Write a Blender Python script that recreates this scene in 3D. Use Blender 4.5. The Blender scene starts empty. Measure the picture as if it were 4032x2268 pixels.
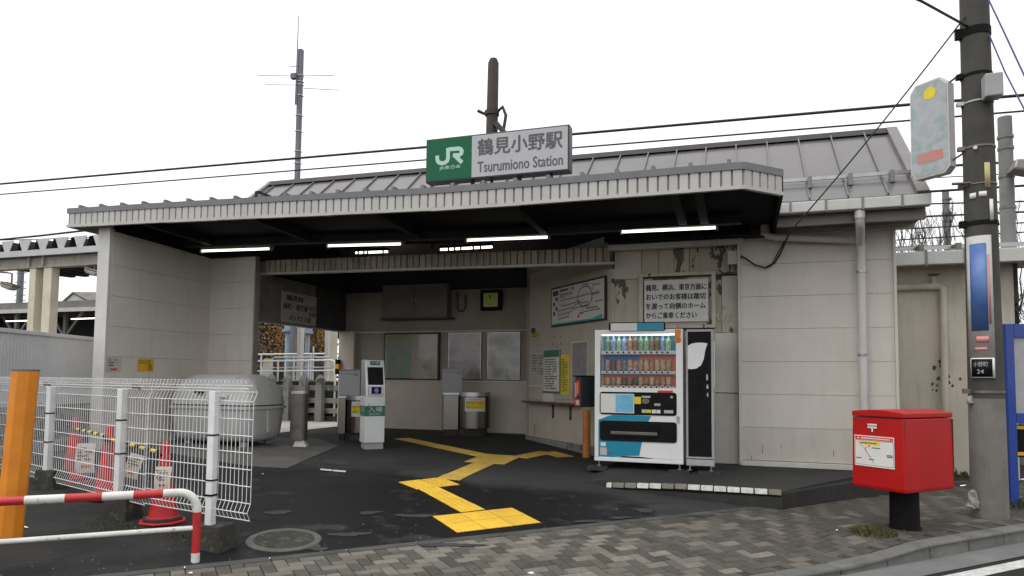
import bpy, math, random
import numpy as np
from mathutils import Matrix, Vector
random.seed(7)
scene = bpy.context.scene
col = scene.collection

# ------------------------------------------------------------------ camera
FPX, CX, CY = 2732.0, 2016.0, 1333.0          # focal length and optical centre in photo pixels
CAM_H = 1.45
_v1 = np.array([-6200 - CX, 1415 - CY, FPX]); _v1 /= np.linalg.norm(_v1)   # facade direction
_v2 = np.array([2926 - CX, 1506 - CY, FPX]); _v2 /= np.linalg.norm(_v2)    # depth direction
_X = -_v1 + _v2 * (_v1 @ _v2) * .5
_Y = _v2 - _v1 * (_v1 @ _v2) * .5
_X /= np.linalg.norm(_X); _Y -= _X * (_X @ _Y); _Y /= np.linalg.norm(_Y)
RW = np.array([_X, _Y, np.cross(_X, _Y)])
cam_data = bpy.data.cameras.new('camera')
cam = bpy.data.objects.new('camera', cam_data); col.objects.link(cam)
cam_data.sensor_width = 36.0
cam_data.lens = FPX / 4032 * 36
cam_data.shift_y = (CY - 1134) / 4032
cam_data.clip_start = .05; cam_data.clip_end = 2000
m = Matrix.Identity(4)
for i in range(3):
    m[i][0] = RW[i, 0]; m[i][1] = -RW[i, 1]; m[i][2] = -RW[i, 2]
m[2][3] = CAM_H
cam.matrix_world = m
scene.camera = cam

# ------------------------------------------------------------------ sky, sun, exposure (overcast)
SUN_EL, SUN_AZ = 62, 215
world = bpy.data.worlds.new('World'); scene.world = world; world.use_nodes = True
wn = world.node_tree; wn.nodes.clear()
wo = wn.nodes.new('ShaderNodeOutputWorld'); bg = wn.nodes.new('ShaderNodeBackground')
sky = wn.nodes.new('ShaderNodeTexSky'); sky.sky_type = 'NISHITA'; sky.sun_disc = False
sky.sun_elevation = math.radians(SUN_EL); sky.sun_rotation = math.radians(SUN_AZ)
sky.air_density = 1.0; sky.dust_density = 6.0; sky.ozone_density = 1.0
hs = wn.nodes.new('ShaderNodeHueSaturation'); hs.inputs['Saturation'].default_value = .12
cloud = wn.nodes.new('ShaderNodeMix'); cloud.data_type = 'RGBA'; cloud.inputs[0].default_value = .75
cloud.inputs[7].default_value = (7.6, 7.65, 7.75, 1)      # even cloud cover over the whole sky
wn.links.new(sky.outputs[0], hs.inputs['Color'])
wn.links.new(hs.outputs[0], cloud.inputs[6])
wn.links.new(cloud.outputs[2], bg.inputs[0])
bg.inputs[1].default_value = .15
wn.links.new(bg.outputs[0], wo.inputs[0])
sun_d = bpy.data.lights.new('sun', 'SUN'); sun_d.energy = .6; sun_d.angle = math.radians(35); sun_d.color = (1, .96, .9)
sun = bpy.data.objects.new('sun', sun_d); col.objects.link(sun)
_el, _az = math.radians(SUN_EL), math.radians(SUN_AZ)
sun_dir = Vector((math.cos(_el) * math.sin(_az), math.cos(_el) * math.cos(_az), math.sin(_el)))   # towards the sun
sun.rotation_euler = sun_dir.to_track_quat('Z', 'Y').to_euler()
scene.view_settings.view_transform = 'Standard'; scene.view_settings.look = 'None'
scene.view_settings.exposure = 0.38; scene.view_settings.gamma = 1.0
scene.view_settings.use_curve_mapping = False
scene.render.engine = 'CYCLES'
scene.cycles.use_denoising = True
scene.cycles.max_bounces = 6; scene.cycles.diffuse_bounces = 4; scene.cycles.glossy_bounces = 3
scene.cycles.transmission_bounces = 4; scene.cycles.transparent_max_bounces = 6
scene.cycles.caustics_reflective = False; scene.cycles.caustics_refractive = False

# ------------------------------------------------------------------ helpers
K = 4032 / 2576
def ray(x, y):
    return RW @ np.array([(x * K - CX) / FPX, (y * K - CY) / FPX, 1.0])
def fy(x, y, Y):                                # photo point on a plane parallel to the facade -> X, Z
    d = ray(x, y); t = Y / d[1]; return d[0] * t, CAM_H + d[2] * t
def fx(x, y, X):                                # photo point on a plane along the depth -> Y, Z
    d = ray(x, y); t = X / d[0]; return d[1] * t, CAM_H + d[2] * t
def fz(x, y, z):
    d = ray(x, y); t = (z - CAM_H) / d[2]; return d[0] * t, d[1] * t
def fp(x, y, F):                                # photo point on a vertical frame -> u, v
    d = ray(x, y); o = F.translation; w = F.col[2]
    n = np.array(w[:3]); t = (np.array(o) - [0, 0, CAM_H]) @ n / (d @ n)
    p = Vector(np.array([0, 0, CAM_H]) + d * t); q = F.inverted() @ p
    return q.x, q.y
U = Vector((.694, .72, 0)).normalized()         # along the street
N = Vector((-U.y, U.x, 0))                      # from the street towards the station
K0 = Vector((-2.69, 5.5, 0))                    # a point on the asphalt edge
def st(x, y):
    d = Vector((x, y, 0)) - K0; return d.dot(N), d.dot(U)
def xy(s, t):
    p = K0 + N * s + U * t; return p.x, p.y
def hs_(s):
    if s < 0: return .05 + max(s, -1.9) * .025
    return .05 + .2 * min(s / 2.2, 1) + .03 * min(max(s - 2.2, 0), 5.5)
def G(x, y): return hs_(st(x, y)[0])
def frame(o, u):                                # vertical frame: u to the right, v up, w towards the viewer
    u = Vector(u).normalized(); v = Vector((0, 0, 1)); w = u.cross(v)
    M_ = Matrix.Identity(4)
    for i in range(3): M_[i][0] = u[i]; M_[i][1] = v[i]; M_[i][2] = w[i]; M_[i][3] = o[i]
    return M_
def FY(Y): return frame((0, Y, 0), (1, 0, 0))
WM = {}
def put(o, name, parent=None):
    col.objects.link(o); o.parent = parent
    WM[o] = WM[parent].copy() if parent else Matrix.Identity(4)
    return o
def tag(o, label, cat, group=None, kind=None):
    if label: o['label'] = label
    if cat: o['category'] = cat
    if group: o['group'] = group
    if kind: o['kind'] = kind
    return o
def thing(name, label, cat, loc=(0, 0, 0), rz=0, group=None):
    o = bpy.data.objects.new(name, None); col.objects.link(o)
    o.empty_display_size = .1
    o.location = loc; o.rotation_euler = (0, 0, rz)
    WM[o] = Matrix.Translation(loc) @ Matrix.Rotation(rz, 4, 'Z')
    return tag(o, label, cat, group)
class MB:
    def __init__(s, xf=None): s.v = []; s.f = []; s.xf = xf
    def add(s, vs, fs):
        b = len(s.v)
        for p in vs:
            p = Vector(p); s.v.append(s.xf @ p if s.xf else p)
        s.f += [tuple(b + i for i in f) for f in fs]; return s
    def box(s, x0, x1, y0, y1, z0, z1):
        return s.add([(x0, y0, z0), (x1, y0, z0), (x1, y1, z0), (x0, y1, z0), (x0, y0, z1), (x1, y0, z1), (x1, y1, z1), (x0, y1, z1)],
                     [(0, 3, 2, 1), (4, 5, 6, 7), (0, 1, 5, 4), (1, 2, 6, 5), (2, 3, 7, 6), (3, 0, 4, 7)])
    def prism(s, poly, z0, z1):                 # polygon in x,y (anticlockwise), extruded along z
        n = len(poly)
        a = sum(poly[i][0] * poly[(i + 1) % n][1] - poly[(i + 1) % n][0] * poly[i][1] for i in range(n))
        if a < 0: poly = poly[::-1]
        return s.add([(x, y, z0) for x, y in poly] + [(x, y, z1) for x, y in poly],
                     [tuple(range(n))[::-1], tuple(range(n, 2 * n))] + [(i, (i + 1) % n, n + (i + 1) % n, n + i) for i in range(n)])
    def bar(s, a, b, w, h):                     # rectangular bar from a to b
        a, b = Vector(a), Vector(b); d = (b - a).normalized()
        up = Vector((0, 0, 1)) if abs(d.z) < .95 else Vector((0, 1, 0))
        x = d.cross(up).normalized() * w / 2; y = x.cross(d).normalized() * h / 2
        return s.add([a - x - y, a + x - y, a + x + y, a - x + y, b - x - y, b + x - y, b + x + y, b - x + y],
                     [(0, 1, 2, 3), (7, 6, 5, 4), (0, 4, 5, 1), (1, 5, 6, 2), (2, 6, 7, 3), (3, 7, 4, 0)])
    def tube(s, pts, r, n=8, caps=True):
        pts = [Vector(p) for p in pts]; rs = r if isinstance(r, (list, tuple)) else [r] * len(pts)
        b = []; prev = None
        for i, p in enumerate(pts):
            d = (pts[min(i + 1, len(pts) - 1)] - pts[max(i - 1, 0)]).normalized()
            if prev is None:
                up = Vector((0, 0, 1)) if abs(d.z) < .9 else Vector((1, 0, 0))
                x = d.cross(up).normalized()
            else:
                x = (prev - d * prev.dot(d)).normalized()
            prev = x; y = d.cross(x)
            b += [p + (x * math.cos(2 * math.pi * k / n) + y * math.sin(2 * math.pi * k / n)) * rs[i] for k in range(n)]
        f = []
        for i in range(len(pts) - 1):
            for k in range(n):
                f.append((i * n + k, i * n + (k + 1) % n, (i + 1) * n + (k + 1) % n, (i + 1) * n + k))
        if caps: f += [tuple(range(n))[::-1], tuple(range((len(pts) - 1) * n, len(pts) * n))]
        return s.add(b, f)
    def lathe(s, prof, n=24, c=(0, 0)):         # prof: r, z
        return s.tube_rings([[(c[0] + r * math.cos(2 * math.pi * k / n), c[1] + r * math.sin(2 * math.pi * k / n), z) for k in range(n)] for r, z in prof])
    def tube_rings(s, rings, caps=True):
        n = len(rings[0]); f = []
        for i in range(len(rings) - 1):
            for k in range(n):
                f.append((i * n + k, i * n + (k + 1) % n, (i + 1) * n + (k + 1) % n, (i + 1) * n + k))
        if caps: f += [tuple(range(n))[::-1], tuple(range((len(rings) - 1) * n, len(rings) * n))]
        return s.add([p for r in rings for p in r], f)
    def rect(s, u0, u1, v0, v1, w=0): return s.add([(u0, v0, w), (u1, v0, w), (u1, v1, w), (u0, v1, w)], [(0, 1, 2, 3)])
    def ribbon(s, pts, wd, w=0, close=False):   # flat stroke in u,v
        P = [Vector((p[0], p[1])) for p in pts]; n = len(P); L = []; R_ = []
        for i in range(n):
            a = P[i - 1] if (i or close) else P[i]; b = P[(i + 1) % n] if (i < n - 1 or close) else P[i]
            d1 = (P[i] - a); d2 = (b - P[i])
            d1 = d1.normalized() if d1.length > 1e-9 else d2.normalized(); d2 = d2.normalized() if d2.length > 1e-9 else d1
            n1 = Vector((-d1.y, d1.x)); n2 = Vector((-d2.y, d2.x)); mm = (n1 + n2)
            mm = mm.normalized() if mm.length > 1e-6 else n1
            k = wd / 2 / max(mm.dot(n1), .4)
            L.append(P[i] + mm * k); R_.append(P[i] - mm * k)
        fs = [(i, n + i, n + (i + 1) % n, (i + 1) % n) for i in range(n if close else n - 1)]
        return s.add([(p.x, p.y, w) for p in L] + [(p.x, p.y, w) for p in R_], fs)
    def mesh(s, name, mat, inv=None):
        me = bpy.data.meshes.new(name)
        me.from_pydata([(inv @ p) if inv else p for p in s.v], [], s.f); me.materials.append(M[mat] if isinstance(mat, str) else mat)
        me.update(); return me
    def build(s, name, mat, parent=None, bevel=0, smooth=False, kind=None, label=None, seg=2, solid=0):
        inv = WM[parent].inverted() if parent else None
        me = s.mesh(name, mat, inv)
        o = bpy.data.objects.new(name, me); put(o, name, parent)
        if smooth:
            for p in me.polygons: p.use_smooth = True
            if bevel == 0:
                es = o.modifiers.new('es', 'EDGE_SPLIT'); es.split_angle = math.radians(40)
        if solid:
            sm = o.modifiers.new('so', 'SOLIDIFY'); sm.thickness = solid; sm.offset = 0
        if bevel:
            bm_ = o.modifiers.new('be', 'BEVEL'); bm_.width = bevel; bm_.segments = seg; bm_.limit_method = 'ANGLE'; bm_.angle_limit = math.radians(40)
        if kind: o['kind'] = kind
        if label: o['label'] = label
        return o
def inst(me, name, parent, mw):                 # a piece that shares mesh data, placed in the world
    o = bpy.data.objects.new(name, me); col.objects.link(o); o.parent = parent
    o.matrix_local = WM[parent].inverted() @ mw if parent else mw
    WM[o] = mw.copy(); return o
def lettering(name, body, F, u0, u1, v0, v1, mat, parent, bold=.0, w=.002, label=None):
    c = bpy.data.curves.new('lt', 'FONT'); c.body = body; c.resolution_u = 3; c.space_line = .95
    o = bpy.data.objects.new('lt', c); col.objects.link(o)
    bpy.context.view_layer.update()
    me0 = bpy.data.meshes.new_from_object(o.evaluated_get(bpy.context.evaluated_depsgraph_get()))
    vs = [v.co.copy() for v in me0.vertices]; fs = [tuple(p.vertices) for p in me0.polygons]
    bpy.data.objects.remove(o); bpy.data.curves.remove(c); bpy.data.meshes.remove(me0)
    xs = [v.x for v in vs]; ys = [v.y for v in vs]
    ax, bx, ay, by = min(xs), max(xs), min(ys), max(ys)
    b = MB(F)
    hgt = (v1 - v0) / max(body.count('\n') + 1, 1)
    offs = [(0, 0)] if bold <= 0 else [(0, 0), (1, 0), (-1, 0), (0, .7), (0, -.7)]
    for q, (ox, oy) in enumerate(offs):          # heavier strokes: the same glyphs laid over each other, a hair apart
        b.add([(u0 + (v.x - ax) / (bx - ax) * (u1 - u0) + ox * bold * hgt, v0 + (v.y - ay) / (by - ay) * (v1 - v0) + oy * bold * hgt, w + .00012 * q) for v in vs], fs)
    return b.build(name, mat, parent, label=label)
def smallprint(F, u0, u1, v0, v1, rows, w=.0015, fill=.85, rnd=random):   # rows of tiny print marks
    b = MB(F); dv = (v1 - v0) / rows
    for i in range(rows):
        v = v1 - (i + .5) * dv; e = u0 + (u1 - u0) * (fill if rnd.random() < .6 else fill * rnd.uniform(.4, .9)); u = u0
        while u < e:
            l = dv * rnd.uniform(.35, .8); 
            if rnd.random() < .88: b.rect(u, min(u + l, u1), v - dv * rnd.uniform(.22, .32), v + dv * rnd.uniform(.22, .32), w)
            u += l + dv * .14
    return b

# ------------------------------------------------------------------ materials
M = {}
def mk(name, c1, c2=None, scale=3, rough=.6, metal=0, bump=0, bscale=80, var=0, streak=None, spec=.5, detail=6, fine=None, rvar=0, contrast=(.35, .65), coat=0):
    mt = bpy.data.materials.new(name); mt.use_nodes = True; nt = mt.node_tree; N_ = nt.nodes; L = nt.links
    bs = N_['Principled BSDF']; bs.inputs['Roughness'].default_value = rough; bs.inputs['Metallic'].default_value = metal
    bs.inputs['Specular IOR Level'].default_value = spec; bs.inputs['Coat Weight'].default_value = coat
    bs.inputs['Base Color'].default_value = (*c1, 1)
    geo = N_.new('ShaderNodeNewGeometry'); out = None
    def noise(sc, det=detail, vec=None, rg=.6):
        n = N_.new('ShaderNodeTexNoise'); n.inputs['Scale'].default_value = sc; n.inputs['Detail'].default_value = det; n.inputs['Roughness'].default_value = rg
        L.new(vec or geo.outputs['Position'], n.inputs['Vector']); return n.outputs['Fac']
    def ramp(f, a, b):
        r = N_.new('ShaderNodeMapRange'); r.inputs[1].default_value = a; r.inputs[2].default_value = b; r.clamp = True; L.new(f, r.inputs[0]); return r.outputs[0]
    def mix(f, a, b, t='MIX'):
        n = N_.new('ShaderNodeMix'); n.data_type = 'RGBA'; n.blend_type = t
        (L.new(f, n.inputs[0]) if not isinstance(f, (int, float)) else setattr(n.inputs[0], 'default_value', f))
        for q, i in ((a, 6), (b, 7)):
            (L.new(q, n.inputs[i]) if not isinstance(q, tuple) else setattr(n.inputs[i], 'default_value', (*q, 1)))
        return n.outputs[2]
    if c2: out = mix(ramp(noise(scale), *contrast), c1, c2)
    if streak:                                  # (colour, amount, threshold): vertical weather runs
        mp = N_.new('ShaderNodeMapping'); mp.inputs['Scale'].default_value = (5, 5, .55); L.new(geo.outputs['Position'], mp.inputs[0])
        f = ramp(noise(1.6, 8, mp.outputs[0], .7), streak[2], streak[2] + .22)
        mlt = N_.new('ShaderNodeMath'); mlt.operation = 'MULTIPLY'; mlt.inputs[1].default_value = streak[1]; L.new(f, mlt.inputs[0])
        out = mix(mlt.outputs[0], out or c1, streak[0])
    if fine:                                    # (colour, scale, lo, hi): small specks
        out = mix(ramp(noise(fine[1], 3), fine[2], fine[3]), out or c1, fine[0])
    if var:
        oi = N_.new('ShaderNodeObjectInfo'); r = N_.new('ShaderNodeMapRange'); r.inputs[3].default_value = 1 - var; r.inputs[4].default_value = 1 + var
        L.new(oi.outputs['Random'], r.inputs[0])
        h = N_.new('ShaderNodeHueSaturation'); L.new(r.outputs[0], h.inputs['Value'])
        (L.new(out, h.inputs['Color']) if out else setattr(h.inputs['Color'], 'default_value', (*c1, 1))); out = h.outputs[0]
    if out: L.new(out, bs.inputs['Base Color'])
    if rvar:
        r = N_.new('ShaderNodeMapRange'); r.inputs[1].default_value = .35; r.inputs[2].default_value = .65
        r.inputs[3].default_value = max(rough - rvar, .05); r.inputs[4].default_value = min(rough + rvar, 1); L.new(noise(scale * .7 + .3, 4), r.inputs[0]); L.new(r.outputs[0], bs.inputs['Roughness'])
    if bump:
        b = N_.new('ShaderNodeBump'); b.inputs['Strength'].default_value = bump; b.inputs['Distance'].default_value = .01
        L.new(noise(bscale, 4), b.inputs['Height']); L.new(b.outputs[0], bs.inputs['Normal'])
    M[name] = mt; return mt
def glow(name, c, s):
    mt = bpy.data.materials.new(name); mt.use_nodes = True; b = mt.node_tree.nodes['Principled BSDF']
    b.inputs['Base Color'].default_value = (*c, 1); b.inputs['Emission Color'].default_value = (*c, 1); b.inputs['Emission Strength'].default_value = s; M[name] = mt
def prints(name, cols, scale, rough=.4, coords='Position', contrast=1.0):
    """soft patches of printed colour"""
    mt = bpy.data.materials.new(name); mt.use_nodes = True; nt = mt.node_tree; N_ = nt.nodes; L = nt.links
    bs = N_['Principled BSDF']; bs.inputs['Roughness'].default_value = rough
    geo = N_.new('ShaderNodeNewGeometry'); n = N_.new('ShaderNodeTexNoise'); n.inputs['Scale'].default_value = scale; n.inputs['Detail'].default_value = 2
    L.new(geo.outputs['Position'], n.inputs['Vector']); r = N_.new('ShaderNodeValToRGB'); L.new(n.outputs['Fac'], r.inputs[0])
    el = r.color_ramp.elements; k = len(cols)
    while len(el) < k: el.new(.5)
    for i, c in enumerate(cols): el[i].position = .3 + .4 * i / (k - 1); el[i].color = (*c, 1)
    L.new(r.outputs[0], bs.inputs['Base Color']); M[name] = mt
mk('asphalt', (.026, .026, .026), (.044, .044, .043), .9, rough=.85, bump=.4, bscale=160, fine=((.1, .1, .098), 240, .62, .74), spec=.25)
mk('asphalt_old', (.017, .017, .017), (.03, .03, .029), 2.2, rough=.85, spec=.2, bump=.6, bscale=120, fine=((.13, .13, .125), 200, .64, .72), rvar=.15)
mk('asphalt_patch', (.055, .055, .055), (.035, .035, .035), 6, rough=.85, spec=.25, bump=.4, bscale=120)
mk('road', (.13, .13, .13), (.18, .18, .178), 2, rough=.85, bump=.6, bscale=150, fine=((.28, .28, .275), 220, .6, .7))
mk('paint_white', (.62, .62, .6), (.4, .4, .39), 14, rough=.7, bump=.2, bscale=100)
mk('joint', (.03, .028, .025), (.05, .046, .04), 9, rough=.95)
mk('brick', (.165, .151, .127), (.125, .114, .095), 16, rough=.8, bump=.35, bscale=140, var=.28, fine=((.21, .2, .185), 90, .6, .75))
mk('brick_dark', (.085, .077, .064), (.06, .054, .045), 16, rough=.78, bump=.35, bscale=140, var=.25, fine=((.11, .105, .095), 90, .62, .78))
mk('brick_damp', (.085, .076, .062), (.05, .046, .039), 10, rough=.7, bump=.35, bscale=140, var=.3, fine=((.13, .12, .1), 90, .62, .78))
mk('kerb', (.15, .15, .14), (.1, .1, .095), 5, rough=.85, bump=.4, bscale=120, var=.12, fine=((.24, .24, .23), 120, .62, .74))
mk('kerb_dark', (.075, .075, .07), (.045, .045, .043), 4, rough=.8, bump=.4, bscale=110, var=.1)
mk('concrete', (.34, .335, .31), (.25, .245, .225), 3, rough=.85, bump=.3, bscale=60, streak=((.14, .135, .12), .5, .5))
mk('concrete_dark', (.04, .037, .033), (.025, .024, .02), 6, rough=.9, bump=.5, bscale=50, fine=((.09, .1, .05), 14, .55, .7))
mk('concrete_tan', (.2, .19, .15), (.15, .14, .11), 6, rough=.85, bump=.3, bscale=60)
mk('rim_mossy', (.11, .11, .1), (.07, .075, .06), 7, rough=.9, bump=.5, bscale=90, fine=((.2, .2, .19), 120, .6, .72))
mk('slab_light', (.52, .5, .46), (.42, .4, .37), 3, rough=.8, bump=.2, bscale=40)
mk('panel', (.635, .595, .54), (.595, .555, .5), 2.5, rough=.65, bump=.12, bscale=220, streak=((.5, .475, .43), .5, .5))
mk('panel_low', (.58, .535, .48), (.52, .48, .43), 3, rough=.7, bump=.12, bscale=220, streak=((.36, .33, .28), .45, .52))
mk('trim', (.6, .58, .54), (.54, .52, .48), 4, rough=.6, streak=((.4, .37, .32), .4, .55))
mk('trim_white', (.6, .59, .565), (.55, .54, .515), 5, rough=.5)
mk('stucco', (.6, .555, .46), (.52, .475, .39), 1.6, rough=.85, bump=.3, bscale=70, streak=((.28, .25, .19), .55, .5))
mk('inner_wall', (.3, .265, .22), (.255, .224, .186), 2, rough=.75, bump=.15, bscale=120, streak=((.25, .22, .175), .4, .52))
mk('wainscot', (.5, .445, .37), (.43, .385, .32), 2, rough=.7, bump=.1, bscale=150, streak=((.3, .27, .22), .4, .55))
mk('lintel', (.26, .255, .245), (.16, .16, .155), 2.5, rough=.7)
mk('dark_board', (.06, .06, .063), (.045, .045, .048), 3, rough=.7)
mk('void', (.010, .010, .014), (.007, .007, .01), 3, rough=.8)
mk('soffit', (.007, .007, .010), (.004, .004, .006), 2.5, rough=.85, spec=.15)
mk('lamp_housing', (.32, .32, .3), (.27, .27, .25), 4, rough=.6)
mk('lamp_beam', (.045, .045, .05), (.03, .03, .034), 3, rough=.7)
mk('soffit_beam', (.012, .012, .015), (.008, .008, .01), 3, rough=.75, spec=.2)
mk('slat', (.47, .455, .43), (.43, .418, .395), 5, rough=.5, var=.05, streak=((.48, .47, .44), .35, .55))
mk('slat_groove_shade', (.3, .295, .285), (.24, .235, .225), 8, rough=.7)  # slat colour darkened to paint in the groove shade; also backs panel joints
mk('groove_brown', (.1, .08, .06), (.06, .05, .04), 8, rough=.8)  # darker brown backing between the header slats
mk('slat_rusty', (.42, .375, .32), (.33, .29, .24), 6, rough=.65, var=.1, streak=((.16, .1, .06), .7, .5))
mk('flashing', (.16, .165, .175), (.13, .135, .145), 5, rough=.45, var=.04)
mk('roof_metal', (.13, .121, .123), (.11, .102, .104), 1.5, rough=.24, var=.03, spec=.6)
mk('roof_trim', (.045, .04, .041), (.035, .031, .032), 3, rough=.6, spec=.3)
mk('verge', (.2, .18, .178), (.165, .15, .148), 3, rough=.45)
mk('gutter', (.56, .56, .53), (.5, .5, .475), 4, rough=.5, streak=((.34, .33, .3), .5, .55))
mk('bracket', (.2, .2, .205), None, rough=.5)
mk('pvc', (.6, .585, .56), (.54, .525, .5), 3, rough=.5, streak=((.4, .38, .34), .5, .53))
mk('steel', (.42, .42, .43), (.34, .34, .35), 6, rough=.36, metal=1)
mk('stainless', (.27, .25, .228), (.24, .222, .2), 3, rough=.24, metal=1)
mk('stain_dark', (.2, .18, .165), (.13, .12, .11), 5, rough=.4, metal=.8)
mk('machine_grey', (.36, .365, .37), (.32, .325, .33), 3, rough=.5)
mk('machine_white', (.7, .71, .71), (.64, .65, .65), 3, rough=.4, coat=.2)
mk('silver', (.55, .56, .57), (.48, .49, .5), 7, rough=.3, metal=.85)
mk('black', (.006, .006, .007), (.01, .01, .011), 8, rough=.5, spec=.12)
mk('black_matte', (.008, .008, .009), None, rough=.8, spec=.15)
mk('rubber', (.02, .02, .021), (.035, .034, .033), 9, rough=.75)
mk('cable', (.012, .012, .013), None, rough=.55)
mk('cable_violet', (.045, .04, .17), None, rough=.5)  # cable coloured violet all over
mk('wood_bare', (.14, .1, .065), (.075, .055, .038), 7, rough=.85, bump=.4, bscale=60)
mk('ink', (.018, .018, .02), None, rough=.55)
mk('ink_grey', (.085, .08, .085), None, rough=.6)
mk('print_dark', (.09, .085, .08), None, rough=.6)
mk('jr_green', (.003, .105, .045), (.004, .115, .05), 3, rough=.5, spec=.25)
mk('sign_white', (.43, .435, .45), (.4, .405, .42), 3, rough=.4)
mk('sign_mint', (.42, .6, .52), None, rough=.45)
mk('sign_frame', (.035, .032, .03), None, rough=.45)
mk('entry_green', (.012, .13, .07), None, rough=.4)
mk('paper', (.7, .69, .66), (.64, .63, .6), 6, rough=.7)
mk('paper_old', (.6, .57, .5), (.5, .47, .4), 7, rough=.75)
mk('paper_grey', (.5, .49, .46), (.42, .41, .38), 7, rough=.7)
mk('yellow_print', (.78, .62, .03), (.7, .55, .03), 7, rough=.6)
mk('sign_amber', (.7, .42, .02), (.62, .36, .02), 7, rough=.55)
mk('red_print', (.62, .035, .03), None, rough=.5)
mk('faded_red', (.55, .2, .18), (.5, .24, .22), 9, rough=.5)
mk('purple', (.2, .13, .5), None, rough=.35)
mk('teal_print', (.06, .42, .38), None, rough=.5)
mk('tactile', (.76, .48, .045), (.66, .41, .04), 5, rough=.65, bump=.15, bscale=120, var=.08, fine=((.38, .25, .06), 26, .58, .8))
mk('tactile_worn', (.66, .44, .08), (.52, .35, .08), 6, rough=.65, bump=.1, bscale=120, var=.08, fine=((.2, .15, .06), 30, .56, .75))
mk('orange', (.72, .25, .012), (.62, .2, .012), 4, rough=.5, streak=((.42, .14, .02), .5, .55), fine=((.3, .12, .03), 34, .68, .78))
mk('orange_rusty', (.5, .18, .03), (.38, .12, .03), 5, rough=.6)
mk('fence_white', (.74, .75, .75), (.66, .67, .67), 8, rough=.45)
mk('rail_white', (.72, .71, .68), (.6, .59, .56), 8, rough=.45, fine=((.26, .24, .21), 30, .62, .7))
mk('rail_red', (.5, .025, .03), (.42, .02, .025), 8, rough=.4, fine=((.3, .1, .09), 40, .68, .75))
mk('cone_red', (.55, .016, .018), (.46, .014, .016), 6, rough=.5)
mk('cone_band', (.75, .73, .7), None, rough=.5)
mk('tank', (.52, .515, .5), (.46, .455, .44), 2.2, rough=.5, streak=((.2, .19, .18), .4, .5))
mk('post_red', (.43, .006, .006), (.37, .005, .005), 2.5, rough=.42, spec=.3, fine=((.33, .012, .01), 22, .58, .8))
mk('vm_white', (.78, .78, .775), (.74, .74, .735), 4, rough=.3, coat=.3)
mk('vm_sky', (.12, .42, .62), (.2, .5, .68), 8, rough=.4)
mk('vm_blue', (.005, .24, .38), (.005, .22, .35), 4, rough=.35)
mk('bin_grey', (.4, .4, .4), (.34, .34, .34), 6, rough=.45)
mk('pole_concrete', (.075, .072, .063), (.05, .048, .042), 3, rough=.9, bump=.35, bscale=90, streak=((.05, .05, .046), .5, .5))
mk('pole_low', (.2, .19, .17), (.15, .145, .13), 4, rough=.9, bump=.4, bscale=80, streak=((.1, .095, .085), .5, .5))
mk('pole_far', (.2, .2, .195), (.15, .15, .145), 3, rough=.85)
mk('pole_brown', (.05, .042, .036), (.035, .03, .026), 3, rough=.8)
mk('mast_grey', (.16, .165, .185), (.12, .125, .14), 4, rough=.6)
mk('ad_blue', (.05, .12, .34), (.1, .2, .42), 3, rough=.4)
mk('sticker_old', (.5, .42, .2), (.42, .36, .18), 9, rough=.6)
mk('kerb_black', (.03, .029, .027), (.018, .018, .017), 5, rough=.85, bump=.5, bscale=70)
mk('apron', (.12, .118, .11), (.085, .083, .078), 2.5, rough=.8, spec=.3, bump=.2, bscale=60)
mk('board_blue', (.012, .05, .3), (.012, .045, .26), 3, rough=.4, coat=.2)
mk('cream_post', (.66, .62, .5), (.55, .5, .38), 2, rough=.6, streak=((.42, .3, .08), .5, .55))
mk('deck_grey', (.5, .505, .51), (.44, .445, .45), 3, rough=.5)
mk('beam_old', (.36, .33, .29), (.28, .25, .21), 2.5, rough=.7, streak=((.14, .09, .05), .6, .5))
mk('corrugated', (.58, .59, .6), (.53, .54, .55), 2, rough=.5, streak=((.36, .36, .35), .4, .55))
mk('plinth', (.26, .25, .235), (.19, .185, .17), 2, rough=.9, bump=.3, bscale=50, fine=((.06, .065, .045), 3.2, .55, .66))
mk('shrub', (.05, .07, .025), (.03, .045, .018), 5, rough=.7)
mk('grass', (.035, .055, .014), (.1, .08, .03), 9, rough=.8)
mk('moss', (.05, .06, .016), (.035, .04, .015), 8, rough=.95)
mk('leaf_autumn', (.42, .25, .06), (.26, .15, .06), 6, rough=.7)
mk('leaf_red', (.2, .14, .1), (.11, .08, .06), 6, rough=.7)
mk('bark', (.075, .065, .055), (.05, .043, .036), 9, rough=.9)
mk('insulator', (.3, .36, .44), (.22, .27, .34), 4, rough=.45)
mk('far_roof', (.2, .19, .18), (.14, .135, .125), 2, rough=.8)
mk('far_dark', (.028, .027, .026), (.02, .02, .019), 2, rough=.9)
mk('clock_face', (.5, .6, .12), None, rough=.4)
mk('bag', (.3, .28, .255), (.2, .19, .175), 12, rough=.45)
mk('can_a', (.5, .06, .04), (.7, .5, .3), 30, rough=.3, var=.3)
mk('can_b', (.05, .16, .5), (.5, .6, .7), 30, rough=.3, var=.3)
mk('can_c', (.06, .3, .16), (.5, .6, .4), 30, rough=.3, var=.3)
mk('can_d', (.55, .25, .05), (.7, .6, .45), 30, rough=.3, var=.3)
mk('can_e', (.05, .04, .035), (.35, .25, .12), 30, rough=.3, var=.3)
mk('back_teal', (.02, .22, .32), None, rough=.5)
mk('back_blue', (.01, .12, .52), None, rough=.5)
mk('back_orange', (.75, .16, .06), None, rough=.5)
prints('poster_a', [(.26, .37, .32), (.38, .42, .33), (.48, .45, .33)], 3.2)
prints('poster_a2', [(.52, .4, .37), (.58, .5, .4), (.42, .31, .3)], 3.2)
prints('poster_b', [(.3, .23, .23), (.52, .45, .43), (.38, .29, .3)], 2.5)
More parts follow.
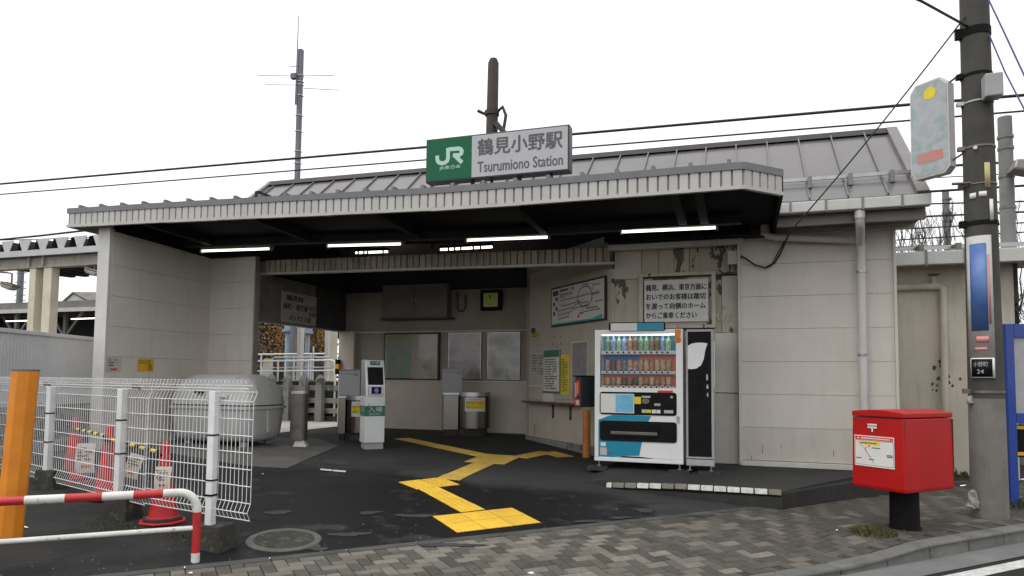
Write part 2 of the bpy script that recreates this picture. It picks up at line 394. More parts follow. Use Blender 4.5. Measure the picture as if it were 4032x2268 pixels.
prints('poster_c', [(.32, .28, .265), (.6, .57, .54), (.36, .31, .3)], 2.5)
prints('vm_ad', [(.05, .35, .6), (.6, .62, .55), (.75, .72, .62), (.1, .4, .62)], 5)
prints('pole_ad', [(.06, .13, .36), (.1, .2, .45), (.3, .36, .45), (.5, .2, .2)], 3.5)
prints('hang_ad', [(.36, .385, .41), (.42, .435, .45), (.28, .36, .33), (.42, .435, .455)], 5)
glow('tube', (1, .97, .86), 2.0)
glow('tube_dim', (1, .97, .85), 2.2)
# peeling paint: cream film with torn holes showing bare timber
def peel(name, lo, cream, wood, sc=2.2):
    mk(name, cream, tuple(c * .86 for c in cream), 4, rough=.75, streak=((.34, .29, .2), .5, .5))
    nt = M[name].node_tree; bs = nt.nodes['Principled BSDF']; old = bs.inputs['Base Color'].links[0].from_socket
    geo = nt.nodes.new('ShaderNodeNewGeometry'); mp = nt.nodes.new('ShaderNodeMapping'); mp.inputs['Scale'].default_value = (1.6, 1, .62)
    nt.links.new(geo.outputs['Position'], mp.inputs[0])
    n = nt.nodes.new('ShaderNodeTexNoise'); n.inputs['Scale'].default_value = sc; n.inputs['Detail'].default_value = 9; n.inputs['Roughness'].default_value = .62
    nt.links.new(mp.outputs[0], n.inputs['Vector'])
    r = nt.nodes.new('ShaderNodeMapRange'); r.inputs[1].default_value = lo; r.inputs[2].default_value = lo + .012; nt.links.new(n.outputs['Fac'], r.inputs[0])
    n2 = nt.nodes.new('ShaderNodeTexNoise'); n2.inputs['Scale'].default_value = 14; nt.links.new(geo.outputs['Position'], n2.inputs['Vector'])
    w = nt.nodes.new('ShaderNodeMix'); w.data_type = 'RGBA'; w.inputs[6].default_value = (*wood, 1); w.inputs[7].default_value = (*[c * .45 for c in wood], 1); nt.links.new(n2.outputs['Fac'], w.inputs[0])
    x = nt.nodes.new('ShaderNodeMix'); x.data_type = 'RGBA'; nt.links.new(r.outputs[0], x.inputs[0]); nt.links.new(old, x.inputs[6]); nt.links.new(w.outputs[2], x.inputs[7])
    nt.links.new(x.outputs[2], bs.inputs['Base Color'])
    bp = nt.nodes.new('ShaderNodeBump'); bp.invert = True; bp.inputs['Strength'].default_value = .6; bp.inputs['Distance'].default_value = .01
    nt.links.new(r.outputs[0], bp.inputs['Height']); nt.links.new(bp.outputs[0], bs.inputs['Normal'])
peel('peel', .565, (.52, .48, .39), (.17, .14, .105))
peel('peel_heavy', .555, (.46, .42, .34), (.12, .09, .065), 3)
peel('peel_light', .61, (.56, .53, .46), (.14, .11, .08), 2.6)
def glassy(name, tint, rough=.05, alpha=.25):
    mt = bpy.data.materials.new(name); mt.use_nodes = True; nt = mt.node_tree; nt.nodes.clear()
    o = nt.nodes.new('ShaderNodeOutputMaterial'); mx = nt.nodes.new('ShaderNodeMixShader'); t = nt.nodes.new('ShaderNodeBsdfTransparent'); g = nt.nodes.new('ShaderNodeBsdfGlossy')
    fr = nt.nodes.new('ShaderNodeFresnel'); fr.inputs[0].default_value = 1.45
    g.inputs['Roughness'].default_value = rough; t.inputs[0].default_value = (*tint, 1)
    nt.links.new(fr.outputs[0], mx.inputs[0]); nt.links.new(t.outputs[0], mx.inputs[1]); nt.links.new(g.outputs[0], mx.inputs[2]); nt.links.new(mx.outputs[0], o.inputs[0]); M[name] = mt
def wet(name):
    nt = M[name].node_tree; L = nt.links; bs = nt.nodes['Principled BSDF']; old = bs.inputs['Base Color'].links[0].from_socket
    geo = nt.nodes.new('ShaderNodeNewGeometry'); sp = nt.nodes.new('ShaderNodeSeparateXYZ'); L.new(geo.outputs['Position'], sp.inputs[0])
    n = nt.nodes.new('ShaderNodeTexNoise'); n.inputs['Scale'].default_value = .9; n.inputs['Detail'].default_value = 5; L.new(geo.outputs['Position'], n.inputs['Vector'])
    m1 = nt.nodes.new('ShaderNodeMath'); m1.operation = 'MULTIPLY_ADD'; m1.inputs[1].default_value = 1.5; L.new(n.outputs['Fac'], m1.inputs[0]); L.new(sp.outputs[1], m1.inputs[2])
    r = nt.nodes.new('ShaderNodeMapRange'); r.inputs[1].default_value = 8.45; r.inputs[2].default_value = 8.75; r.inputs[3].default_value = 1; r.inputs[4].default_value = 0; L.new(m1.outputs[0], r.inputs[0])
    n2 = nt.nodes.new('ShaderNodeTexNoise'); n2.inputs['Scale'].default_value = 2.6; n2.inputs['Detail'].default_value = 6; L.new(geo.outputs['Position'], n2.inputs['Vector'])
    r2 = nt.nodes.new('ShaderNodeMapRange'); r2.inputs[1].default_value = .58; r2.inputs[2].default_value = .68; r2.inputs[3].default_value = 1; r2.inputs[4].default_value = .25; L.new(n2.outputs['Fac'], r2.inputs[0])
    mu = nt.nodes.new('ShaderNodeMath'); mu.operation = 'MULTIPLY'; L.new(r.outputs[0], mu.inputs[0]); L.new(r2.outputs[0], mu.inputs[1])
    x = nt.nodes.new('ShaderNodeMix'); x.data_type = 'RGBA'; x.inputs[7].default_value = (.0085, .0085, .0095, 1); L.new(mu.outputs[0], x.inputs[0]); L.new(old, x.inputs[6]); L.new(x.outputs[2], bs.inputs['Base Color'])
    rr = nt.nodes.new('ShaderNodeMapRange'); rr.inputs[3].default_value = .85; rr.inputs[4].default_value = .5; L.new(mu.outputs[0], rr.inputs[0]); L.new(rr.outputs[0], bs.inputs['Roughness'])
wet('asphalt')
glow('vm_light', (1, 1, 1), 3.5)
glassy('glass', (.92, .95, .95))
glassy('plastic_film', (.8, .78, .76), .25)
# ================================================================== ground
def sheet(name, ss, ts, zf, mat, dz=0, keep=None):
    b = MB(); n = len(ts)
    vs = []
    for s in ss:
        for t in ts:
            x, y = xy(s, t); vs.append((x, y, zf(s, t) + dz))
    fs = []
    for i in range(len(ss) - 1):
        for j in range(n - 1):
            if keep is None or keep((ss[i] + ss[i + 1]) / 2, (ts[j] + ts[j + 1]) / 2):
                fs.append((i * n + j, (i + 1) * n + j, (i + 1) * n + j + 1, i * n + j + 1)[::-1])
    b.add(vs, fs); return b.build(name, mat)
gs = lambda s, t: hs_(s)
SS = [0, .55, 1.1, 1.65, 2.2, 3.3, 4.4, 5.5, 7.7, 12, 40, 300]
TS = [-300, -40, -14, -8, -4, 0, 4, 8, 14, 40, 300]
tag(sheet('ground', SS, TS, gs, 'asphalt'), 'dark damp asphalt forecourt in front of the station', None, kind='structure')
tag(sheet('parking_ground', [0, .55, 1.1, 1.65, 2.2, 3.3], [-14, -8, -4, -2.6, -1.75], gs, 'asphalt_old', .004), 'coarse grey asphalt of the car park beside the mesh fence', None, kind='structure')
tag(sheet('road', [-300, -40, -12, -6, -2.42, -1.8], TS, lambda s, t: -.12, 'asphalt_old'), 'grey asphalt road beyond the kerb', None, kind='structure')
rl = sheet('gutter_strip', [-2.2, -1.86], [-30, -4, 8, 30], lambda s, t: -.12, 'road', .006); tag(rl, 'pale concrete gutter strip along the road kerb', None, kind='structure')
rl = sheet('road_marking', [-2.42, -2.27], [-30, -4, 8, 30], lambda s, t: -.12, 'paint_white', .005); tag(rl, 'worn white edge line painted on the road', None, kind='structure')
def sm(a): a = min(max(a, 0), 1); return a * a * (3 - 2 * a)
def pz(s, t):                                   # pavement height: dips to a dropped kerb
    z = hs_(s) if s < 0 else hs_(s)
    return z - .07 * sm((4.3 - t) / 1.1) * sm((-s - .7) / 1.0)
pav = sheet('pavement', [-1.9, -1.6, -1.3, -1, -.7, -.35, 0], [-30, -8, -4, -2, 0, 1, 2, 2.8, 3.2, 3.6, 4, 4.3, 5, 8, 30], pz, 'joint', -.012)
tag(pav, 'brick-paved footway between the forecourt and the road', None, kind='structure')
WM[pav] = Matrix.Identity(4)
# herringbone bricks, each its own piece; the largest 300 in view single, the rest one mass
BW = .1; gap = .007
def chamfer_box(l, w, h, c):
    b = MB(); x, y = l / 2, w / 2
    b.add([(-x, -y, -h), (x, -y, -h), (x, y, -h), (-x, y, -h), (-x, -y, -c), (x, -y, -c), (x, y, -c), (-x, y, -c),
           (-x + c, -y + c, 0), (x - c, -y + c, 0), (x - c, y - c, 0), (-x + c, y - c, 0)],
          [(0, 1, 5, 4), (1, 2, 6, 5), (2, 3, 7, 6), (3, 0, 4, 7), (4, 5, 9, 8), (5, 6, 10, 9), (6, 7, 11, 10), (7, 4, 8, 11), (8, 9, 10, 11)])
    return b
def tang(s, t, zf):
    e = .02; P = lambda a, b_: Vector((*xy(a, b_), zf(a, b_)))
    tx = (P(s, t + e) - P(s, t - e)).normalized(); sx = (P(s + e, t) - P(s - e, t)).normalized()
    return tx, sx, tx.cross(sx).normalized()
plat_edge = [(-1.75, 8.53), (.42, 8.42), (1.26, 9.55), (1.95, 10.3)]
def in_platform(x, y):
    if x < .42: return y > 8.40 and x > -1.75
    return y > 8.42 + (x - .42) * 1.3
bricks = []
rb = random.Random(3)
for i in range(-45, 110):
    for j in range(-18, 32):
        ph = (i - j) % 4
        if ph == 0: t0, s0, l, w, horiz = i + 1, j + .5, 2, 1, True
        elif ph == 3: t0, s0, l, w, horiz = i + .5, j + 1, 1, 2, False
        else: continue
        t, s = t0 * BW, s0 * BW - .005
        x, y = xy(s, t)
        if s > -.105:
            if s < .05 or t < 4.45 or in_platform(x, y + .1) or y > 12.1 or x > 4.6: continue
        elif s < -1.70: continue
        bricks.append((s, t, horiz))
def inview(p):
    q = RW.T @ (np.array(p) - [0, 0, CAM_H])
    if q[2] < .3: return None
    u, v = CX + FPX * q[0] / q[2], CY + FPX * q[1] / q[2]
    if -60 < u < 4092 and -60 < v < 2330: return q[2]
    return None
cand = []
for s, t, hz in bricks:
    x, y = xy(s, t); d = inview((x, y, pz(s, t)))
    if d: cand.append((d, s, t, hz))
cand.sort()
bm_h = [chamfer_box(.2 - gap, .1 - gap, .03, .004).mesh('brick', k) for k in ('brick', 'brick_dark', 'brick_damp')]
massb = {k: MB() for k in ('brick', 'brick_dark', 'brick_damp')}
for n_, (d, s, t, hz) in enumerate(cand):
    damp = t > 2.2 + rb.uniform(-1.2, 1.2) 
    pale = .86 if hz else .22
    k = ('brick_damp' if hz or rb.random() < .35 else 'brick_dark') if damp and rb.random() < .9 else ('brick' if rb.random() < pale else 'brick_dark')
    tx, sx, nz = tang(s, t, pz)
    ax, ay = (tx, sx) if hz else (sx, -tx)
    x, y = xy(s, t); z = pz(s, t) + rb.uniform(-.0015, .0015)
    mw = Matrix(((ax.x, ay.x, nz.x, x), (ax.y, ay.y, nz.y, y), (ax.z, ay.z, nz.z, z), (0, 0, 0, 1)))
    if n_ < 300: inst(bm_h[('brick', 'brick_dark', 'brick_damp').index(k)], 'brick', pav, mw)
    else:
        cb = chamfer_box(.2 - gap, .1 - gap, .03, .004); massb[k].add([mw @ p for p in cb.v], cb.f)
for k, b in massb.items():
    if b.v: b.build('far_bricks', k, pav, kind='stuff')
# flush concrete edging between asphalt and bricks
t = -4.2
while t < 4.45:
    l = .6; b = MB()
    P = lambda s_, t_, dz: (*xy(s_, t_), pz(min(s_, -.001), t_) + dz)
    b.add([P(-.1, t + .004, -.1), P(-.1, t + l - .004, -.1), P(0, t + l - .004, -.1), P(0, t + .004, -.1), P(-.1, t + .004, .006), P(-.1, t + l - .004, .006), P(0, t + l - .004, .006), P(0, t + .004, .006)],
          [(0, 3, 2, 1), (4, 5, 6, 7), (0, 1, 5, 4), (1, 2, 6, 5), (2, 3, 7, 6), (3, 0, 4, 7)])
    b.build('edging_stone', 'kerb_dark', pav, bevel=.006); t += l
# road kerb stones
t = -1.2
while t < 9:
    l = .6; b = MB()
    P = lambda s_, t_, z_: (*xy(s_, t_), z_)
    za, zb = pz(-1.72, t) + .008, pz(-1.72, t + l) + .008
    b.add([P(-1.9, t + .004, -.2), P(-1.9, t + l - .004, -.2), P(-1.72, t + l - .004, -.2), P(-1.72, t + .004, -.2),
           P(-1.88, t + .004, za), P(-1.88, t + l - .004, zb), P(-1.72, t + l - .004, zb), P(-1.72, t + .004, za)],
          [(0, 3, 2, 1), (4, 5, 6, 7), (0, 1, 5, 4), (1, 2, 6, 5), (2, 3, 7, 6), (3, 0, 4, 7)])
    b.build('kerb_stone', 'kerb', pav, bevel=.018, seg=3); t += l
# raised plinth under the vending machines
b = MB(); PZ = lambda x, y: .235 + .07 * min(max((y - 8.45) / .9, 0), 1)
pts = [(-1.7, 8.50), (.42, 8.43), (1.26, 9.55), (1.95, 10.32), (1.95, 11.2), (-1.75, 11.2), (-1.9, 9.6)]
inner = [(-1.7, 9.3), (.35, 9.3), (1.1, 9.9)]
top = [(-1.7, 8.50), (.42, 8.43), (.55, 8.62), (1.26, 9.55), (1.95, 10.32), (1.95, 10.6), (-1.9, 10.6), (-1.85, 9.35)]
vs = [(x, y, PZ(x, y)) for x, y in top] + [(x, y, -.05) for x, y in top]; n = len(top)
vs[-9 + 0] = vs[-9 + 0]
rim = MB(); rim.add(vs, [(i, (i + 1) % n, n + (i + 1) % n, n + i) for i in range(n)])
grid = MB(); gx = [-1.9, -1.7, -1.2, -.6, 0, .42, .8, 1.26, 1.95]
gy = [0, .25, .5, .75, 1]
def front(x):
    if x <= .42: return 8.50 - (x + 1.7) * .033
    return 8.43 + (x - .42) * 1.27
vs = []; fs = []
for x in gx:
    for q in gy:
        y = front(x) * (1 - q) + 10.6 * q; vs.append((x, y, PZ(x, y) if x > -1.75 else max(G(x, y) - .01, 0)))
for i in range(len(gx) - 1):
    for j in range(4): fs.append((i * 5 + j, (i + 1) * 5 + j, (i + 1) * 5 + j + 1, i * 5 + j + 1))
vb = [(x, front(x), -.05) for x in gx]; o_ = len(vs)
for i in range(len(gx) - 1): fs.append((i * 5, o_ + i, o_ + i + 1, (i + 1) * 5))
grid.add(vs + vb, fs)
pf = grid.build('raised_ground', 'asphalt'); tag(pf, 'low asphalt plinth under the vending machines', None, kind='structure')
# white edging blocks along the plinth
bl = thing('block_edging', 'row of small whitewashed and bare concrete edging blocks below the vending machines', 'kerb edging', (-.6, 8.45, .1))
cols_ = 'wbbwwbbwwwwwwb'
xs = np.linspace(-1.66, .40, 15)
for i, c in enumerate(cols_):
    x0, x1 = xs[i] + .006, xs[i + 1] - .006
    if i == 0: x0 += .07
    y = 8.46 - (x0 + 1.7) * .033; z1 = .215 + .035 * min(i / 6, 1); b = MB()
    b.add([(x0, y - .05, z1 - .05), (x1, y - .05, z1 - .05), (x1, y + .05, z1 - .05), (x0, y + .05, z1 - .05),
           (x0, y - .035, z1), (x1, y - .035, z1), (x1, y + .045, z1 + .004), (x0, y + .045, z1 + .004)],
          [(0, 3, 2, 1), (4, 5, 6, 7), (0, 1, 5, 4), (1, 2, 6, 5), (2, 3, 7, 6), (3, 0, 4, 7)])
    b.build('block', 'paint_white' if c == 'w' else 'concrete_tan', bl, bevel=.008, label='whitewashed block' if c == 'w' else None)
b = MB(); b.add([(-1.66, 8.43, .0), (.4, 8.36, .0), (.4, 8.36, .18), (-1.66, 8.425, .15), (-1.66, 8.5, .0), (.4, 8.43, .0), (.4, 8.43, .18), (-1.66, 8.5, .15)],
                [(0, 1, 2, 3), (4, 7, 6, 5), (3, 2, 6, 7), (0, 3, 7, 4), (1, 5, 6, 2)])
b.build('mortar_base', 'kerb_black', bl)
# kerb going on to the right of the plinth
b = MB(); b.add([(.40, 8.38, 0), (1.98, 10.30, 0), (1.98, 10.30, .29), (.40, 8.38, .23), (.30, 8.46, 0), (1.86, 10.36, 0), (1.86, 10.36, .29), (.30, 8.46, .23)],
                [(0, 1, 2, 3), (4, 7, 6, 5), (3, 2, 6, 7), (0, 3, 7, 4), (1, 5, 6, 2)])
tag(b.build('kerb', 'kerb_black', bevel=.02), 'dark kerb running back from the plinth corner to the white wall', None, kind='structure')
# concrete apron by the grey bin
b = MB(); ap = [fz(623, 1165, .345), fz(721, 1168, .345), fz(851, 1121, .36), (-7.1, 10.6), (-8.15, 10.25), (-8.92, 9.9), (-8.92, 8.3)]
b.add([(x, y, G(x, y) + .006) for x, y in ap], [tuple(range(len(ap)))[::-1]])
o = b.build('concrete_apron', 'apron'); tag(o, 'smooth grey concrete apron around the grey bin', None, kind='structure')
b = MB()
for (xa, ya), (xb, yb) in [((808, 1170), (838, 1172)), ((840, 1172), (872, 1174))]:
    p = [fz(xa, ya, .335), fz(xb, yb, .335), fz(xb - 4, yb + 3, .335), fz(xa - 4, ya + 3, .335)]
    b.add([(x, y, G(x, y) + .008) for x, y in p], [(3, 2, 1, 0)])
o = b.build('painted_mark', 'paint_white'); tag(o, 'two short white paint dashes on the asphalt near the concrete apron', None, kind='structure')
def blob(cx, cy, rx, ry, seed, n=22):
    r = random.Random(seed); ph = [r.uniform(0, 6.3) for _ in range(4)]
    P_ = []
    for k in range(n):
        a = 2 * math.pi * k / n; q = 1 + .22 * math.sin(2 * a + ph[0]) + .16 * math.sin(3 * a + ph[1]) + .1 * math.sin(5 * a + ph[2]) + .07 * math.sin(9 * a + ph[3])
        P_.append((cx + rx * q * math.cos(a), cy + ry * q * math.sin(a)))
    return P_
b = MB()
for i, (px, py, rx, ry) in enumerate([(845, 1163, 40, 6), (720, 1343, 40, 9), (790, 1378, 30, 8), (1050, 1298, 45, 5), (1130, 1372, 70, 5), (1620, 1240, 28, 5), (1800, 1208, 40, 4), (1950, 1222, 30, 5), (1490, 1312, 40, 4), (1560, 1303, 26, 3), (930, 1290, 30, 4), (880, 1345, 50, 5), (700, 1290, 30, 5), (1730, 1298, 60, 4)]):
    P_ = []
    for (qx, qy) in blob(px, py, rx, ry, i):
        x, y = fz(qx, qy, .2)
        for _ in range(6): x, y = fz(qx, qy, G(x, y) if not (in_platform(x, y)) else PZ(x, y))
        P_.append((x, y, (PZ(x, y) if in_platform(x, y) else G(x, y)) + .005))
    if i in (6, 7): continue
    c = Vector((sum(p[0] for p in P_), sum(p[1] for p in P_), sum(p[2] for p in P_))) / len(P_)
    b.add(P_ + [c], [(k, (k + 1) % len(P_), len(P_)) for k in range(len(P_))][::1])
for i in range(len(b.f)): b.f[i] = b.f[i][::-1]
o = b.build('worn_asphalt', 'asphalt_patch'); tag(o, 'thin grey scuffed patches on the dark asphalt', None, kind='stuff')
# manholes
mh = thing('manhole_cover', 'round mossy concrete manhole cover with a rim near the brick footway', 'manhole cover', (-3.68, 5.03, G(-3.68, 5.03)))
def tilt(x, y):
    s, t_ = st(x, y); tx, sx, nz = tang(s, t_, gs); z = G(x, y)
    return Matrix(((tx.x, sx.x, nz.x, x), (tx.y, sx.y, nz.y, y), (tx.z, sx.z, nz.z, z), (0, 0, 0, 1)))
T = tilt(-3.68, 5.03)
MB(T).lathe([(.305, -.02), (.305, .006), (.296, .012), (.248, .012), (.245, .004)], 40).build('rim', 'rim_mossy', mh)
MB(T).lathe([(.242, -.02), (.242, .007), (.235, .010), (.002, .012)], 40).build('lid', 'concrete_dark', mh)
MB(T).lathe([(.05, .0), (.05, .014), (.03, .016), (.001, .016)], 16).build('lifting_plug', 'kerb_dark', mh)
x, y = fz(711, 1337, .13); T = tilt(x, y)
sc = thing('stopcock_cover', 'small round iron cover set in the asphalt just behind the manhole', 'cover', (x, y, G(x, y)))
MB(T).lathe([(.12, -.02), (.12, .006), (.11, .008), (.09, .008), (.001, .007)], 24).build('lid', 'kerb_dark', sc)
# tactile paving
tp = thing('tactile_path', 'yellow tactile paving leading from the footway into the station', 'tactile paving', (-3, 8, .2))
def tact_mesh(kind, mat):
    b = MB(); q = .1455; b.add([(-q, -q, 0), (q, -q, 0), (q, q, 0), (-q, q, 0), (-q, -q, .006), (q, -q, .006), (q, q, .006), (-q, q, .006)],
                              [(4, 5, 6, 7), (0, 1, 5, 4), (1, 2, 6, 5), (2, 3, 7, 6), (3, 0, 4, 7)])
    if kind == 'dot':
        for i in range(5):
            for j in range(5):
                x, y = -.12 + .06 * i, -.12 + .06 * j; r0, r1 = .012, .007
                b.add([(x + r0 * math.cos(a), y + r0 * math.sin(a), .006) for a in (.78, 2.36, 3.93, 5.5)] + [(x + r1 * math.cos(a), y + r1 * math.sin(a), .011) for a in (.78, 2.36, 3.93, 5.5)],
                      [(4, 5, 6, 7), (0, 1, 5, 4), (1, 2, 6, 5), (2, 3, 7, 6), (3, 0, 4, 7)])
    else:
        for i in range(4):
            x = -.1125 + .075 * i; r0, r1 = .013, .009
            b.add([(x - r0, -.14, .006), (x + r0, -.14, .006), (x + r0, .14, .006), (x - r0, .14, .006), (x - r1, -.135, .011), (x + r1, -.135, .011), (x + r1, .135, .011), (x - r1, .135, .011)],
                  [(4, 5, 6, 7), (0, 1, 5, 4), (1, 2, 6, 5), (2, 3, 7, 6), (3, 0, 4, 7)])
    return b.mesh('tile', mat)
TM = {(k, w): tact_mesh(k, w) for k in ('dot', 'bar') for w in ('tactile', 'tactile_worn')}
def gpt(x, y):                                  # photo point on the sloping forecourt
    z = .2
    for _ in range(40):
        p = fz(x, y, z); z = .5 * z + .5 * G(*p)
    return Vector((*p, G(*p)))
zf_ = lambda x, y: gpt((950 + x * .52407) / K, (1750 + y * .52407) / K)
def quad_tiles(kind, worn, c, nu, nv):           # c: corners 00, 10, 11, 01; bars run along v
    c = [zf_(*q) if not isinstance(q, Vector) else q for q in c]
    B = lambda u, v: (c[0] * (1 - u) + c[1] * u) * (1 - v) + (c[3] * (1 - u) + c[2] * u) * v
    for i in range(nu):
        for j in range(nv):
            m_ = B((i + .5) / nu, (j + .5) / nv); ex = B((i + 1) / nu, (j + .5) / nv) - B(i / nu, (j + .5) / nv); ey = B((i + .5) / nu, (j + 1) / nv) - B((i + .5) / nu, j / nv)
            m_.z = G(m_.x, m_.y); nz = ex.cross(ey).normalized()
            if nz.z < 0: ex = -ex; nz = -nz
            ex, ey = ex / .3, ey / .3; p = m_ + nz * .006
            inst(TM[(kind, 'tactile_worn' if worn else 'tactile')], 'tile', tp, Matrix(((ex.x, ey.x, nz.x, p.x), (ex.y, ey.y, nz.y, p.y), (ex.z, ey.z, nz.z, p.z), (0, 0, 0, 1))))
quad_tiles('dot', False, [(1435, 547), (2035, 482), (2253, 594), (1620, 670)], 3, 2)
quad_tiles('bar', False, [(1330, 340), (1480, 325), (1837, 496), (1648, 517)], 1, 4)
quad_tiles('dot', False, [(1160, 290), (1505, 252), (1645, 310), (1330, 340)], 2, 1)
def run(kind, worn, p, q, n, lat=0, wd=.3):       # straight strip of n tiles from p to q
    p, q = Vector((*p, 0)), Vector((*q, 0)); d = (q - p) / n; pr = Vector((d.y, -d.x, 0)).normalized() * wd
    for i in range(n):
        m_ = p + d * (i + .5) + pr * lat; P = lambda v: Vector((v.x, v.y, G(v.x, v.y)))
        ex = P(m_ + pr / 2) - P(m_ - pr / 2); ey = P(m_ + d / 2) - P(m_ - d / 2); nz = ex.cross(ey).normalized(); c = P(m_) + nz * .006; ex, ey = ex / .3, ey / .3
        inst(TM[(kind, 'tactile_worn' if worn else 'tactile')], 'tile', tp, Matrix(((ex.x, ey.x, nz.x, c.x), (ex.y, ey.y, nz.y, c.y), (ex.z, ey.z, nz.z, c.z), (0, 0, 0, 1))))
g2 = lambda x, y: zf_(x, y).xy
mid = lambda p, q: (p + q) / 2
b0, b1 = mid(g2(1505, 252), g2(1607, 287)), mid(g2(1752, 140), g2(1900, 150))
run('bar', True, b0, b1, 5)
e1 = b1 + (b1 - b0).normalized() * .92
for lat in (-.5, .5): run('dot', True, b1, e1, 3, lat)
dd = (b1 - b0).normalized(); pl_ = Vector((-dd.y, dd.x))
l0 = e1 + pl_ * .22 - dd * .2; l1 = mid(g2(1355, 0), g2(1455, 0)); l2 = gpt(972, 1088).xy
run('bar', True, l0, l1, 7)
run('bar', True, l1 + (l1 - l0).normalized() * .0, l1 + (l1 - l0).normalized() * .9, 3)
r0 = e1 - pl_ * .3 - dd * .15; r1 = g2(2300, 60)
run('bar', True, r0, r1, 3)
dr2 = (r1 - r0).normalized(); run('dot', True, r1, r1 + Vector((.69, -.72)) * .6, 2)

lb_ = MB(); rl_ = random.Random(12)
for _ in range(420):                              # grit and leaf crumbs that collect on the asphalt
    s_, t_ = abs(rl_.gauss(0, .5)) if rl_.random() < .5 else rl_.uniform(0, 3), rl_.uniform(-4, 4.4); x, y = xy(s_, t_); z = G(x, y) + .003; q = rl_.uniform(.003, .011); a = rl_.uniform(0, 6.28)
    if in_platform(x, y): continue
    lb_.add([(x + q * math.cos(a + k) * rl_.uniform(.5, 1.2), y + q * math.sin(a + k) * rl_.uniform(.5, 1.2), z + (.004 if k == 0 else 0)) for k in (0, 1.5, 3.1, 4.6)], [(0, 1, 2, 3)])
tag(lb_.build('grit', 'plinth'), 'scattered grit and crumbs on the asphalt', 'grit', kind='stuff')
ww = MB()
for px_, py_, w_, h_ in ((478, 1451, .02, .012), (1335, 1452, .03, .02), (2105, 1337, .015, .01), (1905, 1248, .012, .008), (60, 1330, .05, .012), (660, 1195, .012, .01)):
    p = gpt(px_, min(py_, 1446)); 
    ww.add([(p.x - w_, p.y, p.z + .012), (p.x, p.y - h_, p.z + .014), (p.x + w_, p.y + .004, p.z + .012), (p.x + .004, p.y + h_, p.z + .02)], [(0, 1, 2, 3)])
tag(ww.build('litter', 'paper'), 'tiny scraps of white litter on the ground', 'litter', kind='stuff')

ck = MB(); rc = random.Random(31)
for path in ([(600, 1192), (700, 1190), (790, 1184), (872, 1168)], [(640, 1235), (720, 1215), (800, 1205)], [(900, 1330), (980, 1318), (1060, 1322)], [(1500, 1262), (1600, 1272), (1720, 1262)], [(600, 1300), (660, 1315), (700, 1305)]):
    pts = []
    for (xa, ya), (xb, yb) in zip(path[:-1], path[1:]):
        for k in range(7): pts.append(gpt(xa + (xb - xa) * k / 7, ya + (yb - ya) * k / 7 + rc.uniform(-1, 1)))
    for p, q in zip(pts[:-1], pts[1:]):
        d = (q - p).normalized(); w_ = Vector((-d.y, d.x, 0)) * rc.uniform(.002, .006); u = Vector((0, 0, .0045)); ck.add([p - w_ + u, p + w_ + u, q + w_ + u, q - w_ + u], [(0, 3, 2, 1)])
tag(ck.build('asphalt_cracks', 'black_matte'), 'fine dark cracks and seams in the forecourt asphalt', 'cracks', kind='stuff')
# ================================================================== station building
stn = thing('station_building', 'low station building with pale panel walls, metal gable roof and wide ribbed canopy', 'station', (-4, 10.2, .3))
_bx = [-9.7, -8.68, -7.76, -6.85, -6.1, -5.03, -4.17, -3.63, -2.48, -1.13, 2]
_bz = [3.68, 3.655, 3.635, 3.61, 3.59, 3.56, 3.535, 3.52, 3.51, 3.51, 3.51]
def bot(x): return float(np.interp(x, _bx, _bz))     # underside of the canopy fascia, settled a little
def tz(x): return bot(x) - 3.51
COURSES = [.38 + .4545 * k for k in range(8)]
def panelled(name, F, u0, u1, z_lo, z_hi, mat, lo_mat=None, depth=.25, rows=None):
    """a wall of horizontal panels with open joints; F is a vertical frame"""
    core = MB(F).box(u0, u1, z_lo, z_hi, -depth, -.012).build(name, 'slat_groove_shade', stn)
    zs = [z_lo] + [z for z in (rows or COURSES) if z_lo + .05 < z < z_hi - .05] + [z_hi]
    for a, c in zip(zs[:-1], zs[1:]):
        MB(F).box(u0, u1, a + .0018, c - .0018, -.012, 0).build('panel', lo_mat if (lo_mat and a < .5) else mat, core, bevel=.0015, seg=1)
    return core
FW = frame((-8.94, 0, 0), (0, 1, 0))             # inner face of the wing: looks towards +X
panelled('wing_wall', FW, 7.88, 9.9, .22, 3.66, 'panel', depth=.2)
MB().box(-9.17, -8.945, 7.82, 7.878, .22, 3.70).build('end_trim', 'trim_white', stn, bevel=.006)
MB().box(-9.18, -9.145, 7.878, 10.3, .22, 3.7).build('outer_skin', 'panel', stn)
panelled('return_wall', FY(9.9), -8.94, -8.0, .25, 3.56, 'panel', depth=.12)
MB().box(-8.99, -8.935, 9.87, 10.2, .25, 3.6).build('corner_bead', 'panel', stn)
MB().box(-8.0, -7.975, 9.885, 10.02, .3, 3.3).build('jamb', 'beam_old', stn, bevel=.005)
# dark sloping plate on top of the wing
b = MB(); b.add([(-8.96, 7.9, 3.62), (-8.90, 7.9, 3.62), (-8.90, 10.1, 3.545), (-8.96, 10.1, 3.545), (-8.96, 7.9, 3.82), (-8.90, 7.9, 3.82), (-8.90, 10.1, 3.82), (-8.96, 10.1, 3.82)],
                [(0, 3, 2, 1), (4, 5, 6, 7), (0, 1, 5, 4), (1, 2, 6, 5), (2, 3, 7, 6), (3, 0, 4, 7)]); b.build('wall_plate', 'soffit', stn)
b = MB(); b.box(-8.92, -7.98, 9.82, 9.89, 3.545, 3.60); b.build('wall_plate', 'soffit_beam', stn)
MB().box(-9.14, -8.0, 10.02, 10.15, 3.5, 4.0).build('upper_wall', 'void', stn)
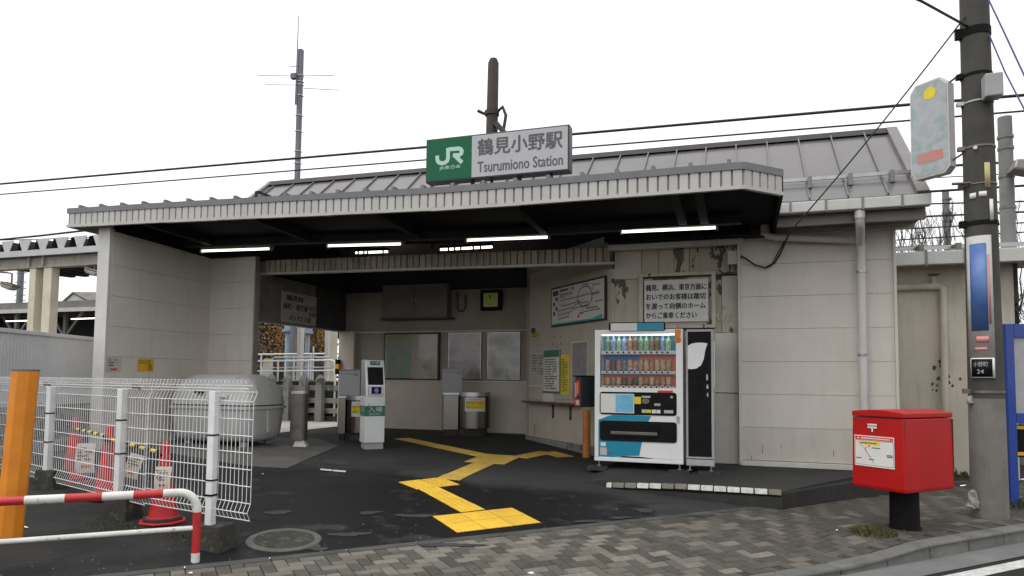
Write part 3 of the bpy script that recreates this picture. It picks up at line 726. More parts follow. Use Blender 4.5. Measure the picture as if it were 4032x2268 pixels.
# right-hand wall
panelled('front_wall', FY(10.25), -.02, 1.90, .38, 3.62, 'panel', 'panel_low')
MB().box(-.035, 1.935, 10.20, 10.26, .305, .375).build('base_flashing', 'trim', stn, bevel=.006)
MB().box(-.06, -.02, 10.215, 10.3, .31, 3.42).build('corner_trim', 'trim', stn, bevel=.005)
MB().box(1.90, 1.935, 10.22, 10.5, .30, 3.62).build('corner_trim', 'panel', stn, bevel=.004)
MB().box(1.7, 1.93, 10.5, 13.2, .1, 3.7).build('gable_wall', 'panel', stn)
# peeling timber bay between ticket hall and panel wall
PB = FY(10.36)
def board(name, x0, y0, x1, y1, mat, w0=-.03, w1=0, bevel=.004, F=PB, parent=stn):
    a = fp(x0, y0, F); c = fp(x1, y1, F)
    return MB(F).box(min(a[0], c[0]), max(a[0], c[0]), min(a[1], c[1]), max(a[1], c[1]), w0, w1).build(name, mat, parent, bevel=bevel, seg=1)
MB().box(-1.86, -.06, 10.40, 10.55, .25, 3.6).build('bay_core', 'wood_bare', stn)
bay = [(-1.83, -1.40, 2.20, 2.98, 'peel'), (-.40, -.28, 2.16, 2.93, 'peel_heavy'), (-.28, -.06, 2.16, 2.98, 'peel_light'),
       (-1.83, -1.42, 2.98, 3.46, 'panel_low'),
       (-1.42, -1.17, 3.05, 3.46, 'peel'), (-1.17, -.95, 3.05, 3.46, 'peel'), (-.95, -.73, 3.05, 3.46, 'peel'), (-.73, -.06, 3.0, 3.46, 'peel_heavy'),
       (-1.40, -.40, 2.24, 2.98, 'peel_heavy'),
       (-1.86, -.95, .86, 2.19, 'panel_low'), (-.95, -.06, 1.30, 2.16, 'panel'), (-.95, -.06, .30, 1.295, 'panel_low'), (-1.86, -.95, .30, .855, 'panel_low')]
for x0, x1, z0, z1, mt in bay:
    MB().box(x0 + .003, x1 - .003, 10.36 + random.uniform(-.004, .004) + (.012 if mt == 'peel_heavy' else 0), 10.4, z0 + .003, z1 - .003).build('board', mt, stn, bevel=.002, seg=1)
fr = [(-1.46, -.36, 3.00, 3.05), (-1.46, -.36, 2.23, 2.275), (-1.46, -1.40, 2.275, 3.00), (-.42, -.36, 2.275, 3.00)]
nf = None
for x0, x1, z0, z1 in fr:
    MB().box(x0, x1, 10.315, 10.375, z0, z1).build('frame_moulding', 'peel_light', stn, bevel=.006)
for k in range(9):                                # loose curls of paint
    x = random.choice([-1.62, -1.5, -.33, -.25, -.19]) + random.uniform(-.04, .04); z = random.uniform(2.28, 2.9) if x < -1 else random.uniform(2.26, 2.5)
    b = MB(); h_ = random.uniform(.05, .13); w_ = random.uniform(.02, .04); cx = random.uniform(-.03, .03)
    b.add([(x, 10.352, z), (x + w_, 10.352, z), (x + w_ + cx, 10.325, z + h_), (x + cx + .01, 10.32, z + h_)], [(0, 1, 2, 3)]); b.build('paint_flake', 'peel_light', stn, solid=.002)
MB().box(-1.9, .02, 10.16, 10.30, 3.40, 3.475).build('header_board', 'trim', stn, bevel=.006)
MB().box(-1.9, .4, 10.20, 10.30, 3.475, 3.72).build('header_shadow', 'dark_board', stn)
# ticket wall at 45 degrees
TU = Vector((.691, -.723, 0)).normalized()
FT = frame((-3.80, 12.44, 0), TU)
TLEN = 2.80
tw = MB(FT).box(0, TLEN, .2, 3.7, -.12, -.006).build('ticket_wall', 'slat_groove_shade', stn)
def tboard(u0, u1, v0, v1, mat): MB(FT).box(u0 + .002, u1 - .002, v0 + .002, v1 - .002, -.006, 0).build('panel', mat, tw, bevel=.002, seg=1)
ua = fp(1385, 900, FT)[0]; ub = fp(1440, 930, FT)[0]; uc = fp(1478, 930, FT)[0]
vt, vb_ = fp(1460, 862, FT)[1], 1.13
tboard(0, ua, 2.1, 3.45, 'wainscot'); tboard(0, ua, 1.1, 2.1, 'wainscot'); tboard(0, ua, .42, 1.1, 'wainscot')
tboard(ua, TLEN, vt, 3.45, 'wainscot'); tboard(ua, ub, vb_, vt, 'wainscot'); tboard(uc, TLEN, vb_, vt, 'wainscot'); tboard(ua, TLEN, .42, vb_, 'wainscot')
MB(FT).box(ub, uc, vb_, vt, -.10, -.05).build('shuttered_window', 'machine_grey', tw)
b = MB(FT); b.box(ub - .025, ub, vb_, vt + .025, -.05, .012); b.box(uc, uc + .025, vb_, vt + .025, -.05, .012); b.box(ub, uc, vt, vt + .025, -.05, .012)
b.build('window_surround', 'trim', tw)
MB(FT).box(-.06, TLEN, .2, .42, -.1, .03).build('plinth', 'plinth', tw, bevel=.01)
MB(FT).box(-.01, ua - .02, 1.335, 1.36, -.004, .02).build('dado_rail', 'trim', tw)
sh = MB(FT).box(.08, 1.95, 1.045, 1.075, 0, .2).build('shelf', 'wood_bare', stn, bevel=.006)
for u in (fp(1393, 1035, FT)[0], fp(1437, 1035, FT)[0]):
    MB(FT).box(u - .015, u + .015, .80, 1.045, .005, .03).build('bracket', 'wood_bare', sh)
b = MB(FT); b.box(TLEN - .06, TLEN + .06, .25, 2.95, -.08, .04); b.build('corner_post', 'peel_light', stn, bevel=.006)
MB(FT).box(TLEN - .07, TLEN + .07, 2.95, 3.14, -.09, .05).build('post_cap', 'peel_light', stn, bevel=.006)
# concourse
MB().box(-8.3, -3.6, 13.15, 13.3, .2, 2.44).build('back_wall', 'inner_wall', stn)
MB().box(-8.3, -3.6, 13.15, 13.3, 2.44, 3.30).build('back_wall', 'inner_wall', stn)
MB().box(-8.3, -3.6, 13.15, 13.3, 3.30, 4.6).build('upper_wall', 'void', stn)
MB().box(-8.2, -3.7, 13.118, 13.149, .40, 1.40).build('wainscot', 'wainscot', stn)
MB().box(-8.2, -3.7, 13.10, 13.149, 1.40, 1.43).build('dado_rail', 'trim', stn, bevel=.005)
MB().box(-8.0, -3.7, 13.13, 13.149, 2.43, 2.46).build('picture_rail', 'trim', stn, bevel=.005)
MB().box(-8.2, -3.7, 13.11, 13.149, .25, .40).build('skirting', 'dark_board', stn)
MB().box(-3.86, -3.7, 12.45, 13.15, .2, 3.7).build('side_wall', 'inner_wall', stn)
ya, za = fx(651, 806, -8.19); yb, zb = fx(868, 834, -8.19)
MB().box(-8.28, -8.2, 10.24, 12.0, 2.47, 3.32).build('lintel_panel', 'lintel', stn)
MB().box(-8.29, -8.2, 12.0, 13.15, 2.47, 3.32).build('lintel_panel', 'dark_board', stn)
MB().box(-8.3, -8.19, 10.24, 13.15, 2.45, 2.475).build('lintel_edge', 'beam_old', stn)
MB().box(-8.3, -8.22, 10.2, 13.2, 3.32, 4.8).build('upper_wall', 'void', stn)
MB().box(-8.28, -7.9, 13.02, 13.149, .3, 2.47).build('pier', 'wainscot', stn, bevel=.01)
# ribbed header over the concourse opening
def slat_strip(nm, P, Q, zlo, zhi, pitch, mat, back='slat_groove_shade', frac=.87, depth=.022):
    """vertical slats on a backing between plan points P and Q; zlo(x), zhi(x)"""
    P, Q = Vector((*P, 0)), Vector((*Q, 0)); d = (Q - P); L = d.length; d.normalize(); w = Vector((d.y, -d.x, 0))
    bk = MB(); a0, a1 = P - w * 0, Q - w * 0; k = max(2, int(L / .8) + 1)
    for i in range(k - 1):
        p, q = P + d * (L * i / (k - 1)), P + d * (L * (i + 1) / (k - 1))
        bk.add([(*p.xy, zlo(p.x)), (*q.xy, zlo(q.x)), (*q.xy, zhi(q.x)), (*p.xy, zhi(p.x)), (*(p - w * .05).xy, zlo(p.x)), (*(q - w * .05).xy, zlo(q.x)), (*(q - w * .05).xy, zhi(q.x)), (*(p - w * .05).xy, zhi(p.x))],
               [(0, 1, 2, 3), (4, 7, 6, 5), (0, 4, 5, 1), (3, 2, 6, 7)])
    root = bk.build(nm, back, stn)
    H = zhi(P.x) - zlo(P.x); n = round(L / pitch); pw = L / n; sw = pw * frac; c = .005
    b = MB(); b.add([(-sw / 2, 0, 0), (sw / 2, 0, 0), (sw / 2, 0, H), (-sw / 2, 0, H), (-sw / 2 + c, -depth, 0), (sw / 2 - c, -depth, 0), (sw / 2 - c, -depth, H), (-sw / 2 + c, -depth, H)],
                    [(4, 5, 6, 7), (0, 4, 7, 3), (1, 2, 6, 5), (3, 7, 6, 2), (0, 1, 5, 4)])
    me = b.mesh('slat', mat); ang = math.atan2(d.y, d.x)
    for i in range(n):
        p = P + d * (pw * (i + .5)); dz = random.uniform(-.002, .002)
        mw = Matrix.Translation((p.x, p.y, zlo(p.x) + dz)) @ Matrix.Rotation(ang, 4, 'Z') @ Matrix.Rotation(random.uniform(-.006, .006), 4, 'Y')
        inst(me, 'slat', root, mw)
    return root
hz = lambda x: 3.19 + .085 * (-1.81 - x) / 6.4
slat_strip('ribbed_header', (-8.25, 10.2), (-1.86, 10.2), lambda x: hz(x) + .03, lambda x: hz(x) + .25, .112, 'slat_rusty', 'groove_brown', .9)
b = MB(); b.add([(-8.25, 10.16, hz(-8.25)), (-1.80, 10.16, hz(-1.8)), (-1.80, 10.16, hz(-1.8) + .03), (-8.25, 10.16, hz(-8.25) + .03), (-8.25, 10.26, hz(-8.25)), (-1.80, 10.26, hz(-1.8)), (-1.80, 10.26, hz(-1.8) + .03), (-8.25, 10.26, hz(-8.25) + .03)],
                [(0, 1, 2, 3), (4, 7, 6, 5), (0, 4, 5, 1), (3, 2, 6, 7)]); b.build('header_trim', 'trim', stn)
# ---- canopy
CYF = 7.7
f_lo = lambda x: bot(x) + .038
f_hi = lambda x: bot(x) + .212
slat_strip('canopy_fascia', (-9.60, CYF), (.02, CYF), f_lo, f_hi, .1125, 'slat')
slat_strip('canopy_fascia', (.02, CYF), (.42, CYF + .40), f_lo, f_hi, .1125, 'slat')
def strip(nm, mat, path, lo, hi, d0, d1, bev=0):
    """continuous moulding along a plan path"""
    b = MB(); n = len(path); vs = []; 
    for i, (x, y) in enumerate(path):
        a = Vector(path[max(i - 1, 0)]); c = Vector(path[min(i + 1, n - 1)]); d = (c - a).normalized(); w = Vector((d.y, -d.x))
        for dd in (d0, d1):
            for z in (lo(x), hi(x)): vs.append((x + w.x * dd, y + w.y * dd, z))
    fs = [(0, 1, 3, 2), tuple(4 * (n - 1) + k for k in (0, 2, 3, 1))]
    for i in range(n - 1):
        q, r = 4 * i, 4 * i + 4
        fs += [(q, r, r + 1, q + 1), (q + 2, q + 3, r + 3, r + 2), (q, q + 2, r + 2, r), (q + 1, r + 1, r + 3, q + 3)]
    b.add(vs, fs); return b.build(nm, mat, stn, bevel=bev)
cpath = [(-9.64, CYF)] + [(x, CYF) for x in (-8.68, -7.76, -6.85, -6.1, -5.03, -4.17, -3.63, -2.48, -1.13, 0)] + [(.02, CYF), (.42, CYF + .40)]
for i in range(0, 10, 1):                          # bottom trim in lengths that do not quite line up
    seg = cpath[i:i + 2] if i < 9 else cpath[9:]
    o_ = random.uniform(-.003, .003)
    if i in (0, 2, 3, 6, 8, 9) or True: strip('bottom_trim', 'slat', seg, lambda x, o_=o_: bot(x) + o_, lambda x, o_=o_: bot(x) + .038 + o_, -.02, .03 + random.uniform(0, .003))
strip('top_flashing', 'flashing', cpath, lambda x: bot(x) + .212, lambda x: bot(x) + .29, -.03, .034)
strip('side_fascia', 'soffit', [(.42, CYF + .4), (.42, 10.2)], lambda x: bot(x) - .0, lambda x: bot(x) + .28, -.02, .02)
strip('side_fascia', 'slat_groove_shade', [(-9.62, 10.2), (-9.62, CYF)], lambda x: bot(x) - .0, lambda x: bot(x) + .27, -.02, .02)
xsb = [-9.62, -8.68, -7.76, -6.85, -6.1, -5.03, -4.17, -3.63, -2.48, -1.13, .0]
deck = MB(); vs = []; fs = []
for x in xsb + [.41]:
    yf = CYF + .02 + (max(x - .02, 0))
    for y, zt, zb2 in ((yf, .265, .235), (9.95, .17, .14)):
        vs += [(x, y, bot(x) + zt), (x, y, bot(x) + zb2)]
n = len(xsb) + 1
for i in range(n - 1):
    q, r = 4 * i, 4 * i + 4
    fs += [(q, r, r + 2, q + 2), (q + 1, q + 3, r + 3, r + 1), (q + 2, r + 2, r + 3, q + 3)]
deck.add(vs, fs); deck.build('canopy_deck', 'flashing', stn)
lin = MB(); vs = []; fs = []
for x in xsb + [.41]:
    yf = CYF + .03 + (max(x - .02, 0)); vs += [(x, yf, bot(x) + .14), (x, 10.18, bot(x) + .10)]
for i in range(n - 1): fs.append((2 * i, 2 * i + 1, 2 * i + 3, 2 * i + 2))
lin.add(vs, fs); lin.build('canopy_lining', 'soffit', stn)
px = [fp(x, y, FY(CYF)) [0] for x, y in [(203, 521), (264, 517), (326, 512), (388, 508), (453, 503), (518, 498), (583, 494), (648, 490), (720, 483), (796, 474), (876, 468), (958, 461), (1040, 455), (1120, 449), (1204, 443), (1282, 436), (1368, 430), (1457, 423)]]
px = list(np.linspace(-9.4, -.12, 24))
rib = MB().box(-.022, .022, -.03, .35, 0, .055).mesh('roof_rib', 'flashing')
for x in px:
    inst(rib, 'roof_rib', stn, Matrix.Translation((x, CYF, bot(x) + .275)) @ Matrix.Rotation(-.05, 4, 'X'))
for x in (-8.3, -6.4, -4.5, -2.6, -.72, -.45):
    MB().add([(x - .05, CYF + .1, bot(x) + .02), (x + .05, CYF + .1, bot(x) + .02), (x + .05, 9.15, bot(x) - .03), (x - .05, 9.15, bot(x) - .03), (x - .05, CYF + .1, bot(x) + .14), (x + .05, CYF + .1, bot(x) + .14), (x + .05, 9.15, bot(x) + .12), (x - .05, 9.15, bot(x) + .12)],
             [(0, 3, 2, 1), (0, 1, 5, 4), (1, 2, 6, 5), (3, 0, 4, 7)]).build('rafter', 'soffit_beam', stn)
b = MB()
for xa, xb in zip(xsb[:-1], xsb[1:]):
    xa, xb = max(xa, -8.93), min(xb, .1)
    b.add([(xa, 9.2, bot(xa) - .03), (xb, 9.2, bot(xb) - .03), (xb, 9.32, bot(xb) - .03), (xa, 9.32, bot(xa) - .03), (xa, 9.2, bot(xa) + .07), (xb, 9.2, bot(xb) + .07), (xb, 9.32, bot(xb) + .07), (xa, 9.32, bot(xa) + .07)],
          [(0, 3, 2, 1), (4, 5, 6, 7), (0, 1, 5, 4), (2, 3, 7, 6)])
b.build('lamp_beam', 'lamp_beam', stn)
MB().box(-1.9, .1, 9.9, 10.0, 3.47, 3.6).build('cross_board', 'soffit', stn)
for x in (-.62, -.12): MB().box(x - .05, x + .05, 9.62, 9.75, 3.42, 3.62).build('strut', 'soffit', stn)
# ---- main roof
EY, EZ, RY, XR, XL = 9.60, 3.80, 11.39, 2.17, -8.9
rz = lambda x: 5.21 + (.09 * (2.14 - x) / 11)
def roof_face(y0, z0f, y1, z1f, th=.05):
    b = MB(); xs_ = [XL, -5, -2, 0, XR]
    vs = []
    for x in xs_: vs += [(x, y0, z0f(x)), (x, y1, z1f(x)), (x, y0, z0f(x) - th), (x, y1, z1f(x) - th)]
    fs = []
    for i in range(4):
        q, r = 4 * i, 4 * i + 4; fs += [(q, r, r + 1, q + 1), (q + 2, q + 3, r + 3, r + 2), (q, q + 2, r + 2, r), (q + 1, r + 1, r + 3, q + 3)]
    fs += [(0, 1, 3, 2), (16, 18, 19, 17)]
    b.add(vs, fs); return b
ez = lambda x: EZ + .07 * (2.14 - x) / 11
roof = roof_face(EY, ez, RY, rz).build('roof', 'roof_metal', stn)
roof_face(RY, rz, 13.4, lambda x: ez(x) - .05).build('rear_roof', 'roof_metal', stn)
sl = Vector((0, RY - EY, rz(0) - EZ)); sll = sl.length; sa = math.atan2(sl.z, sl.y)
seam = MB().box(-.008, .008, .02, sll, 0, .028).mesh('seam', 'roof_metal')
x = XR - .42
while x > XL + .1:
    inst(seam, 'seam', roof, Matrix.Translation((x, EY, ez(x))) @ Matrix.Rotation(sa, 4, 'X')); x -= .455
b = MB(); b.add([(XL - .05, RY - .13, rz(XL) - .06), (XR + .03, RY - .13, rz(XR) - .06), (XR + .03, RY, rz(XR) + .06), (XL - .05, RY, rz(XL) + .06), (XL - .05, RY + .13, rz(XL) - .06), (XR + .03, RY + .13, rz(XR) - .06)],
                [(0, 1, 2, 3), (3, 2, 5, 4), (0, 3, 4), (1, 5, 2)]); b.build('ridge_cap', 'roof_trim', roof)
for X0, X1, mt in ((XR - .11, XR + .03, 'verge'), (XL - .04, XL + .05, 'verge')):
    MB(Matrix.Translation((0, EY, ez(X0))) @ Matrix.Rotation(sa, 4, 'X')).box(X0, X1, -.02, sll, -.08, .05).build('verge_trim', mt, roof, bevel=.006)
# snow guard
q = .21; gy_, gz_ = EY + (RY - EY) * q, EZ + (rz(0) - EZ) * q
sg = MB(); sg.bar((.35, gy_, gz_ + .09), (XR - .05, gy_, gz_ + .09), .03, .045); sg.build('snow_guard', 'steel', roof)
for x in (.87, 1.36, 1.85):
    MB().box(x - .025, x + .025, gy_ - .11, gy_ + .03, gz_ - .06, gz_ + .11).build('guard_bracket', 'bracket', roof, bevel=.01)
# eaves, gutter
gt = MB(); gt.box(.46, XR + .03, 9.50, 9.64, 3.635, 3.775); gutter = gt.build('gutter', 'gutter', stn, bevel=.012)
MB().box(.46, XR + .03, 9.515, 9.625, 3.77, 3.782).build('gutter_lip', 'roof_trim', gutter)
for x in (.6, 1.02, 1.44, 1.88):
    MB().box(x - .013, x + .013, 9.488, 9.66, 3.625, 3.785).build('gutter_bracket', 'bracket', gutter)
MB().box(.44, XR - .0, 9.68, 9.74, 3.50, 3.80).build('eaves_fascia', 'verge', stn)
MB().box(.44, XR - .0, 9.72, 10.6, 3.56, 3.60).build('eaves_soffit', 'verge', stn)
MB().box(.44, XR - .02, 10.17, 10.25, 3.50, 3.56).build('eaves_mould', 'trim', stn)
# gable end infill
b = MB(); b.add([(1.93, 9.75, 3.6), (1.93, 13.2, 3.6), (1.93, RY, 5.1), (1.80, 9.75, 3.6), (1.80, 13.2, 3.6), (1.80, RY, 5.1)], [(0, 1, 2), (3, 5, 4), (0, 2, 5, 3), (1, 4, 5, 2)]); b.build('gable_infill', 'panel', stn)
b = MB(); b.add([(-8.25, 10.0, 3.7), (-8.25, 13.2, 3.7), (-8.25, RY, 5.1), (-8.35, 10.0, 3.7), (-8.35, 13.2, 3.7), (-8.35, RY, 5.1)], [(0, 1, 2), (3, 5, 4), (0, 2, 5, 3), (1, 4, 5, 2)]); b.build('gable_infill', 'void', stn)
MB().box(-3.7, 1.9, 13.15, 13.3, .1, 4.0).build('rear_wall', 'panel', stn)
# downpipes
dp = MB(); XO = fy(2163, 545, 9.57)[0]
dp.tube([(XO, 9.57, 3.66), (XO, 9.58, 3.50), (XO + .01, 9.62, 3.44), (1.49, 10.08, 3.32), (1.5, 10.12, 3.26), (1.5, 10.13, 3.05), (1.5, 10.13, .25)], .053, 14); dpo = dp.build('downpipe', 'pvc', stn, smooth=True)
for z in (3.30, 3.02): MB().tube([(1.5, 10.13, z - .09), (1.5, 10.13, z + .0)], .061, 14).build('pipe_socket', 'pvc', dpo, smooth=True)
MB().tube([(XO, 9.57, 3.62), (XO, 9.575, 3.53)], .062, 14).build('pipe_socket', 'pvc', dpo, smooth=True)
xh, zh = fy(1925, 588, 10.08)
MB().tube([(xh, 10.05, zh + .35), (xh, 10.06, zh + .03), (xh + .03, 10.08, zh - .03), (xh + .12, 10.09, zh - .05), (1.3, 10.13, zh - .13), (1.5, 10.13, zh - .14)], .047, 12).build('downpipe', 'pvc', stn, smooth=True)
MB().tube([(xh - .0, 10.06, zh - .02), (xh, 10.055, zh + .12)], .06, 12).build('pipe_socket', 'pvc', stn, smooth=True)
for z in (2.93, 1.83): MB().tube([(1.5, 10.13, z - .014), (1.5, 10.13, z + .014)], .062, 14).build('pipe_clip', 'steel', dpo, smooth=True)
for y_ in (1,): pass
# electrical box and service cable on the bay
x0, z0 = fy(1830, 632, 10.3); 
MB().box(x0, x0 + .14, 10.25, 10.35, z0 - .20, z0).build('junction_box', 'trim', stn, bevel=.012)
MB().tube([(x0 + .03, 10.3, z0 - .2), (x0 + .03, 10.3, z0 - .3), (x0 - .06, 10.31, z0 - .32), (x0 - .12, 10.32, z0 - .26)], .013, 8).build('conduit', 'dark_board', stn, smooth=True)
MB().tube([(x0 + .1, 10.3, z0 - .2), (x0 + .1, 10.3, z0 - .31), (x0 - .1, 10.31, z0 - .33)], .01, 8).build('conduit', 'dark_board', stn, smooth=True)

for px_, py_, h_ in ((1918, 1130, .06), (2097, 1140, .05), (1965, 1125, .02), (1890, 1150, .03)):
    x, z = fy(px_, py_, 10.249); MB().add([(x - .004, 10.2485, z - h_), (x + .005, 10.2485, z - h_), (x + .003, 10.2485, z + h_), (x - .002, 10.2485, z + h_)], [(0, 1, 2, 3)]).build('scuff_mark', 'wood_bare', stn)
# ================================================================== fittings
def lamp(p0, p1, Y, label, grp, n_='light_strip'):
    xa, za = fy(*p0, Y); xb, zb = fy(*p1, Y); c = ((xa + xb) / 2, Y, (za + zb) / 2)
    t = thing(n_, label, 'lamp', c, 0, grp)
    a, b_ = Vector((xa, Y, za)), Vector((xb, Y, zb))
    MB().bar(a + Vector((0, .02, .045)), b_ + Vector((0, .02, .045)), .11, .05).build('housing', 'lamp_housing', t, bevel=.008)
    MB().tube([a + Vector((.02, -.01, .0)), b_ + Vector((-.02, -.01, .0))], .017, 10).build('tube', 'tube', t, smooth=True)
    for p, s in ((a, 1), (b_, -1)): MB().box(p.x - .012, p.x + .012, Y - .04, Y + .03, p.z - .03, p.z + .03).build('lamp_holder', 'lamp_housing', t)
    MB().box(c[0] - .05, c[0] + .05, Y - .01, Y + .05, c[2] + .06, bot(c[0]) + .0).build('hanger', 'soffit_beam', t)
for i, (p, q, l) in enumerate([((508, 632), (683, 626), 'lit fluorescent batten nearest the left wing wall under the canopy'), ((825, 619), (1013, 614), 'lit fluorescent batten under the canopy, second from the wing wall'),
                               ((1174, 605), (1381, 597), 'lit fluorescent batten under the canopy below the station sign'), ((1562, 584), (1804, 573), 'lit fluorescent batten above the peeling notice bay')]):
    lamp(p, q, 9.26, l, 'fluorescent battens under the canopy')
for (p, q, l) in [((895, 636), (975, 633), 'short glowing strip in place of a daylight gap above the ribbed header, nearer the wing'), ((1108, 628), (1238, 621), 'broken glowing strip in place of a daylight gap above the ribbed header, below the sign')]:  # glowing strips added where daylight shows through gaps under the roof
    Y = 12.2; xa, za = fy(*p, Y); xb, zb = fy(*q, Y); t = thing('light_strip', l, 'lamp', ((xa + xb) / 2, Y, za), 0, 'glowing strips in place of daylight gaps')
    MB().bar((xa, Y, za), (xb, Y, zb), .03, .04).build('tube', 'tube_dim', t)
    MB().bar((xa, Y + .02, za + .05), (xb, Y + .02, zb + .05), .1, .05).build('housing', 'soffit_beam', t)
    for k in (.18, .3, .42, .66, .8) if xb - xa > 1 else (.12, .3, .42, .9):
        x = xa + (xb - xa) * k; MB().box(x - .014, x + .014, Y - .06, Y - .04, za - .1, zb + .12).build('rod', 'void', t)
    MB().box(xa - .2, xa - .17, Y, Y + .03, za + .05, 4.7).build('hanger', 'void', t)
# ---- station name sign
SF = FY(8.0)
c = [fp(x, y, SF) for x, y in ((1072, 350), (1433, 312), (1433, 430), (1075, 460), (1188, 340))]
u0, u1, v0, v1, um = -3.86, -1.96, 3.975, 4.545, c[4][0]
sg = thing('station_sign', 'green and white station name sign standing above the canopy', 'sign', ((u0 + u1) / 2, 8.05, 3.8))
MB().box(u0, u1, 8.0, 8.16, v0, v1).build('cabinet', 'sign_frame', sg, bevel=.006)
MB(SF).box(u0 + .02, um, v0 + .02, v1 - .02, 0, .006).build('face', 'jr_green', sg)
MB(SF).box(um, u1 - .02, v0 + .02, v1 - .02, 0, .006).build('face', 'sign_white', sg)
c3 = lambda x, y: fp((1700 + x * .31056) / K, (560 + y * .31056) / K, SF)
J = [(72, 172), (73, 215), (80, 245), (100, 263), (135, 270), (170, 262), (198, 240), (210, 205), (210, 150), (210, 98), (240, 92), (345, 82), (372, 92), (384, 115), (378, 145), (355, 163), (330, 168), (272, 168)]
b = MB(SF); b.ribbon([c3(*p) for p in J], .052, .0085); b.ribbon([c3(290, 165), c3(388, 262)], .052, .0088)
b.build('logo', 'sign_mint', sg)
def c3t(nm, body, x0, x1, yb, yt, mat, bold=.0, skew=None):
    (ua, va), (ub_, vb2) = c3(x0, yb), c3(x1, yb); _, vt2 = c3(x0, yt)
    return lettering(nm, body, SF, ua, ub_, va, vt2, mat, sg, bold, .009)
c3t('lettering', 'JR東日本', 100, 368, 362, 308, 'sign_mint', .012)
ka = fp(1202, 398, SF); kb = fp(1415, 337, SF)
lettering('lettering', '鶴見小野駅', SF, ka[0], kb[0], 4.265, 4.475, 'ink_grey', sg, .022, .009)
ka = fp(1202, 428, SF); kb = fp(1416, 413, SF)
lettering('lettering', 'Tsurumiono Station', SF, ka[0], kb[0], 4.05, 4.185, 'ink_grey', sg, .014, .009)
for x in (-3.55, -3.25, -3.0, -2.62, -2.22):
    MB().bar((x, 8.09, 4.0), (x + (.05 if x in (-3.0, -2.22) else 0), 8.2, 3.72), .045 if x in (-3.25, -2.62) else .025, .03).build('support', 'sign_frame', sg)
# ---- notice board on the bay
nb = thing('direction_notice', 'white board with four lines of black Japanese lettering on the peeling bay', 'sign', (-.92, 10.33, 2.6))
NF = FY(10.33); a = fp(1621, 706, NF); c = fp(1782, 808, NF)
MB(NF).box(a[0], c[0], c[1], a[1], -.02, 0).build('board', 'paper', nb, bevel=.002)
for i, s_ in enumerate(['鶴見、横浜、東京方面に', 'おいでのお客様は踏切', 'を渡って向側のホーム', 'からご乗車ください']):
    w_ = [1, .985, .985, .84][i]; x0 = a[0] + .025; x1 = x0 + (c[0] - a[0] - .05) * w_; h_ = (a[1] - c[1]) / 4.7
    zt = a[1] - .065 - i * (a[1] - c[1]) * .222
    lettering('lettering', s_, NF, x0, x1, zt - h_ * .70, zt, 'ink', nb, .035, .002)
# ---- fare map
mp_ = thing('route_map', 'framed railway route and fare map hung high on the ticket wall', 'map', tuple(FT @ Vector((1.75, 2.4, .02))))
a = fp(1392, 722, FT); c = fp(1527, 806, FT); u0, u1, v0, v1 = a[0], c[0] + .01, 2.385, 3.07
MB(FT).box(u0, u1, v0, v1, .005, .04).build('frame', 'sign_frame', mp_, bevel=.005)
MB(FT).box(u0 + .03, u1 - .03, v0 + .03, v1 - .03, .04, .044).build('sheet', 'paper', mp_)
W, H = u1 - u0, v1 - v0; Q = lambda x, y: (u0 + W * x, v0 + H * y)
b = MB(FT)
b.ribbon([Q(.66 + .125 * math.cos(t_) , .62 + .235 * math.sin(t_)) for t_ in np.linspace(0, 2 * math.pi, 29)[:-1]], .013, .047, True)
for path in [[(.2, .62), (.3, .63), (.9, .66)], [(.2, .49), (.4, .5), (.55, .53), (.62, .47), (.7, .5)], [(.14, .37), (.45, .41), (.52, .48), (.58, .48)], [(.14, .27), (.4, .31), (.46, .37), (.7, .41), (.73, .5)], [(.16, .17), (.36, .2), (.36, .29)],
             [(.78, .5), (.78, .62), (.92, .64)], [(.8, .74), (.8, .85), (.93, .84)], [(.72, .84), (.72, .9), (.62, .9)], [(.56, .24), (.75, .27), (.93, .27)], [(.68, .33), (.88, .33), (.88, .25)], [(.84, .45), (.96, .46)]]:
    b.ribbon([Q(*p) for p in path], .011, .0475)
    for (xa, ya), (xb, yb2) in zip(path[:-1], path[1:]):
        nn = int(abs(xb - xa) / .028)
        for k in range(nn):
            x = xa + (xb - xa) * (k + .5) / nn; y = ya + (yb2 - ya) * (k + .5) / nn; p = Q(x, y); b.rect(p[0] - .0032, p[0] + .0032, p[1], p[1] + H * random.uniform(.03, .075), .0478)
for k in range(26):
    t_ = 2 * math.pi * k / 26; p = Q(.66 + .14 * math.cos(t_), .62 + .262 * math.sin(t_)); b.rect(p[0] - .007, p[0] + .007, p[1] - .007, p[1] + .007, .0476)
b.build('route_lines', 'print_dark', mp_)
b = MB(FT); b.rect(*[Q(.04, 0)[0], Q(.15, 0)[0]], Q(0, .78)[1], Q(0, .9)[1], .047); 
for k in range(4): b.rect(Q(.05 + .05 * (k % 2), 0)[0], Q(.09 + .05 * (k % 2), 0)[0], Q(0, .28 + .12 * k)[1], Q(0, .37 + .12 * k)[1], .047)
b.ribbon([Q(.165, .07), Q(.165, .93)], .005, .047); b.build('legend', 'print_dark', mp_)
smallprint(FT, Q(.19, 0)[0], Q(.5, 0)[0], Q(0, .83)[1], Q(0, .93)[1], 1, .047, 1).build('title', 'ink', mp_, kind='stuff')
smallprint(FT, Q(.19, 0)[0], Q(.46, 0)[0], Q(0, .69)[1], Q(0, .81)[1], 3, .047).build('small_print', 'print_dark', mp_, kind='stuff')
b = MB(FT); b.add([(*Q(.04, .045), .0465), (*Q(.96, .045), .0465), (*Q(.96, .16), .0465), (*Q(.9, .13), .0465), (*Q(.8, .08), .0465), (*Q(.04, .075), .0465)], [(0, 1, 2, 3, 4, 5)]); b.build('teal_band', 'teal_print', mp_)
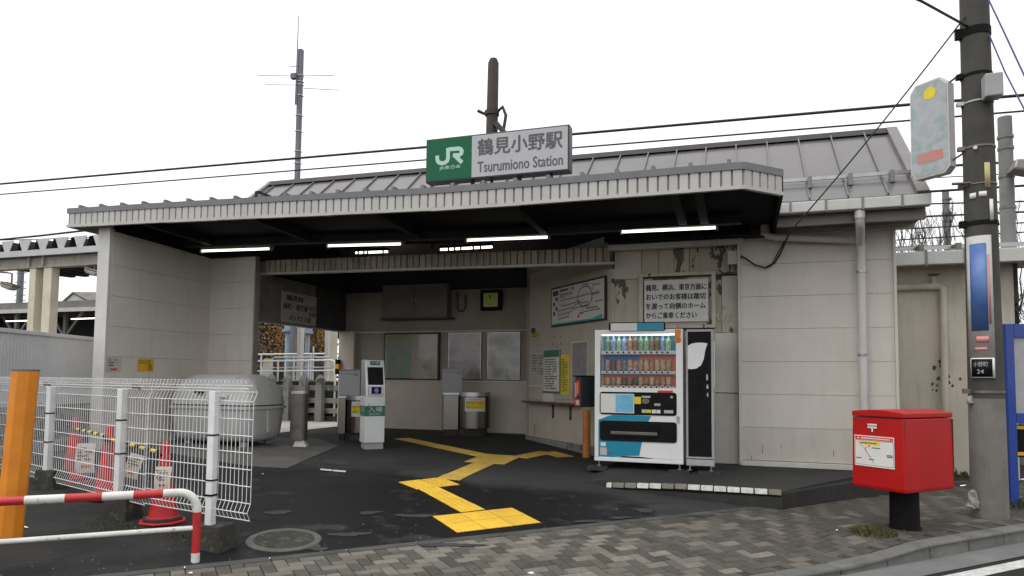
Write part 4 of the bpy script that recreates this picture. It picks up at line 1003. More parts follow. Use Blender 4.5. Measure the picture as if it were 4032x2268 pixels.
b = MB(FT); b.rect(Q(.53, 0)[0], Q(.56, 0)[0], Q(0, .14)[1], Q(0, .2)[1], .048); b.ribbon([Q(.54, .21), Q(.64, .24)], .012, .048); b.build('here_mark', 'red_print', mp_)
# ---- ticket wall odds and ends
def sheet_on(F, name, label, cat, x0, y0, x1, y1, mat, w0=.002, w1=.008, rows=0, grp=None, ink='print_dark', bev=0):
    a = fp(x0, y0, F); c_ = fp(x1, y1, F); ua, ub2, va, vb3 = min(a[0], c_[0]), max(a[0], c_[0]), min(a[1], c_[1]), max(a[1], c_[1])
    t = thing(name, label, cat, tuple(F @ Vector(((ua + ub2) / 2, va, w0))), 0, grp)
    MB(F).box(ua, ub2, va, vb3, w0, w1).build('sheet', mat, t, bevel=bev)
    if rows: smallprint(F, ua + (ub2 - ua) * .1, ub2 - (ub2 - ua) * .08, va + (vb3 - va) * .07, vb3 - (vb3 - va) * .1, rows, w1 + .001).build('print', ink, t, kind='stuff')
    return t, (ua, ub2, va, vb3)
t, (ua, ub2, va, vb3) = sheet_on(FT, 'framed_timetable', 'tall silver framed timetable with green header on the ticket wall', 'notice', 1371, 880, 1411, 990, 'steel', .002, .03, 0)
MB(FT).box(ua + .015, ub2 - .015, va + .03, vb3 - .02, .03, .033).build('paper', 'paper', t)
MB(FT).box(ua + .015, ub2 - .015, vb3 - .14, vb3 - .02, .033, .035).build('header', 'entry_green', t)
smallprint(FT, ua + .05, ub2 - .03, va + .06, vb3 - .16, 13, .035).build('print', 'print_dark', t, kind='stuff')
MB(FT).box(ua, ub2, va, va + .035, .03, .04).build('bottom_rail', 'stain_dark', t)
t, _ = sheet_on(FT, 'yellow_notice', 'tall yellow printed fare sheet beside the framed timetable', 'notice', 1412, 893, 1433, 993, 'yellow_print', .002, .012, 20, ink='print_dark')
t, _ = sheet_on(FT, 'paper_notice', 'grey printed notice with photographs at the far edge of the ticket wall', 'notice', 1337, 886, 1352, 940, 'paper_grey', .002, .006, 7)
t, _ = sheet_on(FT, 'paper_notice', 'grey printed notice between the edge notice and the framed timetable', 'notice', 1354, 886, 1369, 948, 'paper_grey', .002, .006, 8)
t, _ = sheet_on(FT, 'warning_sticker', 'small amber warning sticker near the top of the ticket wall edge', 'sticker', 1336, 838, 1357, 848, 'sign_amber', .002, .005, 2)
t, _ = sheet_on(FT, 'sticker', 'small dark square sticker above the amber warning sticker', 'sticker', 1337, 826, 1347, 837, 'dark_board', .002, .005)
a = fp(1371, 994, FT); MB(FT).box(.62, 1.02, 1.078, 1.24, .0, .03).build('white_patch', 'panel', stn)
b = MB(FT)
for x, y, w_, h_ in ((1394, 848, .05, .018), (1410, 847, .05, .018), (1391, 866, .014, .055), (1411, 864, .014, .06), (1402, 872, .05, .018)):
    u_, v_ = fp(x, y, FT); b.rect(u_ - w_ / 2, u_ + w_ / 2, v_ - h_ / 2, v_ + h_ / 2, .003)
b.build('bolt_holes', 'ink', stn)
u_, v_ = fp(1345, 1083, FT); MB(FT).add([(u_ - .015, v_ + .11, .004), (u_ + .015, v_ + .11, .004), (u_ + .008, v_ - .12, .004), (u_ - .006, v_ - .12, .004)], [(0, 1, 2, 3)]).build('rust_stain', 'wood_bare', stn)
# ---- certificate box on orange post
bx = thing('ticket_box', 'dark green box with a red slotted front standing on an orange post', 'ticket box', (-2.28, 10.52, .29))
MB().tube([(-2.285, 10.52, .27), (-2.285, 10.52, 1.0)], [.062, .057], 14).build('post', 'orange_rusty', bx, smooth=True)
MB().lathe([(.11, .275), (.11, .285), (.001, .287)], 18, (-2.285, 10.52)).build('base_plate', 'concrete_dark', bx)
mk('box_green', (.006, .026, .03), (.008, .032, .035), 4, rough=.4)
cx_, _z = fy(1463, 985, 10.36); Cn = Vector((cx_, 10.36, 0)); aU = -TU; bU = Vector((.723, .691, 0))
XBx = Matrix(((aU.x, bU.x, 0, Cn.x), (aU.y, bU.y, 0, Cn.y), (0, 0, 1, 0), (0, 0, 0, 1)))
zt_b, zb_b = fy(1463, 947, 10.36)[1], fy(1463, 1024, 10.36)[1]
b = MB(XBx); b.box(0, .2, 0, .36, zb_b, zt_b); b.build('case', 'box_green', bx, bevel=.012)
b = MB(XBx); b.box(-.01, .21, -.03, .37, zt_b, zt_b + .015); b.build('lid', 'black_matte', bx, bevel=.004)
RF = frame(tuple(Cn + aU * .2), tuple(TU))
MB(RF).box(.01, .17, zb_b + .01, zt_b - .06, .0, .012).build('front', 'red_print', bx, bevel=.004)
MB(RF).box(.03, .065, zb_b + .15, zt_b - .1, .012, .014).build('label', 'paper', bx); MB(RF).box(.09, .115, zb_b + .2, zt_b - .08, .012, .014).build('label', 'yellow_print', bx)
MB(RF).box(.05, .15, zb_b + .03, zb_b + .1, .012, .014).build('label', 'paper', bx); MB(RF).box(.07, .16, zb_b + .12, zb_b + .17, .012, .014).build('slot', 'ink', bx)
mk('cabinet_grey', (.15, .14, .13), (.125, .118, .108), 3, rough=.5)
# ---- back wall
BWF = FY(13.118); BW2 = FY(13.148)
def framed(name, label, cat, x0, y0, x1, y1, mat, frm, w=.05, inset=.03, grp=None, F=BW2):
    a = fp(x0, y0, F); c_ = fp(x1, y1, F); t = thing(name, label, cat, tuple(F @ Vector(((a[0] + c_[0]) / 2, c_[1], 0))), 0, grp)
    MB(F).box(a[0], c_[0], c_[1], a[1], .002, w).build('frame', frm, t, bevel=.006)
    MB(F).box(a[0] + inset, c_[0] - inset, c_[1] + inset, a[1] - inset, w, w + .003).build('poster', mat, t)
    if cat.startswith('poster'): MB(F).rect(a[0] + inset, c_[0] - inset, c_[1] + inset, a[1] - inset, w + .02).build('glazing', 'glass', t)
    return t, (a[0], c_[0], c_[1], a[1])
framed('poster_board', 'wide dark-framed poster board with green and pink posters on the back wall', 'poster board', 970, 838, 1107, 957, 'poster_a', 'dark_board', .07, .04)
_t = bpy.data.objects['poster_board']; a = fp(1040, 842, BW2); c_ = fp(1103, 953, BW2); MB(BW2).box(a[0], c_[0], c_[1], a[1], .074, .077).build('second_poster', 'poster_a2', _t); a = fp(978, 845, BW2); c_ = fp(1030, 855, BW2); MB(BW2).box(a[0], c_[0], c_[1], a[1], .074, .076).build('header_strip', 'sticker_old', _t)
framed('wall_poster', 'steel-framed greyish poster in the middle of the back wall', 'poster', 1130, 837, 1211, 955, 'poster_b', 'steel', .04, .015, 'steel poster frames')
framed('wall_poster', 'pale steel-framed poster on the back wall nearest the ticket wall', 'poster', 1228, 836, 1309, 956, 'poster_c', 'steel', .04, .015, 'steel poster frames')
t, (a0, a1, b0, b1) = framed('wall_clock', 'square dark clock with a greenish dial high on the back wall', 'clock', 1213, 731, 1264, 781, 'clock_face', 'black_matte', .1, .07)
cu, cv = (a0 + a1) / 2, (b0 + b1) / 2; b = MB(BW2)
for k in range(12):
    a_ = math.pi / 6 * k; b.ribbon([(cu + .085 * math.sin(a_), cv + .085 * math.cos(a_)), (cu + .105 * math.sin(a_), cv + .105 * math.cos(a_))], .012, .105)
b.ribbon([(cu, cv), (cu + .005, cv + .075)], .014, .106); b.ribbon([(cu, cv), (cu - .01, cv + .1)], .01, .107); b.build('hands', 'ink', t)
t, (a0, a1, b0, b1) = framed('wall_cabinet', 'grey two-door cabinet hung high on the back wall above the posters', 'cabinet', 975, 722, 1135, 800, 'cabinet_grey', 'cabinet_grey', .22, .01)
MB(BW2).box((a0 + a1) / 2 - .004, (a0 + a1) / 2 + .004, b0 + .02, b1 - .02, .222, .226).build('door_gap', 'ink', t)
for d_ in (-.04, .04): MB(BW2).box((a0 + a1) / 2 + d_ - .008, (a0 + a1) / 2 + d_ + .008, (b0 + b1) / 2, (b0 + b1) / 2 + .05, .223, .235).build('handle', 'steel', t)
MB(BW2).box(a0 - .0, a1 + .08, b0 - .03, b0, .002, .26).build('shelf', 'dark_board', t)
pts = [fp(1152, 735, BW2), fp(1152, 775, BW2), fp(1156, 782, BW2), (fp(1166, 783, BW2)), fp(1172, 775, BW2), fp(1172, 742, BW2)]
MB().tube([BW2 @ Vector((u_, v_, .03)) for u_, v_ in pts], .018, 8).build('conduit', 'dark_board', stn, smooth=True)
# ---- platform direction sign on the lintel
LF = frame((-8.19, 0, 0), (0, 1, 0))
a = fp(708, 728, LF); c_ = fp(793, 812, LF)
pl = thing('platform_sign', 'white platform direction sign with black lettering on the dark lintel', 'sign', (-8.19, 11.4, 2.5))
u0, u1, v1, v0 = a[0], c_[0], a[1] - .02, 2.50
MB(LF).box(u0, u1, v0, v1, .0, .02).build('board', 'paper_grey', pl, bevel=.002)
w_ = u1 - u0; h_ = v1 - v0
lettering('lettering', '鶴見線', LF, u0 + w_ * .12, u0 + w_ * .6, v0 + h_ * .72, v0 + h_ * .9, 'ink', pl, .03, .023)
lettering('lettering', '扇町・海芝浦', LF, u0 + w_ * .04, u0 + w_ * .72, v0 + h_ * .43, v0 + h_ * .63, 'ink', pl, .03, .023)
lettering('lettering', '大川', LF, u0 + w_ * .76, u0 + w_ * .97, v0 + h_ * .48, v0 + h_ * .65, 'ink', pl, .03, .023)
lettering('lettering', '方面', LF, u0 + w_ * .76, u0 + w_ * .97, v0 + h_ * .29, v0 + h_ * .43, 'ink', pl, .03, .023)
lettering('lettering', 'のりば', LF, u0 + w_ * .2, u0 + w_ * .85, v0 + h_ * .08, v0 + h_ * .24, 'ink', pl, .03, .023)
# ---- wing wall stickers
t, (ua, ub2, va, vb3) = sheet_on(FW, 'wall_notice', 'faded white notice with a red bar near the front edge of the wing wall', 'notice', 268, 898, 303, 936, 'paper_grey', .001, .005, 0)
smallprint(FW, ua + .04, ub2 - .03, va + .08, vb3 - .02, 3, .006).build('print', 'print_dark', t, kind='stuff'); MB(FW).rect(ua + .07, ub2 - .07, va + .025, va + .055, .006).build('red_bar', 'red_print', t)
t, (ua, ub2, va, vb3) = sheet_on(FW, 'wall_notice', 'amber warning notice with a round black symbol on the wing wall', 'notice', 346, 902, 385, 935, 'sign_amber', .001, .005, 0)
smallprint(FW, ua + .02, ub2 - .02, vb3 - .08, vb3 - .02, 3, .006).build('print', 'print_dark', t, kind='stuff')
b = MB(FW); cu, cv = ub2 - .07, va + .065; b.ribbon([(cu + .04 * math.cos(t_), cv + .045 * math.sin(t_)) for t_ in np.linspace(0, 2 * math.pi, 17)[:-1]], .01, .006, True); b.rect(cu - .012, cu + .012, cv - .02, cv + .03, .006); b.build('symbol', 'ink', t)
# ---- ticket gates
def gate(label, cx, cy, rz_, z0, ht, cab_x, fl):
    t = thing('gate_cabinet', label, 'ticket gate', (cx, cy, z0), rz_, 'stainless ticket gate cabinets')
    X = WM[t] @ Matrix.Diagonal((1.12, 1.12, 1, 1)); xl = -.165 - fl
    flat = [(-.42, .18), (-.42, -.12), (-.16, -.12), (-.16, .18)]
    MB(X).box(xl, -.165, -.12, .2, .1, ht).build('side_cabinet', 'stainless', t, bevel=.006)
    MB(X).box(xl - .01, -.155, -.13, .21, ht, ht + .045).build('top_rim', 'silver', t, bevel=.004)
    ell = [(.11 + .29 * math.cos(a_), -.02 + .2 * math.sin(a_)) for a_ in np.linspace(math.pi * 1.02, 2 * math.pi * .99, 19)] + [(.40, .2), (-.18, .2)]
    b = MB(X); b.prism(ell, .13, ht - .02); b.build('drum', 'stainless', t, smooth=True)
    b = MB(X); b.prism([(.11 + (x - .11) * 1.015, -.02 + (y + .02) * 1.02) for x, y in ell], ht - .02, ht + .05); b.build('top_rim', 'silver', t, smooth=True)
    b = MB(X); b.prism([(.08 + (x - .11) * .93, (y + .02) * .86) for x, y in ell], -.03, .13); b.build('plinth', 'concrete_dark', t)
    MB(X).box(xl + .02, -.18, -.09, .18, -.03, .1).build('plinth', 'concrete_dark', t)
    b = MB(X); b.box(xl - .01, xl + .32, -.06, .20, ht + .045, ht + .49); hd = b.build('head_box', 'machine_grey', t, bevel=.012)
    MB(X).box(xl - .015, xl + .325, -.07, .205, ht + .49, ht + .51).build('head_cap', 'stain_dark', t)
    MB(X).box(xl + .02, xl + .29, -.064, -.06, ht + .43, ht + .436).build('door_gap', 'ink', t)
    MB(X).box(xl + .22, xl + .28, -.066, -.06, ht + .40, ht + .42).build('latch', 'stain_dark', t)
    def curve(u_, v_, off):                       # a point on the drum face: u_ in metres round from the middle
        a_ = 1.5 * math.pi + u_ / .27; return X @ Vector((.11 + (.29 + off) * math.cos(a_), -.02 + (.2 + off) * math.sin(a_), v_))
    def wrap(nm, u0_, u1_, v0_, v1_, off, mat):
        b = MB(); n_ = 8; b.add([curve(u0_ + (u1_ - u0_) * k / n_, v, off) for k in range(n_ + 1) for v in (v0_, v1_)], [(2 * k, 2 * k + 2, 2 * k + 3, 2 * k + 1) for k in range(n_)]); return b.build(nm, mat, t)
    wrap('notice', -.17, .17, ht - .31, ht - .05, .003, 'paper'); wrap('notice_band', -.16, .16, ht - .255, ht - .115, .005, 'yellow_print')
    for i, (s_, m_, u0_, u1_) in enumerate([('ご案内', 'red_print', -.09, .09), ('鶴見方面は', 'ink', -.15, .0), ('向かいのホームで', 'sign_amber', -.15, .11), ('お乗りください。', 'ink', -.15, .09), ('踏切を渡り', 'red_print', .01, .15)]):
        o = lettering('lettering', s_, Matrix.Identity(4), 0, 1, 0, 1, m_, t, 0, 0); vt = ht - .07 - [0, .055, .1, .145, .055][i]
        iv = WM[t].inverted()
        for v in o.data.vertices:
            w_ = WM[t] @ v.co; v.co = iv @ curve(u0_ + (u1_ - u0_) * w_.x, vt - .032 + .032 * w_.y, .0075)
    return t
gate('stainless ticket gate cabinet with grey head box left of the entry reader', -6.50, 10.86, .42, .38, .72, 0, .11)
gate('stainless ticket gate cabinet with grey head box in front of the posters', -5.04, 12.45, .5, .40, .76, 0, .255)
# ---- IC entry reader
rd = thing('entry_reader', 'white card reader pillar with a green ENTRY band', 'ticket reader', (-5.6, 9.86, .33))
Xr = frame((-5.55, 9.80, .33), (.70, .714, 0)); Z = .33
hh = lambda y: fp(940, y, Xr)[1]
uL, uR = -.155, .155
uL = fp(917, 1100, Xr)[0]; uR = fp(967, 1100, Xr)[0]
zt = hh(905); zs = hh(997); zb_ = hh(1114)
b = MB(Xr); b.box(uL + .02, uR - .01, -.03, zb_, -.26, -.03); b.build('base', 'machine_grey', rd)
b = MB(Xr); b.box(uL, uR, zb_, zs, -.30, 0); b.build('body', 'machine_white', rd, bevel=.008)
side = MB(Xr)
top = [(0, zs), (-.005, zs + .16), (-.09, zt), (-.30, zt), (-.30, zs)]
n = len(top); side.add([(uL + .003, v, w_) for w_, v in top] + [(uR - .003, v, w_) for w_, v in top], [tuple(range(n)), tuple(range(2 * n - 1, n - 1, -1))] + [(i, n + i, n + (i + 1) % n, (i + 1) % n) for i in range(n)])
side.build('head', 'silver', rd, bevel=.006)
FH = Xr.copy(); sl_ = math.atan2(.085, zt - zs - .16)
FHd = Xr @ Matrix.Translation((0, zs + .16, -.005)) @ Matrix.Rotation(-sl_, 4, 'X')
Ls = math.hypot(.085, zt - zs - .16)
MB(FHd).box(uL + .04, uR - .03, .02, Ls * .72, .0, .012).build('screen', 'black', rd, bevel=.006)
MB(FHd).box(uL + .085, uR - .075, Ls * .8, Ls * .95, .0, .006).build('entry_label', 'entry_green', rd)
lettering('lettering', '入場', FHd, uL + .105, uR - .095, Ls * .85, Ls * .93, 'sign_white', rd, .02, .008)
MB(Xr).box(uL + .045, uR - .035, zs + .02, zs + .155, .0, .035).build('card_tray', 'silver', rd, bevel=.012)
MB(Xr).box(uL + .085, uR - .075, zs + .04, zs + .145, .035, .038).build('card_target', 'black', rd)
cu, cv = (uL + uR) / 2 + .005, zs + .095
MB(Xr).add([(cu + .037 * math.cos(a_), cv + .042 * math.sin(a_), .04) for a_ in np.linspace(0, 2 * math.pi, 25)[:-1]], [tuple(range(24))]).build('target_disc', 'purple', rd)
MB(Xr).box(cu - .014, cu + .014, cv - .008, cv + .008, .04, .043).build('target_mark', 'sign_white', rd, bevel=.003)
g0, g1 = hh(1047), hh(1021)
MB(Xr).box(uL - .002, uR + .002, g0, g1, -.302, .002).build('entry_band', 'entry_green', rd)
lettering('lettering', '入場', Xr, uL + .05, uR - .045, g0 + (g1 - g0) * .42, g0 + (g1 - g0) * .9, 'sign_white', rd, .03, .005)
lettering('lettering', 'ENTRY', Xr, uL + .07, uR - .065, g0 + (g1 - g0) * .1, g0 + (g1 - g0) * .32, 'sign_white', rd, .015, .005)
SFr = Xr @ Matrix.Translation((uL - .002, 0, -.30)) @ Matrix.Rotation(-math.pi / 2, 4, 'Y')
lettering('lettering', '入場', SFr, .06, .24, g0 + (g1 - g0) * .42, g0 + (g1 - g0) * .9, 'sign_white', rd, .03, .003)
MB(Xr).tube([Xr.inverted() @ (Xr @ Vector((uL + .06, g1 + .025, 0))), Vector((uL + .06, g1 + .025, .012))], .012, 10).build('lock', 'steel', rd)
MB(Xr).box(uL - .09, uR + .06, -.03, .0, -.36, .08).build('footing', 'asphalt_patch', rd)
# ---- stainless litter post by the bin
lb = thing('stainless_post', 'squat stainless steel gate post on a flared foot beside the grey bin', 'gate post', (-6.72, 9.55, .36))
pr_ = [(-.19, -.16), (-.12, -.19), (.0, -.19)] + [(.0 + .17 * math.sin(a_), -.02 - .17 * math.cos(a_)) for a_ in np.linspace(.2, math.pi * .8, 9)] + [(-.19, .1)]
X2 = Matrix.Translation((-6.78, 9.6, .36)) @ Matrix.Rotation(.35, 4, 'Z') @ Matrix.Diagonal((.7, .7, 1, 1))
b = MB(X2); b.prism(pr_, .1, .84); b.build('body', 'stain_dark', lb, smooth=True)
b = MB(X2); b.prism([(x * 1.01, y * 1.01) for x, y in pr_], .84, .885); b.build('rim', 'silver', lb, smooth=True)
MB(X2).tube_rings([[(.02 - .13, -.2, -.02), (.02 + .2, -.2, -.02), (.02 + .2, .08, -.02), (.02 - .13, .08, -.02)], [(-.06, -.13, .11), (.1, -.13, .11), (.1, .05, .11), (-.06, .05, .11)]]).build('foot', 'slab_light', lb)
# ================================================================== vending machine
VY = 9.235; VF = FY(VY)
def v6(x, y): return fp((2280 + x * .4622) / K, (1230 + y * .4622) / K, VF)
VX0, VX1, VZ0, VZ1 = -1.895, -.74, .389, 2.139
vm = thing('vending_machine', 'white drinks vending machine with blue lower panel and three rows of drinks', 'vending machine', ((VX0 + VX1) / 2, 9.55, .3))
def ring_front(b, outer, holes_poly): pass
def rrect(u0, u1, v0, v1, r, n=5):
    P_ = []
    for cx, cy, a0 in ((u1 - r, v1 - r, 0), (u0 + r, v1 - r, 90), (u0 + r, v0 + r, 180), (u1 - r, v0 + r, 270)):
        for k in range(n + 1):
            a = math.radians(a0 + 90 * k / n); P_.append((cx + r * math.cos(a), cy + r * math.sin(a)))
    return P_
def plate(F, poly, w0, w1):
    b = MB(F); b.prism(poly, w0, w1); return b
# window opening
wl, wt = v6(180, 190); wr, wb = v6(826, 648)
wl2 = v6(178, 640)[0]
dep = .16
b = MB()
b.box(VX0, VX1, VY + dep, 9.98, VZ0, VZ1)                 # carcass behind the door
b.build('carcass', 'vm_white', vm, bevel=.008)
dr = MB()                                                   # door ring round the window
dr.box(VX0, wl, VY, VY + dep, VZ0 + .06, VZ1); dr.box(wr, VX1, VY, VY + dep, VZ0 + .06, VZ1)
dr.box(wl, wr, VY, VY + dep, wt, VZ1); dr.box(wl, wr, VY, VY + dep, VZ0 + .06, wb)
door = dr.build('door', 'vm_white', vm, bevel=0)
MB().box(VX0 - .002, VX1 + .002, VY - .012, 9.98, VZ0, VZ0 + .055).build('base_skirt', 'vm_white', vm, bevel=.006)
for x0, y0, x1, y1, m_ in ((195, 195, 822, 330, 'back_teal'), (195, 362, 505, 500, 'back_blue'), (505, 362, 826, 500, 'back_orange'), (195, 530, 826, 630, 'back_orange')):
    a = v6(x0, y0); c = v6(x1, y1); MB().box(a[0], c[0], VY + .13, VY + dep + .002, c[1], a[1]).build('display_back', m_, vm)
canm = {}
for k in 'abcde':
    bt = MB().lathe([(.032, 0), (.036, .004), (.036, .135), (.014, .165), (.012, .185), (.014, .186), (.014, .2), (.001, .2)], 14).mesh('drink', 'can_' + k)
    cn = MB().lathe([(.03, 0), (.0345, .006), (.0345, .125), (.027, .135), (.001, .135)], 14).mesh('drink', 'can_' + k)
    canm[k] = (bt, cn)
rows = [(345, 'cbcbaecceebc', 0, .88), (512, 'aeabdaddaddd', 1, .98), (638, 'dadeaedadaad', 1, .74)]
for yb, order, kind, sc_ in rows:
    for i, k in enumerate(order):
        x, z = v6(236 + (755 - 236) * i / 11, yb - 22)
        inst(canm[k][kind], 'drink', vm, Matrix.Translation((x, VY + .095, z)) @ Matrix.Diagonal((1, 1, sc_ if kind else 1, 1)))
for yb in (340, 510, 636):
    a = v6(182, yb - 16); c = v6(822, yb + 18); sf = MB().box(a[0], c[0], VY + .025, VY + .13, c[1], a[1] - .006).build('button_rail', 'vm_white', vm, bevel=.006)
    for i in range(12):
        x, z = v6(236 + (755 - 236) * i / 11, yb)
        MB().tube([(x, VY + .006, z), (x, VY + .03, z)], [.021, .024], 14).build('button_cup', 'vm_white', sf, smooth=True)
        MB().tube([(x, VY + .003, z), (x, VY + .02, z)], .0145, 12).build('button', 'black', sf, smooth=True)
MB(VF).prism(rrect(wl, wr, wb, wt, .03), -.012, -.008); MB().box(wl + .02, wr - .02, VY + .02, VY + .05, wt - .012, wt - .004).build('display_light', 'vm_light', vm)
MB(VF).rect(wl + .002, wr - .002, wb + .002, wt - .002, -.01).build('window_glass', 'glass', vm)
# control panel and delivery slot
a = v6(178, 672); c = v6(832, 884); zc0 = (v6(178, 865)[1] + v6(832, 884)[1]) / 2; zc1 = (v6(178, 674)[1] + v6(832, 686)[1]) / 2
cp = plate(VF, rrect(a[0], c[0], zc0, zc1, .035), .001, .010).build('control_panel', 'black', vm)
a = v6(186, 690); c = v6(470, 860); MB(VF).box(a[0], c[0], c[1], a[1], .010, .013).build('advert', 'paper', cp); MB(VF).box(a[0] + (c[0] - a[0]) * .45, c[0] - .01, c[1] + .01, a[1] - .01, .013, .014).build('advert_print', 'vm_sky', cp)
for x0, y0, x1, y1, m_ in ((472, 718, 528, 780, 'yellow_print'), (534, 710, 608, 728, 'paper_grey'), (535, 826, 572, 856, 'poster_a'), (574, 828, 614, 856, 'yellow_print'), (620, 828, 656, 860, 'paper'), (660, 830, 694, 860, 'paper'), (725, 832, 803, 860, 'paper_grey'), (642, 775, 694, 797, 'machine_grey'), (630, 704, 706, 738, 'black_matte')):
    a = v6(x0, y0); c = v6(x1, y1); MB(VF).box(a[0], c[0], c[1], a[1], .010, .0125).build('panel_label', m_, cp)
x, z = v6(568, 755); MB(VF).add([(x + .05 * math.cos(t_), z + .037 * math.sin(t_), .0125) for t_ in np.linspace(0, 2 * math.pi, 21)[:-1]], [tuple(range(20))]).build('speaker_grille', 'stain_dark', cp)
x, z = v6(790, 722); MB(VF).tube([(x, z, .01), (x, z, .022)], .018, 12).build('coin_return', 'steel', cp, smooth=True)
zd1 = (v6(178, 918)[1] + v6(832, 938)[1]) / 2; zd0 = (v6(178, 1090)[1] + v6(832, 1112)[1]) / 2
a = v6(178, 920); c = v6(834, 1100)
blue = [v6(*p) for p in ((165, 914), (240, 885), (290, 872), (400, 874), (614, 884), (590, 930), (575, 985), (555, 1060), (535, 1110), (513, 1222), (400, 1222), (300, 1232), (165, 1234))]
MB(VF).prism(blue, .0005, .003).build('blue_graphic', 'vm_blue', vm)
dl = plate(VF, rrect(a[0], c[0], zd0, zd1, .04), .001, .016).build('delivery_hatch', 'black', vm, bevel=.004)
e = v6(270, 950); g_ = v6(680, 1075); MB(VF).box(e[0], g_[0], g_[1], e[1], .016, .03).build('hatch_flap', 'black_matte', dl, bevel=.01)
e = v6(272, 1010); g_ = v6(670, 1050); MB(VF).box(e[0], g_[0], g_[1], e[1], .03, .04).build('hatch_lip', 'stain_dark', dl, bevel=.005)
e = v6(765, 1020); g_ = v6(818, 1065); MB(VF).box(e[0], g_[0], g_[1], e[1], .016, .024).build('coin_tray', 'black_matte', dl, bevel=.006)
MB(VF).prism([v6(*p) for p in ((290, 1244), (340, 1232), (380, 1224), (450, 1228), (530, 1232), (600, 1240), (700, 1262), (640, 1262))], .0006, .006).build('vent', 'black', vm)
e = v6(830, 882); g_ = v6(858, 945); lk = plate(VF, rrect(e[0], g_[0], g_[1], e[1], .015), .001, .008).build('lock_plate', 'bin_grey', vm)
x, z = v6(840, 902); MB(VF).tube([(x, z, .006), (x, z, .02)], .012, 12).build('lock', 'steel', lk, smooth=True)
for x0, y0, x1, y1, m_ in ((184, 1105, 228, 1140, 'paper'), (180, 1150, 238, 1215, 'paper_grey'), (240, 1186, 277, 1210, 'stain_dark')):
    e = v6(x0, y0); g_ = v6(x1, y1); MB(VF).box(e[0], g_[0], g_[1], e[1], .0035, .006).build('sticker', m_, vm)
e = v6(670, 664); g_ = v6(800, 686); MB(VF).box(e[0], g_[0], g_[1], e[1], .001, .004).build('sticker', 'red_print', vm)
e = v6(815, 145); g_ = v6(870, 225); MB(VF).prism([(e[0], e[1]), (g_[0], e[1]), (g_[0] - .008, g_[1] + .02), (e[0] + .01, g_[1] + .02)], .001, .004).build('rosette', 'orange', vm, label='orange rosette sticker')
x, z = v6(843, 235); MB(VF).add([(x + .042 * math.cos(t_), z + .042 * math.sin(t_), .005) for t_ in np.linspace(0, 2 * math.pi, 21)[:-1]], [tuple(range(20))]).build('rosette_disc', 'orange', vm)
lettering('lettering', '3', VF, x - .015, x + .015, z - .022, z + .022, 'red_print', vm, .02, .007)
e = v6(256, 88); g_ = v6(735, 178)
MB(VF).prism(rrect(e[0], g_[0], VZ1 - .02, e[1], .025), -.03, .02).build('top_sign', 'black', vm)
e2 = v6(272, 92); g2 = v6(724, 180); xm_ = (e2[0] + g2[0]) / 2; MB(VF).box(e2[0], xm_, VZ1 - .018, e2[1] - .005, .02, .023).build('top_advert', 'paper', vm); MB(VF).box(xm_, g2[0], VZ1 - .018, e2[1] - .005, .02, .023).build('top_advert', 'vm_blue', vm)
for x in (VX0 + .05, VX1 - .05):
    for y in (9.29, 9.9):
        MB().tube([(x, y, .33), (x, y, .40)], .012, 8).build('leg', 'steel', vm)
        MB().lathe([(.035, .318), (.035, .33), (.001, .335)], 14, (x, y)).build('foot', 'steel', vm)
        if y < 9.5: MB().box(x - .13, x + .13, y - .14, y + .14, PZ(x, y - .14) - .02, .318).build('foot_pad', 'rubber', vm)
# ---- recycling bin
bn = thing('recycling_bin', 'tall narrow black-fronted bottle and can bin beside the vending machine', 'recycling bin', (-.52, 9.5, .3))
BX0, BX1, BZ0, BZ1 = -.700, -.357, .38, 2.13
MB().box(BX0, BX1, VY + .006, 9.78, BZ0 + .09, BZ1).build('cabinet', 'bin_grey', bn, bevel=.006)
MB().box(BX0, BX1, VY + .003, 9.78, BZ0, BZ0 + .08).build('base', 'bin_grey', bn, bevel=.006)
MB(VF).box(BX0 + .025, BX1 - .03, BZ0 + .12, BZ1 - .03, -.006, .001).build('front_panel', 'black', bn)
leaf = [v6(*p) for p in ((926, 285), (960, 266), (1000, 259), (1050, 258), (1094, 264), (1076, 320), (1062, 400), (1040, 450), (1000, 478), (960, 484), (926, 480))]
MB(VF).prism(leaf, .001, .003).build('leaf_graphic', 'vm_white', bn)
for y in (552, 632, 697):
    x, z = v6(1028, y); MB(VF).tube([(x, z, -.02), (x, z, .004)], .042 if y < 600 else .036, 20).build('opening', 'black_matte', bn, smooth=True)
for x0, y0, x1, y1 in ((1084, 525, 1098, 578), (1086, 615, 1102, 650), (1090, 682, 1102, 718)):
    e = v6(x0, y0); g_ = v6(x1, y1); MB(VF).prism([(e[0], g_[1]), (g_[0], g_[1]), (g_[0], e[1] - .03), (g_[0] - .006, e[1]), (e[0] + .006, e[1]), (e[0], e[1] - .03)], .001, .003).build('pictogram', 'paper_grey', bn)
MB().box(BX1, BX1 + .012, VY + .06, VY + .10, 1.38, 1.98).build('side_handle', 'vm_white', bn, bevel=.005)
for x in (BX0 + .04, BX1 - .04):
    for y in (9.28, 9.72):
        MB().tube([(x, y, .33), (x, y, .39)], .012, 8).build('leg', 'steel', bn)
        MB().lathe([(.035, .318), (.035, .33), (.001, .335)], 14, (x, y)).build('foot', 'steel', bn)
MB().box(BX1 - .2, BX1 + .08, 9.14, 9.42, .27, .318).build('foot_pad', 'rubber', bn)
